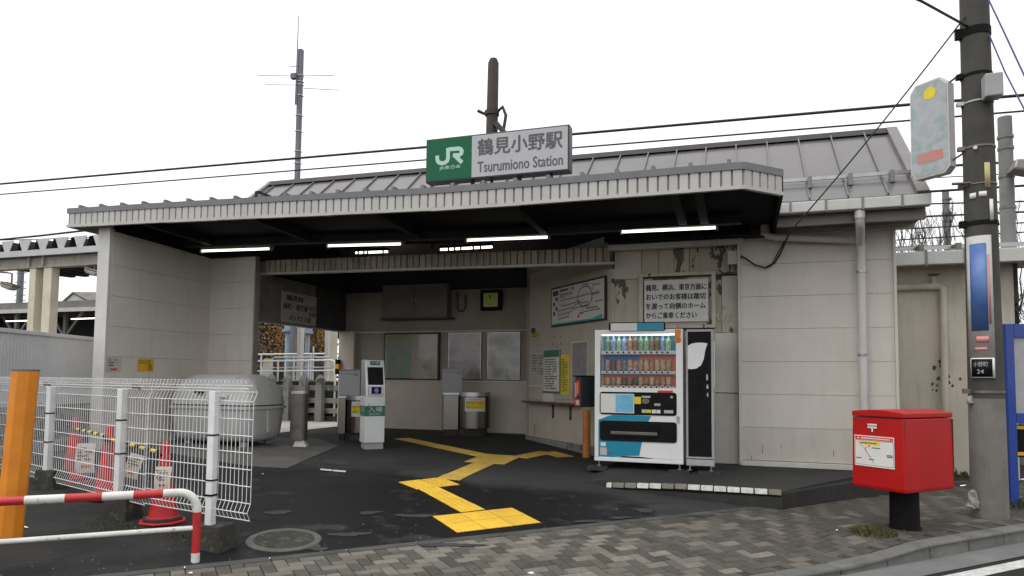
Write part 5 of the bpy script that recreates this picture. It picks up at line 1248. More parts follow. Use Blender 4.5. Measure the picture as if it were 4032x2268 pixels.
# ================================================================== grey bin
tk = thing('storage_bin', 'large rounded grey plastic storage bin on feet beside the wing wall', 'storage bin', (-8.05, 9.35, .36))
TX0, TX1, TY0, TY1 = -8.80, -7.18, 8.86, 9.84
def super_ring(z, ins, r=.2, n=6):
    P_ = rrect(TX0 + ins, TX1 - ins, TY0 + ins, TY1 - ins, max(r - ins * .0, .05), n); return [(x, y, z) for x, y in P_]
b = MB(); b.tube_rings([super_ring(.44, .16), super_ring(.455, .1), super_ring(.50, .055), super_ring(.6, .03), super_ring(.96, .0)]); b.build('tub', 'tank', tk, smooth=True)
b = MB(); b.tube_rings([super_ring(.955, -.022), super_ring(1.0, -.022)]); b.build('rim', 'tank', tk, smooth=True)
b = MB(); b.tube_rings([super_ring(1.02, -.006), super_ring(1.2, .02), super_ring(1.32, .07), super_ring(1.42, .14), super_ring(1.48, .22), super_ring(1.505, .32)]); b.build('lid', 'tank', tk, smooth=True)
MB().tube_rings([super_ring(1.0, .012), super_ring(1.022, .012)]).build('lid_gap', 'ink', tk)
MB().box(TX1 - .012, TX1 + .012, 9.28, 9.36, .58, .93).build('side_rib', 'tank', tk, bevel=.01)
MB().box(-7.83, -7.6, 8.84, 8.862, 1.14, 1.19).build('label_plate', 'paper', tk); MB().box(-8.22, -8.05, 8.83, 8.86, 1.2, 1.23).build('handle', 'black', tk)
for x in (TX0 + .3, TX1 - .25):
    for y in (TY0 + .2, TY1 - .2):
        MB().lathe([(.06, G(x, y)), (.06, .44), (.035, .46), (.001, .46)], 14, (x, y)).build('foot', 'machine_grey', tk)
# ================================================================== mesh fence
FP = [Vector((-4.05, 4.63, 0)), Vector((-5.32, 4.91, 0)), Vector((-6.91, 5.47, 0)), Vector((-8.62, 6.07, 0))]
d0 = (FP[0] - FP[1]).normalized(); d3 = (FP[3] - FP[2]).normalized()
segs = [(FP[0] + d0 * .42, FP[1] + d0 * .32), (FP[1] + (FP[1] - FP[2]).normalized() * .42, FP[2] + (FP[1] - FP[2]).normalized() * .02), (FP[2] + (FP[1] - FP[2]).normalized() * .0, FP[3] + d3 * .6)]
labels_f = ['white folded-top mesh fence panel nearest the forecourt', 'white folded-top mesh fence panel in front of the traffic cones', 'white folded-top mesh fence panel farthest along beside the corrugated wall']
for i, (p, q) in enumerate(segs):
    t = thing('fence_panel', labels_f[i], 'fence', tuple(((p + q) / 2).xy) + (.2,), 0, 'white mesh fence panels')
    d = (q - p); L = d.length; d.normalize(); w = Vector((-d.y, d.x, 0)); w = w if w.y < 0 else -w
    w = -w
    at_ = lambda s_, off, z: p + d * s_ + w * off + Vector((0, 0, z))
    b = MB(); n = int(L / .05); rw = .0027
    for k in range(n + 1):
        s_ = L * k / n
        b.tube([at_(s_, .055, .37), at_(s_, -.0, .335), at_(s_, -.03, .40), at_(s_, 0, .47), at_(s_, 0, 1.26), at_(s_, .035, 1.335), at_(s_, -.05, 1.425), at_(s_, -.075, 1.43), at_(s_, -.085, 1.405), at_(s_, -.05, 1.365)][1:], rw, 5)
    b.build('upright_wires', 'fence_white', t, kind='stuff')
    for k, (off, z) in enumerate([(-.0, .34), (-.03, .40), (0, .47), (0, .60), (0, .73), (0, .86), (0, .99), (0, 1.12), (0, 1.26), (.035, 1.335), (-.01, 1.385), (-.05, 1.362)]):
        MB().tube([at_(0, off - .004, z), at_(L, off - .004, z)], .0042, 5).build('cross_wire', 'fence_white', t)
    posts = [FP[i]] if i < 2 else [FP[2], FP[3]]
    for pp in posts:
        g = G(pp.x, pp.y); off = pp + w * -.045
        MB().box(off.x - .03, off.x + .03, off.y - .03, off.y + .03, g + .18, 1.335).build('post', 'fence_white', t, bevel=.004)
        MB().tube_rings([[(pp.x - .14, pp.y - .1, g - .03), (pp.x + .14, pp.y - .1, g - .03), (pp.x + .14, pp.y + .1, g - .03), (pp.x - .14, pp.y + .1, g - .03)], [(pp.x - .13, pp.y - .09, g + .19), (pp.x + .13, pp.y - .09, g + .19), (pp.x + .13, pp.y + .09, g + .19), (pp.x - .13, pp.y + .09, g + .19)]]).build('footing', 'concrete_dark', t, bevel=.012)
        for z in ((.62, .98, .52)[:2] if i == 0 else (.75, 1.05)): MB().box(off.x - .034, off.x + .034, off.y - .034, off.y + .034, z, z + .012).build('cable_tie', 'black_matte', t)
        if i == 0: MB().box(off.x - .035, off.x + .035, off.y - .035, off.y + .035, .50, .515).build('cable_tie', 'black_matte', t)
    if i: MB().box(*(sorted([at_(.25, 0, 0).x - .03, at_(.25, 0, 0).x + .03])), at_(.25, 0, 0).y - .02, at_(.25, 0, 0).y + .02, 1.34, 1.38).build('clip', 'stain_dark', t)
# ================================================================== cones, bars, papers
def cone(label, x, y):
    g = G(x, y); t = thing('traffic_cone', label, 'traffic cone', (x, y, g), 0, 'red traffic cones behind the fence')
    MB().lathe([(r_, g + z_) for r_, z_ in ((.145, .035), (.135, .05), (.12, .055), (.04, .60), (.034, .66), (.033, .70), (.028, .705), (.001, .705))], 20, (x, y)).build('body', 'cone_red', t, smooth=True)
    b = MB(); b.prism([(x + .2 * math.cos(a) * 1.0, y + .2 * math.sin(a)) for a in [math.pi / 8 + k * math.pi / 4 for k in range(8)]], g, g + .02); b.build('base', 'cone_red', t, bevel=.006)
    b = MB(); b.prism([(x + .17 * math.cos(a), y + .17 * math.sin(a)) for a in [math.pi / 8 + k * math.pi / 4 for k in range(8)]], g + .02, g + .05); b.build('weight', 'rubber', t, bevel=.008)
    return t, Vector((x, y, g))
cones = [cone('red traffic cone nearest the guard rail with a paper notice on it', -4.91, 4.96), cone('red traffic cone in the middle of the row behind the fence', -5.95, 5.30), cone('red traffic cone farthest from the guard rail, by the corrugated wall', -7.0, 5.80)]
for i in (0, 1):
    a, c_ = cones[i][1] + Vector((0, 0, .60)), cones[i + 1][1] + Vector((0, 0, .58)); d = c_ - a
    t = thing('cone_bar', ['yellow and black bar between the nearest and the middle cone', 'yellow and black bar between the middle and the farthest cone'][i], 'barrier bar', tuple((a + c_) / 2), 0, 'bars between the cones')
    for k in range(10):
        p, q = a + d * (.05 + .9 * k / 10), a + d * (.05 + .9 * (k + 1) / 10); MB().tube([p, q], .017, 8).build('stripe', 'yellow_print' if k % 2 else 'black_matte', t)
    for p in (a + d * .02, a + d * .98): MB().lathe([(.058, p.z - .02), (.058, p.z + .0), (.045, p.z + .0), (.045, p.z - .02)], 14, (p.x, p.y)).build('ring', 'black_matte', t)
def hang_paper(label, px, py, w_, h_, Y, ang, rows_, body=None):
    x, z = fy(px, py, Y); t = thing('paper_notice', label, 'notice', (x, Y, z - h_ / 2)); F = frame((x, Y, z), (math.cos(ang[0]), math.sin(ang[0]), 0)) @ Matrix.Rotation(ang[1], 4, 'Z')
    b = MB(F); n = 6; vs = []
    for k in range(n + 1):
        v = h_ / 2 - h_ * k / n; bend = .03 * math.sin(k / n * 2.2); vs += [(-w_ / 2, v, bend), (w_ / 2, v, bend)]
    b.add(vs, [(2 * k, 2 * k + 2, 2 * k + 3, 2 * k + 1) for k in range(n)]); b.build('sheet', 'paper_old', t, solid=.001)
    F2 = F @ Matrix.Translation((0, 0, .034))
    smallprint(F2, -w_ * .38, w_ * .4, -h_ * .1, h_ * .4, rows_, 0).build('print', 'print_dark', t, kind='stuff')
    smallprint(F2, -w_ * .2, w_ * .3, -h_ * .36, -h_ * .2, 1, 0).build('red_print', 'red_print', t, kind='stuff')
hang_paper('paper notice hanging askew from the cone bar behind the fence', 339, 1172, .14, .22, 5.02, (.25, -.25), 4)
hang_paper('paper notice strapped to the cone nearest the guard rail', 413, 1203, .15, .20, 4.84, (.2, .03), 5)
hang_paper('creased brown paper notice between the middle and farthest cone', 218, 1152, .2, .3, 5.46, (.3, .05), 4)
# ================================================================== guard rail and orange post
gr = thing('guard_rail', 'red and white tubular guard rail in the lower corner of the car park', 'guard rail', (-3.94, 4.31, .06))
A0 = Vector((-3.94, 4.31, 0)); dr_ = (Vector((-4.86, 3.49, 0)) - A0).normalized(); zt, R_ = .58, .13
path = [A0 + Vector((0, 0, .02)), A0 + Vector((0, 0, zt - R_))]
arc = [A0 + dr_ * (R_ - R_ * math.cos(a)) + Vector((0, 0, zt - R_ + R_ * math.sin(a))) for a in np.linspace(0, math.pi / 2, 9)]
rr = .031
MB().tube([path[0], A0 + Vector((0, 0, .125))], rr, 16).build('white_band', 'rail_white', gr, smooth=True)
MB().tube([A0 + Vector((0, 0, .125)), A0 + Vector((0, 0, zt - R_ - .02))], rr, 16).build('red_band', 'rail_red', gr, smooth=True)
MB().tube([A0 + Vector((0, 0, zt - R_ - .02))] + arc + [A0 + dr_ * .235 + Vector((0, 0, zt))], rr, 16).build('white_band', 'rail_white', gr, smooth=True)
cuts = [.235, .43, .63, .86, 1.1, 1.4, 1.7, 2.0, 2.3]
for k in range(len(cuts) - 1):
    MB().tube([A0 + dr_ * cuts[k] + Vector((0, 0, zt)), A0 + dr_ * cuts[k + 1] + Vector((0, 0, zt))], rr, 16).build('red_band' if k % 2 == 0 else 'white_band', 'rail_red' if k % 2 == 0 else 'rail_white', gr, smooth=True)
MB().tube([A0 + Vector((0, 0, .31)), A0 + dr_ * 2.3 + Vector((0, 0, .30))], .019, 12).build('lower_bar', 'rail_white', gr, smooth=True)
MB().tube([A0 + dr_ * 2.3 + Vector((0, 0, -.05)), A0 + dr_ * 2.3 + Vector((0, 0, zt))], rr, 14).build('far_leg', 'rail_red', gr, smooth=True)
op = thing('orange_post', 'thick orange octagonal post by the car park edge', 'post', (-5.5, 4.04, .14))
p0, p1 = Vector((-5.53, 4.035, .05)), Vector((-5.45, 4.05, 1.485))
oct_ = lambda p, r: [(p.x + r * math.cos(math.pi / 8 + k * math.pi / 4), p.y + r * math.sin(math.pi / 8 + k * math.pi / 4), p.z) for k in range(8)]
MB().tube_rings([oct_(p0, .098), oct_(p1, .098)]).build('shaft', 'orange', op, bevel=.006)
MB().tube_rings([oct_(p1 + Vector((0, 0, .0)), .1), oct_(p1 + Vector((0, 0, .012)), .1)]).build('cap', 'stain_dark', op)
# ================================================================== post box
pb = thing('post_box', 'red pillar post box on a black leg beside the utility pole', 'post box', (1.51, 7.87, 0))
mu, mn = Vector((.70, .714, 0)), Vector((-.714, .70, 0)); w1_, w2_ = .54, .77
pc = Vector((1.43, 7.41, 0)); XB = Matrix(((mn.x, mu.x, 0, pc.x), (mn.y, mu.y, 0, pc.y), (0, 0, 1, 0), (0, 0, 0, 1)))   # local: x along n, y along u
MB().lathe([(.15, -.02), (.15, .02), (.135, .03), (.13, .45), (.001, .45)], 24, (1.51, 7.87)).build('leg', 'black_matte', pb, smooth=True)
MB().lathe([(.2, -.01), (.2, .016), (.19, .02), (.13, .022)], 24, (1.51, 7.87)).build('foot_flange', 'kerb_dark', pb)
for k in range(6): MB().lathe([(.014, .0), (.014, .034), (.001, .036)], 6, (1.51 + .17 * math.cos(k * 1.047 + .3), 7.87 + .17 * math.sin(k * 1.047 + .3))).build('bolt', 'stain_dark', pb)
b = MB(XB); b.tube_rings([[(.0, .0, .42), (w1_, .0, .42), (w1_, w2_, .42), (0, w2_, .42)], [(-.008, -.008, .455), (w1_ + .008, -.008, .455), (w1_ + .008, w2_ + .008, .455), (-.008, w2_ + .008, .455)], [(0, 0, 1.12), (w1_, 0, 1.12), (w1_, w2_, 1.12), (0, w2_, 1.12)]]); b.build('body', 'post_red', pb, bevel=.012, seg=3)
nseg = 10; prof = [(-.004, 1.125)] + [(-.004 + (w1_ + .008) * k / nseg, 1.175 + .022 * math.sin(math.pi * k / nseg)) for k in range(nseg + 1)] + [(w1_ + .004, 1.125)]
b = MB(XB); n = len(prof); b.add([(x, -.004, z) for x, z in prof] + [(x, w2_ + .004, z) for x, z in prof], [tuple(range(n)), tuple(range(2 * n - 1, n - 1, -1))] + [(i, n + i, n + (i + 1) % n, (i + 1) % n) for i in range(n)]); b.build('lid', 'post_red', pb, bevel=.01, seg=3)
MB(XB).box(.02, w1_ - .02, -.004, .0, 1.116, 1.122).build('lid_gap', 'ink', pb)
MB(XB).box(-.003, 0, .012, .018, .46, 1.11).build('door_gap', 'ink', pb); MB(XB).box(-.010, 0.01, w2_ - .012, w2_ - .006, .46, 1.11).build('door_gap', 'ink', pb)
# face that looks down the street: u runs from far corner to near corner
PFm = frame(tuple(pc + mn * w1_ - mu * .009), tuple(-mn))
q8 = lambda x, y: fp((3200 + x * .6683) / K, (1300 + y * .6683) / K, PFm)
b = MB(PFm); cu = q8(351, 570)[0]; zc = q8(351, 552)[1]
b.rect(cu - .05, cu + .05, zc - .017, zc, .002); b.rect(cu - .05, cu + .05, zc - .043, zc - .026, .002); b.rect(cu - .0085, cu + .0085, zc - .078, zc - .043, .002); b.build('postal_mark', 'paper', pb)
a = q8(247, 620); c_ = q8(484, 815); ua, ub2 = a[0], c_[0]; vb3, va = (a[1] + q8(478, 628)[1]) / 2, (q8(262, 800)[1] + c_[1]) / 2
MB(PFm).box(ua, ub2, va, vb3, .0, .003).build('notice', 'paper', pb)
W, H = ub2 - ua, vb3 - va; Q = lambda x, y: (ua + W * x, va + H * y)
MB(PFm).rect(Q(.02, 0)[0], Q(.98, 0)[0], Q(0, .86)[1], Q(0, .97)[1], .004).build('notice_header', 'red_print', pb)
smallprint(PFm, Q(.08, 0)[0], Q(.95, 0)[0], Q(0, .875)[1], Q(0, .955)[1], 1, .005, 1).build('notice_title', 'paper', pb, kind='stuff')
MB(PFm).rect(Q(.12, 0)[0], Q(.66, 0)[0], Q(0, .7)[1], Q(0, .82)[1], .004).build('notice_strip', 'yellow_print', pb)
smallprint(PFm, Q(.15, 0)[0], Q(.64, 0)[0], Q(0, .72)[1], Q(0, .8)[1], 1, .005).build('notice_print', 'print_dark', pb, kind='stuff')
b = MB(PFm); b.ribbon([Q(.02, .05), Q(.98, .05), Q(.98, .84), Q(.02, .84)], .003, .004, True); b.ribbon([Q(.08, .8), Q(.3, .5), Q(.5, .1)], .003, .004); b.build('map_lines', 'print_dark', pb)
b = MB(PFm); b.ribbon([Q(.42, .3), Q(.3, .48), Q(.28, .58), Q(.33, .64)], .007, .0045); b.rect(*(Q(.36, 0)[0], Q(.4, 0)[0]), Q(0, .64)[1], Q(0, .69)[1], .0045); b.build('map_arrow', 'red_print', pb)
b = MB(PFm)
for x0, x1, y in ((.45, .66, .6), (.82, .96, .4), (.82, .96, .35), (.04, .18, .24), (.36, .5, .22)): b.rect(Q(x0, 0)[0], Q(x1, 0)[0], Q(0, y)[1], Q(0, y + .03)[1], .0045)
b.build('map_names', 'print_dark', pb)
# ================================================================== utility pole and what hangs on it
PX, PY = 2.55, 8.96
up = thing('utility_pole', 'tall dark concrete utility pole at the edge of the footway', 'utility pole', (PX, PY, 0))
pr = lambda z: .18 - .0062 * z
MB().tube([(PX, PY, z) for z in (-.1, .6, 1.3)], [pr(0), pr(.6), pr(1.3)], 28).build('foot_section', 'pole_low', up, smooth=True)
MB().tube([(PX, PY, z) for z in (1.3, 3, 6, 9.5)], [pr(1.301), pr(3), pr(6), pr(9.5)], 28).build('shaft', 'pole_concrete', up, smooth=True)
for z, h_, m_ in ((1.36, .03, 'stain_dark'), (3.22, .05, 'black_matte'), (5.40, .09, 'black_matte'), (4.93, .03, 'black_matte'), (4.62, .015, 'steel'), (4.10, .02, 'stain_dark'), (3.68, .012, 'stain_dark')):
    MB().tube([(PX, PY, z), (PX, PY, z + h_)], pr(z) + .008, 28).build('band', m_, up, smooth=True)
    MB().box(PX - pr(z) - .06, PX - pr(z) + .02, PY - .06, PY + .0, z - .01, z + h_ + .015).build('band_clamp', m_, up)
MB().box(PX + .0, PX + .17, PY - .30, PY - .13, 4.60, 4.86).build('equipment_box', 'bin_grey', up, bevel=.015)
MB().tube([(PX - .08, PY - pr(3.9) - .0, 4.08), (PX - .08, PY - pr(4.0) - .02, 4.08)], .02, 12).build('step_bolt_hole', 'paper', up)
MB().tube([(PX - .3, PY - .12, 3.7), (PX - .1, PY - .1, 3.7)], .016, 8).build('step_bolt', 'stain_dark', up)
def on_pole(name, label, cat, x0, y0, x1, y1, mat, parent=None, d=.006, n=9, thick=.004, extra=None, bev=0):
    """a sheet curved round the pole, between photo edges x0..x1 and heights y0..y1"""
    zt_, zb2 = fy((x0 + x1) / 2, y0, PY - .16)[1], fy((x0 + x1) / 2, y1, PY - .16)[1]; zm = (zt_ + zb2) / 2; r = pr(zm) + d
    view = math.atan2(-PY, -PX)
    def angle(px_):
        best = None
        for k in range(-90, 91):
            a = view + math.radians(k); P_ = np.array([PX + r * math.cos(a), PY + r * math.sin(a), zm - CAM_H]); q = RW.T @ P_; u_ = (CX + FPX * q[0] / q[2]) / K
            if best is None or abs(u_ - px_) < best[0]: best = (abs(u_ - px_), a)
        return best[1]
    a0, a1 = angle(x0), angle(x1); vs = []
    for k in range(n + 1):
        a = a0 + (a1 - a0) * k / n; vs += [(PX + (pr(zb2) + d) * math.cos(a), PY + (pr(zb2) + d) * math.sin(a), zb2), (PX + (pr(zt_) + d) * math.cos(a), PY + (pr(zt_) + d) * math.sin(a), zt_)]
    b = MB(); b.add(vs, [(2 * k, 2 * k + 2, 2 * k + 3, 2 * k + 1) for k in range(n)])
    am = (a0 + a1) / 2
    if parent is None:
        t = thing(name, label, cat, (PX + r * math.cos(am), PY + r * math.sin(am), zb2))
        b.build('sheet', mat, t, solid=thick, smooth=True)
        return t, (a0, a1, zb2, zt_, r)
    return b.build(name, mat, parent, solid=thick, smooth=True), (a0, a1, zb2, zt_, r)
t, inf = on_pole('pole_advert', 'tall blue and white advertising plate wrapped round the utility pole', 'advert', 2434, 592, 2499, 898, 'paper_grey', d=.012)
on_pole('blue_print', '', '', 2441, 612, 2484, 832, 'ad_blue', t, d=.017); on_pole('red_strip', '', '', 2487, 640, 2492, 815, 'faded_red', t, d=.017)
on_pole('red_print', '', '', 2455, 846, 2488, 862, 'faded_red', t, d=.017); on_pole('red_print', '', '', 2452, 874, 2484, 882, 'faded_red', t, d=.017)
t, inf = on_pole('address_plate', 'small black street address plate with white border on the utility pole', 'sign', 2442, 900, 2503, 951, 'paper', d=.022)
on_pole('plate', '', '', 2444, 903, 2497, 948, 'black', t, d=.026)
a0, a1, zb2, zt_, r = inf
am = math.atan2(-PY, -PX) + .04; rad = pr(1.7) + .032
def curved_text(body, da0, da1, z0, z1, mat):
    o = lettering('lettering', body, Matrix.Identity(4), 0, 1, 0, 1, mat, t, .0, 0)
    for v in o.data.vertices:
        a = a0 + (a1 - a0) * (da0 + (da1 - da0) * v.co.x) if True else 0
        wx, wz = v.co.x, v.co.y
        a = a0 + (a1 - a0) * (da0 + (da1 - da0) * (wx + WM[t].translation.x)); z = z0 + (z1 - z0) * (wz + WM[t].translation.y)
        v.co = WM[t].inverted() @ Vector((PX + rad * math.cos(a), PY + rad * math.sin(a), z))
dz = zt_ - zb2
curved_text('小野町', .16, .72, zb2 + dz * .56, zb2 + dz * .8, 'sign_white'); curved_text('24', .3, .56, zb2 + dz * .22, zb2 + dz * .42, 'sign_white')
t, _ = on_pole('pole_sticker', 'yellow printed sticker high on the utility pole', 'sticker', 2477, 408, 2491, 472, 'sticker_old', d=.006)
t, _ = on_pole('pole_sticker', 'torn white sticker near the left edge of the utility pole', 'sticker', 2439, 484, 2455, 498, 'paper', d=.006)
t, _ = on_pole('pole_sticker', 'plain white sticker beside the torn one on the utility pole', 'sticker', 2462, 481, 2482, 494, 'paper', d=.006)
t, _ = on_pole('pole_sticker', 'narrow white strip sticker at the edge of the utility pole', 'sticker', 2490, 500, 2499, 554, 'paper', d=.006)
# hanging sign
hsn = thing('hanging_sign', 'white advertising board with cut corners bracketed to the utility pole', 'sign', (2.18, 9.33, 3.92))
HF = frame((2.55, 8.96, 0), (.707, -.707, 0)); HU = [(-.75, 5.0), (-.68, 5.09), (-.385, 5.09), (-.285, 4.99), (-.285, 3.99), (-.35, 3.92), (-.70, 3.92), (-.76, 4.01)]
MB(HF).prism(HU, -.06, .06).build('cabinet', 'trim_white', hsn, bevel=.008)
MB(HF).prism([(x * .93 - .037, 4.505 + (z - 4.505) * .96) for x, z in HU], .06, .064).build('face', 'hang_ad', hsn)
cz, cx_ = 4.93, -.5
MB(HF).add([(cx_ + .075 * math.cos(a), cz + .075 * math.sin(a), .066) for a in np.linspace(0, 2 * math.pi, 21)[:-1]], [tuple(range(20))]).build('yellow_disc', 'yellow_print', hsn)
MB(HF).rect(-.67, -.36, 4.10, 4.22, .066).build('red_band', 'faded_red', hsn)
for z in (5.0, 4.06): MB(HF).tube([(-.30, z, 0), (-.14, z + .06, 0)], .012, 8).build('bracket', 'stain_dark', hsn)
# litter bags on the pole
def bag(label, px_, py_, Y, w_, h_):
    x, z = fy(px_, py_, Y); t = thing('plastic_bag', label, 'bag', (x, Y, z - h_))
    rg = []
    for k, (s_, zz) in enumerate([(.25, 0), (.6, -.12), (.8, -.4), (.95, -.7), (1.05, -.9), (.8, -1)]):
        rg.append([(x + w_ / 2 * s_ * math.cos(a) * random.uniform(.7, 1.25), Y + w_ / 3 * s_ * math.sin(a) * random.uniform(.6, 1.3), z + h_ * zz) for a in np.linspace(0, 2 * math.pi, 13)[:-1]])
    MB().tube_rings(rg).build('film', 'bag', t)
bag('crumpled beige bag tied to the utility pole at waist height', 2440, 995, 8.88, .09, .09)
bag('crumpled clear bag at the foot of the utility pole', 2447, 1232, 8.84, .12, .2)
# ================================================================== blue notice board at the edge
bb = thing('notice_board', 'blue framed notice board cut by the edge of the picture', 'notice board', (3.05, 9.67, .05))
NB = frame((2.97, 9.67, 0), (.95, .3, 0))
MB(NB).box(0, .10, .0, 2.18, -.1, 0).build('leg', 'board_blue', bb, bevel=.008)
MB(NB).box(1.3, 1.4, .0, 2.18, -.1, 0).build('leg', 'board_blue', bb, bevel=.008)
MB(NB).box(.10, 1.3, 2.02, 2.18, -.1, 0).build('top_rail', 'board_blue', bb)
MB(NB).box(.10, 1.3, 1.0, 1.12, -.1, 0).build('bottom_rail', 'board_blue', bb)
MB(NB).box(.10, 1.3, 1.12, 2.02, -.06, -.03).build('panel', 'paper_grey', bb)
MB(NB).box(.10, 1.3, 1.12, 2.02, -.03, -.028).build('sheet', 'bin_grey', bb)
MB(NB).box(.12, 1.3, .6, .98, -.08, -.05).build('lower_panel', 'black_matte', bb)
for z in (.62, .93): MB(NB).box(.12, 1.3, z, z + .04, -.05, -.045).build('amber_stripe', 'sign_amber', bb)
# grass at the post box and moss
def tuft(nm, label, cx, cy, rx, ry, n, h_, mat, zf, cat):
    b = MB(); r = random.Random(len(nm) + n)
    for _ in range(n):
        a = r.uniform(0, 6.28); q = math.sqrt(r.random()); x, y = cx + rx * q * math.cos(a), cy + ry * q * math.sin(a); z = zf(x, y)
        hh_ = h_ * r.uniform(.4, 1.1) * (1.1 - .7 * q); la = r.uniform(0, 6.28); lx, ly = math.cos(la), math.sin(la); w_ = .004; bnd = hh_ * r.uniform(.4, 1.2)
        b.add([(x - ly * w_, y + lx * w_, z), (x + ly * w_, y - lx * w_, z), (x + lx * bnd * .4 + ly * w_ * .7, y + ly * bnd * .4 - lx * w_ * .7, z + hh_ * .7), (x + lx * bnd, y + ly * bnd, z + hh_)], [(0, 1, 2), (0, 2, 3)])
    o = b.build(nm, mat); tag(o, label, cat, kind='stuff')
pzz = lambda x, y: pz(*st(x, y)) - .01
tuft('grass', 'tuft of green and dry grass at the foot of the post box', 1.17, 7.55, .22, .2, 900, .09, 'grass', pzz, 'grass')
tuft('grass_patch', 'grass growing at the foot of the blue notice board', 3.0, 9.75, .3, .3, 500, .12, 'grass', pzz, 'grass')
tuft('weeds', 'weeds along the foot of the annex wall', 2.9, 12.0, 1.0, .12, 500, .12, 'grass', lambda x, y: G(x, y), 'weeds')
tuft('moss_patch', 'thin moss on the car park asphalt beside the guard rail', -4.35, 4.75, .5, .16, 1500, .012, 'moss', lambda x, y: G(x, y) + .004, 'moss')
tuft('moss', 'moss on the car park asphalt by the fence footing', -5.1, 4.7, .35, .2, 1300, .012, 'moss', lambda x, y: G(x, y) + .004, 'moss')
# ================================================================== annex on the right
ax = thing('annex_building', 'low stained stucco annex with flat metal roof beyond the station wall', 'building', (3, 12.2, .1))
AX1 = fy(2556, 900, 12.2)[0]
MB().box(1.95, AX1 - .0, 12.2, 15, 0, 3.35).build('wall', 'stucco', ax)
rx = [fp(2445, 800, FY(12.19))[0]]
MB().box(1.9, 6.0, 11.72, 11.84, 3.24, 3.44).build('gutter', 'gutter', ax, bevel=.01)
for px_ in (2366 , 2445, 2320, 2290): pass
for x in (2.62, 3.12, 3.9, 4.6): MB().box(x - .015, x + .015, 11.705, 11.86, 3.22, 3.46).build('gutter_bracket', 'bracket', ax)
b = MB(); b.add([(1.9, 11.8, 3.45), (6, 11.8, 3.45), (6, 15, 3.72), (1.9, 15, 3.72), (1.9, 11.8, 3.40), (6, 11.8, 3.40), (6, 15, 3.60), (1.9, 15, 3.60)], [(0, 1, 2, 3), (4, 7, 6, 5), (0, 4, 5, 1), (1, 5, 6, 2), (2, 6, 7, 3), (3, 7, 4, 0)]); b.build('roof', 'gutter', ax)
MB().bar((1.95, 12.25, 3.58), (6, 12.25, 3.58), .03, .06).build('snow_rail', 'steel', ax)
for x in (2.62, 3.12, 4.4): MB().box(x - .04, x + .04, 12.0, 12.28, 3.46, 3.60).build('rail_bracket', 'stain_dark', ax, bevel=.01)
MB().box(1.95, 6.0, 11.85, 12.2, 3.32, 3.36).build('soffit', 'beam_old', ax)
p1_, p2_ = fy(2265, 724, 12.12), fy(2372, 722, 12.12)
MB().tube([(p1_[0] - .3, 12.12, 2.955), (p2_[0] - .05, 12.12, 2.955), (p2_[0], 12.12, 2.92), (p2_[0] + .0, 12.12, 2.8), (p2_[0] - .02, 12.12, .1)], .05, 12).build('pipe', 'stucco', ax, smooth=True)
vx = p2_[0] - .12
MB().tube([(vx, 12.12, 2.97), (vx, 12.12, 3.1)], .035, 10).build('valve', 'stucco', ax, smooth=True); MB().tube([(vx - .08, 12.12, 3.14), (vx + .08, 12.12, 3.14)], .012, 8).build('valve_handle', 'stain_dark', ax)
b = MB(); rr_ = random.Random(5)
for _ in range(16):
    cx, cz = fy(rr_.uniform(2330, 2420), rr_.uniform(900, 985), 12.19); s_ = rr_.uniform(.008, .035)
    b.add([(cx + s_ * math.cos(a) * rr_.uniform(.6, 1.3), 12.196, cz + s_ * 1.3 * math.sin(a) * rr_.uniform(.6, 1.3)) for a in np.linspace(0, 6.28, 8)[:-1]], [tuple(range(7))])
b.build('chipped_spots', 'wood_bare', ax, kind='stuff')
MB().box(AX1 - .28, AX1 - .02, 12.17, 12.2, 0, 3.3).build('corner_pilaster', 'stucco', ax, bevel=.01)
# brown timber post by the blue board
t = thing('timber_stake', 'short brown board leaning by the blue notice board', 'board', (3.12, 10.2, .1)); x, z = fy(2537, 1030, 10.2); MB().box(x - .02, x + .05, 10.18, 10.22, .05, z).build('plank', 'orange_rusty', t, bevel=.004)
# ================================================================== left: corrugated wall and its base
cw = thing('corrugated_wall', 'pale blue-grey corrugated metal wall running back beside the station wing', 'wall', (-9.7, 7.6, .3))
D0 = Vector((-.315, .947, 0)); Pn, Pf = Vector((-9.32, 6.54, 0)) - D0 * 3.5, Vector((-9.32, 6.54, 0)) + D0 * 3.6
CF = frame(tuple(Pn), tuple(D0)); Lc = (Pf - Pn).length
b = MB(CF); k = int(Lc / .032); vs = []
for i in range(k + 1):
    u_ = Lc * i / k; w_ = .0035 if i % 2 else -.0035; vs += [(u_, 1.02, w_), (u_, 2.03, w_)]
b.add(vs, [(2 * i, 2 * i + 2, 2 * i + 3, 2 * i + 1) for i in range(k)]); b.build('sheeting', 'corrugated', cw, solid=.003)
MB(CF).box(0, Lc, 2.02, 2.075, -.04, .025).build('capping', 'corrugated', cw, bevel=.004)
MB(CF).box(0, Lc, .1, 1.03, -.12, -.012).build('base_wall', 'plinth', cw)
MB(CF).box(0, Lc, .1, .52, -.1, .25).build('ledge', 'plinth', cw, bevel=.015)
b = MB(CF); r_ = random.Random(9)
for _ in range(700):
    u_ = min(max(r_.gauss(4.0, .55), 0), Lc); v = .55 + abs(r_.gauss(0, .16)); s_ = r_.uniform(.012, .035); a = r_.uniform(0, 6.28)
    b.add([(u_ + s_ * math.cos(a + q), v + s_ * math.sin(a + q), .01 + r_.uniform(0, .07)) for q in (0, 1.6, 3.1)], [(0, 1, 2)])
tag(b.build('ivy', 'shrub'), 'dark creeping plant clinging to the base of the corrugated wall', 'creeper', kind='stuff')
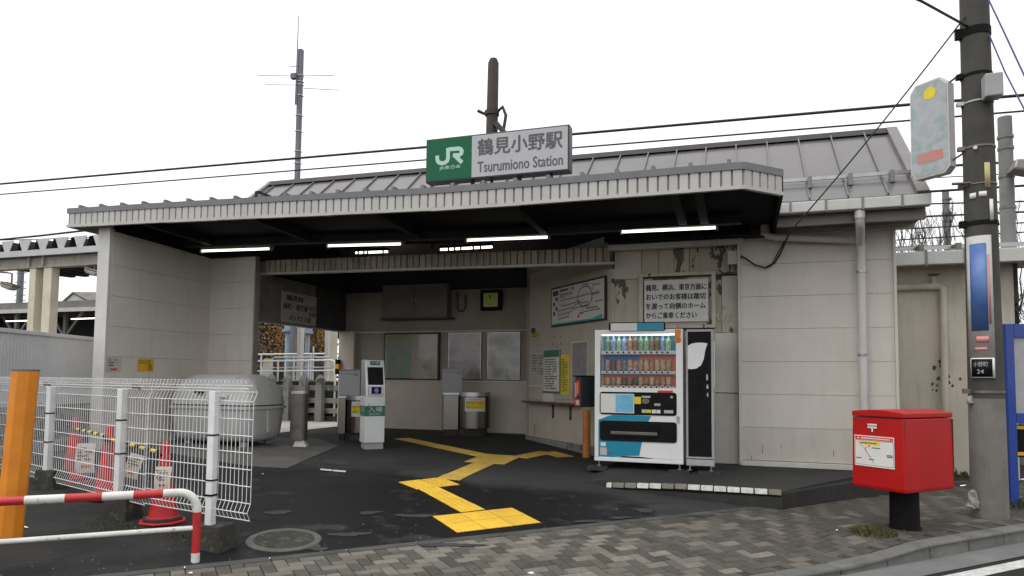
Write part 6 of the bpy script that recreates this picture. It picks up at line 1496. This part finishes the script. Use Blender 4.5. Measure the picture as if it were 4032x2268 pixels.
# ================================================================== left: platform canopy
pc_ = thing('platform_canopy', 'platform shelter with folded steel deck roof on cream posts beyond the corrugated wall', 'platform canopy', (-15, 11.6, .3))
lz = lambda x, y: fy(x * .3106 / K, (900 + y * .3106) / K, 11.5)
prof = []; x = -19.0; 
while x < -10.5: prof += [(x, 4.30), (x + .02, 4.30)]; x += .56
b = MB(); vs = []; fs = []; xs_ = []
x = -19.2; i = 0
P_ = []
while x < -11:
    P_ += [(x, 4.30), (x + .19, 4.30), (x + .27, 4.53), (x + .45, 4.53)]; x += .53
n = len(P_)
b.add([(u_, 11.40, v) for u_, v in P_] + [(u_, 15.5, v + .1) for u_, v in P_], [(k, k + 1, n + k + 1, n + k) for k in range(n - 1)]); b.build('deck', 'far_dark', pc_, solid=.004)
cap = MB().add([(.13, 0, .0), (.39, 0, 0), (.47, 0, .22), (.05, 0, .22)], [(0, 1, 2, 3)]).mesh('deck_end', 'deck_grey')
x = -19.2 - .19
b0_ = MB().add([(-.03, 0, .235), (.21 + .01, 0, .235), (.29, 0, .235), (.29, 0, .24)], [])
tri = MB(); tri.add([(.0, 0, .0), (.19, 0, .0), (.11, 0, .24), (.08, 0, .24)], [])
x = -19.2
while x < -11.3:
    e = MB(); e.add([(x + .19 - .01, 11.38, 4.295), (x + .53 + .01 - .0, 11.38, 4.295), (x + .53 + .075, 11.38, 4.54), (x + .19 - .075, 11.38, 4.54)], []) 
    e = MB(); e.box(0, 0.001, 0, .001, 0, .001)
    q = MB(); q.add([(x + .20, 11.385, 4.30), (x + .36, 11.385, 4.30), (x + .475, 11.385, 4.545), (x + .085, 11.385, 4.545), (x + .20, 11.40, 4.30), (x + .36, 11.40, 4.30), (x + .475, 11.40, 4.545), (x + .085, 11.40, 4.545)], [(0, 1, 2, 3), (4, 7, 6, 5), (0, 4, 5, 1), (1, 5, 6, 2), (2, 6, 7, 3), (3, 7, 4, 0)]); q.build('deck_end', 'deck_grey', pc_); x += .56
MB().box(-19.2, -11, 11.36, 11.44, 4.16, 4.295).build('edge_angle', 'deck_grey', pc_)
MB().box(-19.2, -11, 11.5, 11.62, 3.92, 4.16).build('beam', 'beam_old', pc_, bevel=.004); MB().box(-19.2, -11, 11.46, 11.66, 3.90, 3.925).build('beam_flange', 'beam_old', pc_)
for x0, x1 in ((-15.50, -15.30), (-15.06, -14.81)):
    MB().box(x0, x1, 11.48, 11.68, .3, 3.9).build('post', 'cream_post', pc_, bevel=.01)
    MB().box(x0 - .02, x0 + .02, 11.44, 11.68, 3.92, 4.16).build('stiffener', 'beam_old', pc_)
def hood_lamp(label, px_, py_, Y, arm):
    x, z = fy(px_, py_, Y); t = thing('platform_lamp', label, 'lamp', (x, Y, z))
    b = MB(Matrix.Translation((x, Y, z)) @ Matrix.Rotation(.25, 4, 'Y')); b.tube_rings([[(-.22, -.1, -.02), (.22, -.1, -.02), (.22, .1, -.02), (-.22, .1, -.02)], [(-.17, -.08, -.1), (.1, -.08, -.12), (.1, .08, -.12), (-.17, .08, -.1)]]); b.build('hood', 'beam_old', t, bevel=.02)
    b = MB(Matrix.Translation((x, Y, z)) @ Matrix.Rotation(.25, 4, 'Y')); b.box(-.2, .22, -.1, .1, -.02, .03); b.build('housing', 'stain_dark', t, bevel=.02)
    MB().tube(arm(x, Y, z), .02, 8).build('arm', 'stain_dark', t, smooth=True)
hood_lamp('hooded platform lamp on a bent arm beside the cream posts', 25, 716, 11.3, lambda x, Y, z: [(x + .05, Y, z + .02), (x + .05, Y, z + .25), (x - .1, Y, z + .28), (x - .6, Y, z + .32)])
hood_lamp('hooded lamp hanging below the platform canopy beam by the wing', 238, 680, 11.5, lambda x, Y, z: [(x, Y, z + .02), (x, Y, 3.92)])
# ================================================================== opposite platform and far things on the left
oc = thing('opposite_canopy', 'weathered canopy of the opposite platform seen past the cream posts', 'platform canopy', (-38, 30, 0))
b = MB(); b.box(-60, -22, 29.6, 36, 5.35, 5.75); b.build('roof', 'far_roof', oc); MB().box(-60, -22, 29.5, 29.6, 5.12, 5.34).build('fascia', 'slab_light', oc)
MB().box(-60, -22, 33, 33.2, .5, 5.2).build('back_wall', 'far_dark', oc)
for i, x in enumerate(range(-46, -24, 4)):
    MB().box(x - .1, x + .1, 30.4, 30.6, 1, 5.3).build('post', 'far_roof', oc); MB().bar((x, 30.5, 3.7), (x + 1.3, 30.5, 5.2), .12, .12).build('brace', 'far_roof', oc); MB().bar((x, 30.5, 3.7), (x - 1.3, 30.5, 5.2), .12, .12).build('brace', 'far_roof', oc)
MB().bar((-42.5, 30.2, 4.72), (-38.9, 30.2, 4.74), .08, .06).build('tube_light', 'tube_dim', oc); MB().bar((-37.2, 30.2, 4.76), (-34.0, 30.2, 4.78), .08, .06).build('tube_light', 'tube_dim', oc)
MB().box(-60, -22, 29.5, 36, -.5, 1.3).build('platform', 'concrete_dark', oc)
hw = thing('house', 'grey gabled house roof peeking over the opposite platform canopy', 'house', (-55, 46, 0))
g_ = [fy(x * .3106 / K, (900 + y * .3106) / K, 46) for x, y in ((820, 925), (950, 828), (1140, 920), (1200, 925), (1200, 850), (1000, 835))]
b = MB(); b.add([(g_[0][0], 46, g_[0][1] - 1), (g_[2][0], 46, g_[2][1] - 1), (g_[2][0], 46, g_[2][1]), (g_[1][0], 46, g_[1][1]), (g_[0][0], 46, g_[0][1])], [(0, 1, 2, 3, 4)]); b.build('gable', 'slab_light', hw, solid=.2)
b = MB(); b.add([(g_[1][0] - .1, 45.8, g_[1][1] + .1), (g_[2][0] + .1, 45.8, g_[2][1] - .05), (g_[2][0] + 7, 52, g_[2][1] + .6), (g_[1][0] + 7, 52, g_[1][1] + .5)], [(0, 1, 2, 3)]); b.build('roof', 'far_roof', hw, solid=.15)
b = MB(); b.add([(g_[0][0] - .2, 45.8, g_[0][1] - .1), (g_[1][0] - .1, 45.8, g_[1][1] + .1), (g_[1][0] + 7, 52, g_[1][1] + .5), (g_[0][0] + 7, 52, g_[0][1] + .6)], [(0, 1, 2, 3)]); b.build('roof', 'far_roof', hw, solid=.15)
b = MB(); b.box(g_[0][0], g_[2][0] + 6, 46.2, 52, 0, g_[0][1]); b.build('wall', 'slab_light', hw)
# ================================================================== seen through the concourse: ramp, rails, fence, trees
b = MB(); b.add([(-20, 10.6, .445), (-8.25, 10.3, .425), (-8.25, 13.2, .425), (-7.9, 14.4, .425), (-20, 14.4, .45)], [(4, 3, 2, 1, 0)][::1]); 
for i in range(len(b.f)): b.f[i] = b.f[i][::-1]
tag(b.build('path', 'slab_light'), 'pale concrete path outside the side opening', None, kind='structure')
b = MB(); b.box(-40, -8.9, 14.75, 22, .2, 1.37); tag(b.build('platform', 'concrete_dark'), 'raised railway platform behind the station', None, kind='structure')
MB().box(-40, -8.9, 14.6, 15.1, 1.37, 1.40)
rl = thing('ramp_railing', 'white tubular railing of the platform ramp seen through the concourse', 'railing', (-10, 14, .4))
yR = 14.35
xe = -8.98 * yR / 14
MB().tube([(-14, yR, 1.83), (xe - .12, yR, 1.885), (xe - .04, yR, 1.86), (xe, yR, 1.78), (xe, yR, .42)], .024, 10).build('top_rail', 'fence_white', rl, smooth=True)
MB().tube([(-14, yR, 1.58), (xe, yR, 1.64)], .018, 8).build('mid_rail', 'fence_white', rl, smooth=True)
for px_ in (1095, 1215, 1123): 
    x = fy(px_ / K, 1450 / K, yR)[0]; MB().tube([(x, yR, 1.36), (x, yR, 1.86)], .018, 8).build('baluster', 'fence_white', rl, smooth=True)
r2 = thing('platform_railing', 'second white railing farther back on the platform', 'railing', (-11, 16, 1.4)); yR = 15.8
MB().tube([(fy(1071 / K, 1430 / K, yR)[0], yR, 1.4), (fy(1071 / K, 1430 / K, yR)[0], yR, 1.95), (fy(1080 / K, 1412 / K, yR)[0], yR, 2.0), (fy(1300 / K, 1410 / K, yR)[0], yR, 2.0)], .025, 8).build('top_rail', 'fence_white', r2, smooth=True)
MB().tube([(fy(1071 / K, 1430 / K, yR)[0], yR, 1.72), (fy(1300 / K, 1410 / K, yR)[0], yR, 1.74)], .018, 8).build('mid_rail', 'fence_white', r2, smooth=True)
for px_ in (1157, 1233): x = fy(px_ / K, 1430 / K, yR)[0]; MB().tube([(x, yR, 1.4), (x, yR, 2.05 + (.25 if px_ > 1200 else 0))], .022, 8).build('post', 'fence_white', r2)
r3 = thing('far_railing', 'straight white rail along the far edge of the platform', 'railing', (-14, 18, 1.4)); MB().tube([(-17, 18, 2.15), (-10, 18, 2.2)], .03, 6).build('rail', 'fence_white', r3); 
for x in (-16, -14.2, -12.4, -10.6): MB().tube([(x, 18, 1.4), (x, 18, 2.18)], .025, 6).build('post', 'fence_white', r3)
# old concrete post-and-rail fence in front of the platform
cf = thing('concrete_fence', 'old concrete fence of pointed posts below the platform ramp', 'fence', (-10, 14.2, .4))
yF = 14.2
for px_ in (1133, 1197, 1262, 1070):
    x = fy(px_ / K, 1480 / K, yF)[0]; MB().tube_rings([[(x - .09, yF - .08, .3), (x + .09, yF - .08, .3), (x + .09, yF + .08, .3), (x - .09, yF + .08, .3)], [(x - .085, yF - .07, 1.44), (x + .085, yF - .07, 1.44), (x + .085, yF + .07, 1.44), (x - .085, yF + .07, 1.44)], [(x - .02, yF - .02, 1.54), (x + .02, yF - .02, 1.54), (x + .02, yF + .02, 1.54), (x - .02, yF + .02, 1.54)]]).build('post', 'plinth', cf)
for z in (1.16, .86, .62): MB().box(-13, -8.95, yF + .08, yF + .16, z, z + .12).build('rail', 'plinth', cf, bevel=.01)
MB().box(-13, -8.95, yF + .1, yF + .2, .3, .55).build('kick_board', 'concrete_dark', cf)
def leaves(nm, cx, cy, cz, rx_, ry_, rz2, n, s_, mat, seed, parent, clump=14):
    r = random.Random(seed); b = MB(); cl = []
    for _ in range(clump):
        a, q, h_ = r.uniform(0, 6.28), math.sqrt(r.random()), r.uniform(-1, 1); cl.append((cx + rx_ * q * math.cos(a) * .8, cy + ry_ * q * math.sin(a) * .8, cz + rz2 * h_ * .85))
    for _ in range(n):
        c = r.choice(cl); x, y, z = (c[0] + r.gauss(0, rx_ * .2), c[1] + r.gauss(0, ry_ * .2), c[2] + r.gauss(0, rz2 * .18))
        u_ = Vector((r.gauss(0, 1), r.gauss(0, 1), r.gauss(0, 1))).normalized(); v = u_.orthogonal().normalized(); w_ = s_ * r.uniform(.6, 1.3); P0 = Vector((x, y, z))
        b.add([P0 - u_ * w_, P0 + v * w_ * .5, P0 + u_ * w_, P0 - v * w_ * .5], [(0, 1, 2, 3)])
    return b.build(nm, mat, parent)
def branchy(b, p, d, L, r, depth, rnd, spread=.5, up=.12, n=7):
    q = p + d * L; mid = (p + q) / 2 + Vector((rnd.uniform(-1, 1), rnd.uniform(-1, 1), rnd.uniform(-1, 1))) * L * .06
    b.tube([p, mid, q], [r, r * .85, r * .68], n if r > .03 else 4, caps=False)
    if depth == 0: return
    for k in range(rnd.choice((2, 2, 3))):
        nd = (d + Vector((rnd.uniform(-1, 1), rnd.uniform(-1, 1), rnd.uniform(-.6, 1))) * spread + Vector((0, 0, up))).normalized()
        branchy(b, q if k else mid + (q - mid) * rnd.uniform(.3, 1), nd, L * rnd.uniform(.62, .85), r * .62, depth - 1, rnd, spread, up, n)
def tree(name, label, x, y, z0, h_, crown, mats, seed, grp=None, n=2600, s_=.07, thin=1.0):
    t = thing(name, label, 'tree', (x, y, z0), 0, grp); rnd = random.Random(seed); b = MB(); branchy(b, Vector((x, y, z0 - .1)), Vector((rnd.uniform(-.08, .08), 0, 1)), h_ * .34, .11 * thin, 4, rnd); b.build('trunk', 'bark', t)
    for i, m_ in enumerate(mats): leaves('crown', x + (i - .5) * .6, y, z0 + h_ * .62, *crown, n, s_, m_, seed + i, t)
    return t
tree('maple_tree', 'autumn tree with rusty leaves beyond the platform, seen through the opening', -17.3, 22.5, .5, 5.2, (1.5, 1.3, 2.1), ['leaf_red', 'leaf_autumn'], 11, n=4200, s_=.042)
tree('maple_tree', 'golden autumn tree beside the blue pillars beyond the platform', -15.6, 23.0, .5, 4.6, (.75, .9, 1.7), ['leaf_autumn'], 19, n=2600, s_=.06)
tree('evergreen_tree', 'dark evergreen tree behind the blue pillars beyond the platform', -14.2, 25, .3, 5.5, (2.3, 1.5, 2.6), ['shrub', 'shrub'], 21, n=5200, s_=.1)
b = MB(); r_ = random.Random(2)
for _ in range(2600):
    x, y, z = r_.uniform(-14, -9), r_.uniform(14.5, 14.75), .45 + abs(r_.gauss(0, .35)); s_ = r_.uniform(.02, .06); a = r_.uniform(0, 6.28)
    b.add([(x + s_ * math.cos(a + q), y + r_.uniform(-.03, .03), z + s_ * math.sin(a + q)) for q in (0, 1.3, 3.1, 4.4)], [(0, 1, 2, 3)])
tag(b.build('undergrowth', 'shrub'), 'tangled undergrowth behind the concrete fence', 'undergrowth', kind='stuff')
for (xa, xb, Y, zt, m_, nm, l) in ((1167, 1183, 16.5, 3.6, 'trim_white', 'canopy_post', 'white platform post left of centre in the side opening'), (1277, 1290, 17.0, 3.6, 'trim_white', 'canopy_post', 'thin white platform post near the right of the side opening'), (1298, 1315, 15.6, 3.6, 'cream_post', 'canopy_post', 'cream platform post against the concourse pier')):
    x0, x1 = fy(xa / K, 1400 / K, Y)[0], fy(xb / K, 1400 / K, Y)[0]; t = thing(nm, l, 'post', ((x0 + x1) / 2, Y, 1.38), 0, 'platform canopy posts'); MB().box(x0, x1, Y, Y + .16, 1.37, zt).build('shaft', m_, t, bevel=.01); MB().box(x0 - .06, x1 + .06, Y - .05, Y + .2, 1.37, 1.41).build('base_plate', m_, t)
for (xa, xb, Y, yt, l) in ((1126, 1148, 20.5, 1305, 'thick blue-grey steel pillar beyond the platform railing'), (1150, 1166, 21.5, 1290, 'blue-grey pipe pillar close behind the thick one'), (1204, 1220, 20.5, 1312, 'slim blue-grey steel pillar right of the white post')):
    x0, zt = fy(xa / K, yt / K, Y); x1 = fy(xb / K, yt / K, Y)[0]; xm = (x0 + x1) / 2; t = thing('steel_pillar', l, 'pillar', (xm, Y, .5), 0, 'blue-grey pillars beyond the platform')
    MB().tube([(xm, Y, .3), (xm, Y, zt)], (x1 - x0) / 2, 16).build('shaft', 'insulator', t, smooth=True); MB().tube([(xm, Y, zt - .02), (xm, Y, zt + .06)], (x1 - x0) / 2 + .1, 16).build('collar', 'insulator', t, smooth=True); MB().box(xm - .12, xm + .12, Y - .1, Y + .1, zt + .06, zt + 1.2).build('upper_bracket', 'insulator', t)
x, z = fy(1045 / K, 1440 / K, 15.2); t = thing('standing_sign', 'small pale board with a yellow top leaning on the ramp rail', 'sign', (x, 15.2, 1.4)); MB().add([(x - .16, 15.2, 1.38), (x + .16, 15.2, 1.38), (x + .12, 15.3, 1.95), (x - .12, 15.3, 1.95)], [(0, 1, 2, 3)]).build('board', 'paper', t, solid=.02); MB().add([(x - .12, 15.26, 1.84), (x + .12, 15.26, 1.84), (x + .11, 15.28, 1.94), (x - .11, 15.28, 1.94)], [(0, 1, 2, 3)]).build('yellow_print', 'yellow_print', t, solid=.01)
x, z = fy(849, 910, 10.95); t = thing('striped_marker', 'black and amber striped marker on the pier by the gate', 'marker', (x, 12.9, 1.5)); x0 = fy(1322 / K, 1430 / K, 12.95)[0]; x1 = fy(1336 / K, 1430 / K, 12.95)[0]
for i, (ya, yb2) in enumerate(((1415, 1434), (1434, 1452), (1452, 1474))): MB().box(x0, x1, 12.93, 13.0, fy(849, yb2 / K, 12.95)[1], fy(849, ya / K, 12.95)[1]).build('stripe', 'sign_amber' if i == 1 else 'black_matte', t)
# ================================================================== masts, wires
t = thing('catenary_mast', 'dark brown mast rising behind the station name sign', 'mast', (-5.18, 14, 0)); X0 = -5.18
MB().tube([(X0 - .02, 14, .4), (X0, 14, 6.5), (X0 + .02, 14, 8.42), (X0 + .02, 14, 8.52)], [.17, .135, .12, .08], 18).build('shaft', 'pole_brown', t, smooth=True)
z_ = fy(1240, 285, 14)[1]
MB().tube([(X0, 14, z_ - .05), (X0, 14, z_ + .05)], .16, 16).build('band', 'pole_brown', t)
MB().tube([(X0 - .3, 13.9, z_ + .06), (X0 - .18, 13.95, z_), (X0 + .15, 13.95, z_), (X0 + .28, 13.9, z_ + .08), (X0 + .36, 13.9, z_ - .12), (X0 + .30, 13.9, z_ - .5)], .035, 6).build('arm', 'pole_brown', t)
MB().bar((X0 + .12, 13.9, z_ - .25), (X0 + .62, 13.7, z_ - .85), .09, .09).build('brace', 'pole_brown', t)
MB().lathe([(.03, z_ - .75), (.09, z_ - .72), (.04, z_ - .66), (.09, z_ - .62), (.03, z_ - .55), (.02, z_ - .45)], 10, (X0 + .30, 13.9)).build('insulator', 'pole_brown', t)
t = thing('antenna_mast', 'slim grey mast with crossing thin antenna rods', 'antenna mast', (-14.45, 20, 0))
zt = 12.89
MB().box(-14.60, -14.45, 19.92, 20.08, .4, zt).build('shaft', 'mast_grey', t, bevel=.02)
MB().tube([(-14.60, 19.88, zt - 2), (-14.58, 19.88, 14.04)], [.03, .012], 6).build('whip', 'mast_grey', t)
for (xa, ya), (xb, yb2) in [((648, 190), (738, 191)), ((668, 213), (742, 214)), ((762, 189), (840, 190)), ((764, 222), (852, 227)), ((728, 168), (753, 167))]:
    a, c_ = fy(xa, ya, 19.95), fy(xb, yb2, 19.95); MB().tube([(a[0], 19.95, a[1]), (c_[0], 19.95, c_[1])], .012, 5).build('rod', 'mast_grey', t)
for y in (190, 213, 205, 240, 290, 330, 380, 410): z_ = fy(756, y, 19.95)[1]; MB().box(-14.62, -14.43, 19.9, 20.1, z_, z_ + .03).build('clamp', 'deck_grey', t)
a = fy(741, 195, 19.9); MB().box(a[0] - .1, a[0] + .1, 19.8, 19.95, a[1] - .06, a[1] + .12).build('fitting', 'mast_grey', t)
t = thing('relay_pole', 'grey concrete pole behind the annex roof by the picture edge', 'utility pole', (4.38, 14, 0)); MB().tube([(4.38, 14, 0), (4.39, 14, 6.13)], [.13, .108], 18).build('shaft', 'pole_far', t, smooth=True)
for z_ in (5.75, 5.55, 5.05, 4.5): MB().tube([(4.39, 14, z_), (4.39, 14, z_ + .05)], .125, 16).build('band', 'stain_dark', t)
x, z_ = fy(2560, 425, 13.6)
b = MB(); b.tube_rings([[(x - .05, 13.5, z_ + .15), (x + .35, 13.5, z_ + .13), (x + .35, 13.8, z_ + .13), (x - .05, 13.8, z_ + .15)], [(x - .1, 13.45, z_ - .02), (x + .4, 13.45, z_ - .16), (x + .4, 13.85, z_ - .16), (x - .1, 13.85, z_ - .02)]]); b.build('lamp_head', 'stain_dark', t, bevel=.03)
MB().tube([(4.5, 13.9, z_ + .1), (x, 13.65, z_ + .1)], .04, 8).build('lamp_arm', 'steel', t)
t = thing('far_mast', 'thin pale mast among the bare branches behind the annex', 'mast', (6.2, 25, 0)); MB().tube([(6.25, 25, 0), (6.17, 25, 7.61)], [.13, .1], 12).build('shaft', 'pole_far', t, smooth=True)
for z_ in (7.3, 6.85, 6.6): MB().tube([(6.2, 25, z_), (6.2, 25, z_ + .06)], .14, 12).build('band', 'stain_dark', t)
t = thing('far_pole', 'distant dark pole with short arms seen between the left posts', 'utility pole', (-46, 38, 0)); xx, zz = fy(53, 680, 38); MB().tube([(xx, 38, 0), (xx, 38, zz)], .22, 8).build('shaft', 'mast_grey', t)
for q in (.2, .9, 1.4, 1.9, 2.3, 2.7): MB().bar((xx - .5, 38, zz - q), (xx + .6, 38, zz - q - .02), .06, .06).build('arm', 'mast_grey', t)
def wire(label, pts, r=.01, mat='cable', sag=0, grp='overhead wires', name='overhead_wire'):
    P_ = [Vector(p) for p in pts]
    if sag and len(P_) == 2:
        a, c_ = P_; P_ = [a + (c_ - a) * (k / 14) - Vector((0, 0, 4 * sag * (k / 14) * (1 - k / 14))) for k in range(15)]
    b = MB(); b.tube(P_, r, 6); o = b.build(name, mat, smooth=True); tag(o, label, 'cable', grp); return o
def wpt(x, y, Y): a = fy(x, y, Y); return (a[0], Y, a[1])
wire('thick overhead wire crossing the whole sky behind the station sign', [wpt(-60, 468, 16), wpt(1072, 370, 16), wpt(2300, 262, 16), wpt(2640, 234, 16)], .032)
wire('thin overhead wire just below the thick one across the sky', [wpt(-60, 494, 16), wpt(1072, 402, 16), wpt(2300, 302, 16), wpt(2640, 274, 16)], .02)
wire('sagging black cable under the left end of the canopy', [wpt(-60, 609, 22), wpt(100, 593, 22), wpt(240, 577, 22), wpt(420, 560, 22)], .045)
wire('thin line close above the platform canopy deck', [wpt(-60, 606, 22), wpt(120, 601, 22), wpt(300, 595, 22)], .02)
for i, (ya, yb2, r) in enumerate(((425, 402, .03), (452, 432, .012), (487, 463, .03), (515, 505, .02), (548, 530, .025), (577, 557, .018), (604, 580, .018), (622, 607, .018))):
    wire(['upper', 'second', 'third', 'fourth', 'fifth', 'sixth', 'seventh', 'lowest'][i] + ' of the wires crossing behind the utility pole', [wpt(2255, ya, 18 + i * .3), wpt(2640, yb2, 18 + i * .3)], r)
wire('twin service cable from the utility pole down to the station wall', [(2.43, 8.86, 5.62), wpt(1990, 580, 9.42)], .009, sag=.05)
a = fy(1855, 640, 10.28)
wire('slack loop of black cable on the pale wall under the canopy end', [(a[0], 10.28, a[1]), wpt(1875, 650, 10.2), wpt(1900, 667, 10.2), wpt(1925, 673, 10.2), wpt(1948, 662, 10.2), wpt(1962, 640, 10.2), wpt(1972, 618, 10.1), wpt(1980, 598, 9.8), wpt(1990, 580, 9.42)], .013)
wire('second slack loop beside the first on the pale wall', [wpt(1925, 675, 10.19), wpt(1940, 668, 10.19), wpt(1955, 640, 10.17), wpt(1975, 605, 10.15)], .009)
wire('cable leaving the pole head towards the upper left', [(2.45, 8.86, 5.5), wpt(2320, 4, 8.0), wpt(2200, -50, 7.6)], .014)
wire('violet cable from the pole head down past the right edge', [wpt(2478, -20, 8.6), wpt(2530, 90, 8.2), wpt(2600, 240, 7.8)], .009, 'cable_violet')
wire('violet cable running down to the right edge from the pole', [(2.66, 8.85, 5.35), wpt(2530, 185, 8.4), wpt(2600, 320, 8.0)], .009, 'cable_violet')
# ================================================================== bare trees behind the annex and shrub at the edge
for i, (px_, Y, h_, sd) in enumerate(((2290, 19, 5.6, 3), (2345, 20, 5.9, 8), (2410, 19.5, 6.1, 15), (2480, 19, 5.9, 23))):
    x = fy(px_, 620, Y)[0]; t = thing('bare_tree', ['bare leafless tree just right of the station gable', 'bare leafless tree below the thin mast', 'bare leafless tree left of the utility pole', 'bare leafless tree behind the utility pole'][i], 'tree', (x, Y, 0), 0, 'bare trees behind the annex')
    rnd = random.Random(sd); b = MB(); 
    for k in range(3): branchy(b, Vector((x + rnd.uniform(-.5, .5), Y, 2.2)), Vector((rnd.uniform(-.3, .3), rnd.uniform(-.2, .2), 1)).normalized(), h_ * .22, .028, 4, rnd, .42, .25, 5)
    b.tube([(x, Y, -.1), (x, Y, 2.4)], .09, 8); b.build('branches', 'bark', t)
x, z_ = fy(2570, 740, 13.5); t = thing('shrub', 'twiggy green shrub at the edge beyond the annex corner', 'shrub', (x + .3, 13.5, 0)); rnd = random.Random(4); b = MB()
for k in range(5): branchy(b, Vector((x + .35 + rnd.uniform(-.3, .3), 13.5, .1)), Vector((rnd.uniform(-.25, .25), 0, 1)).normalized(), 1.0, .03, 5, rnd, .5, .1, 5)
b.build('twigs', 'bark', t); leaves('foliage', x + .4, 13.5, 1.9, .7, .5, 1.2, 900, .035, 'shrub', 6, t)
t = thing('block_wall', 'old block wall behind the shrub at the picture edge', 'wall', (5.5, 16, 0)); MB().box(4.2, 9, 16, 16.2, 0, 2.3).build('wall', 'plinth', t)
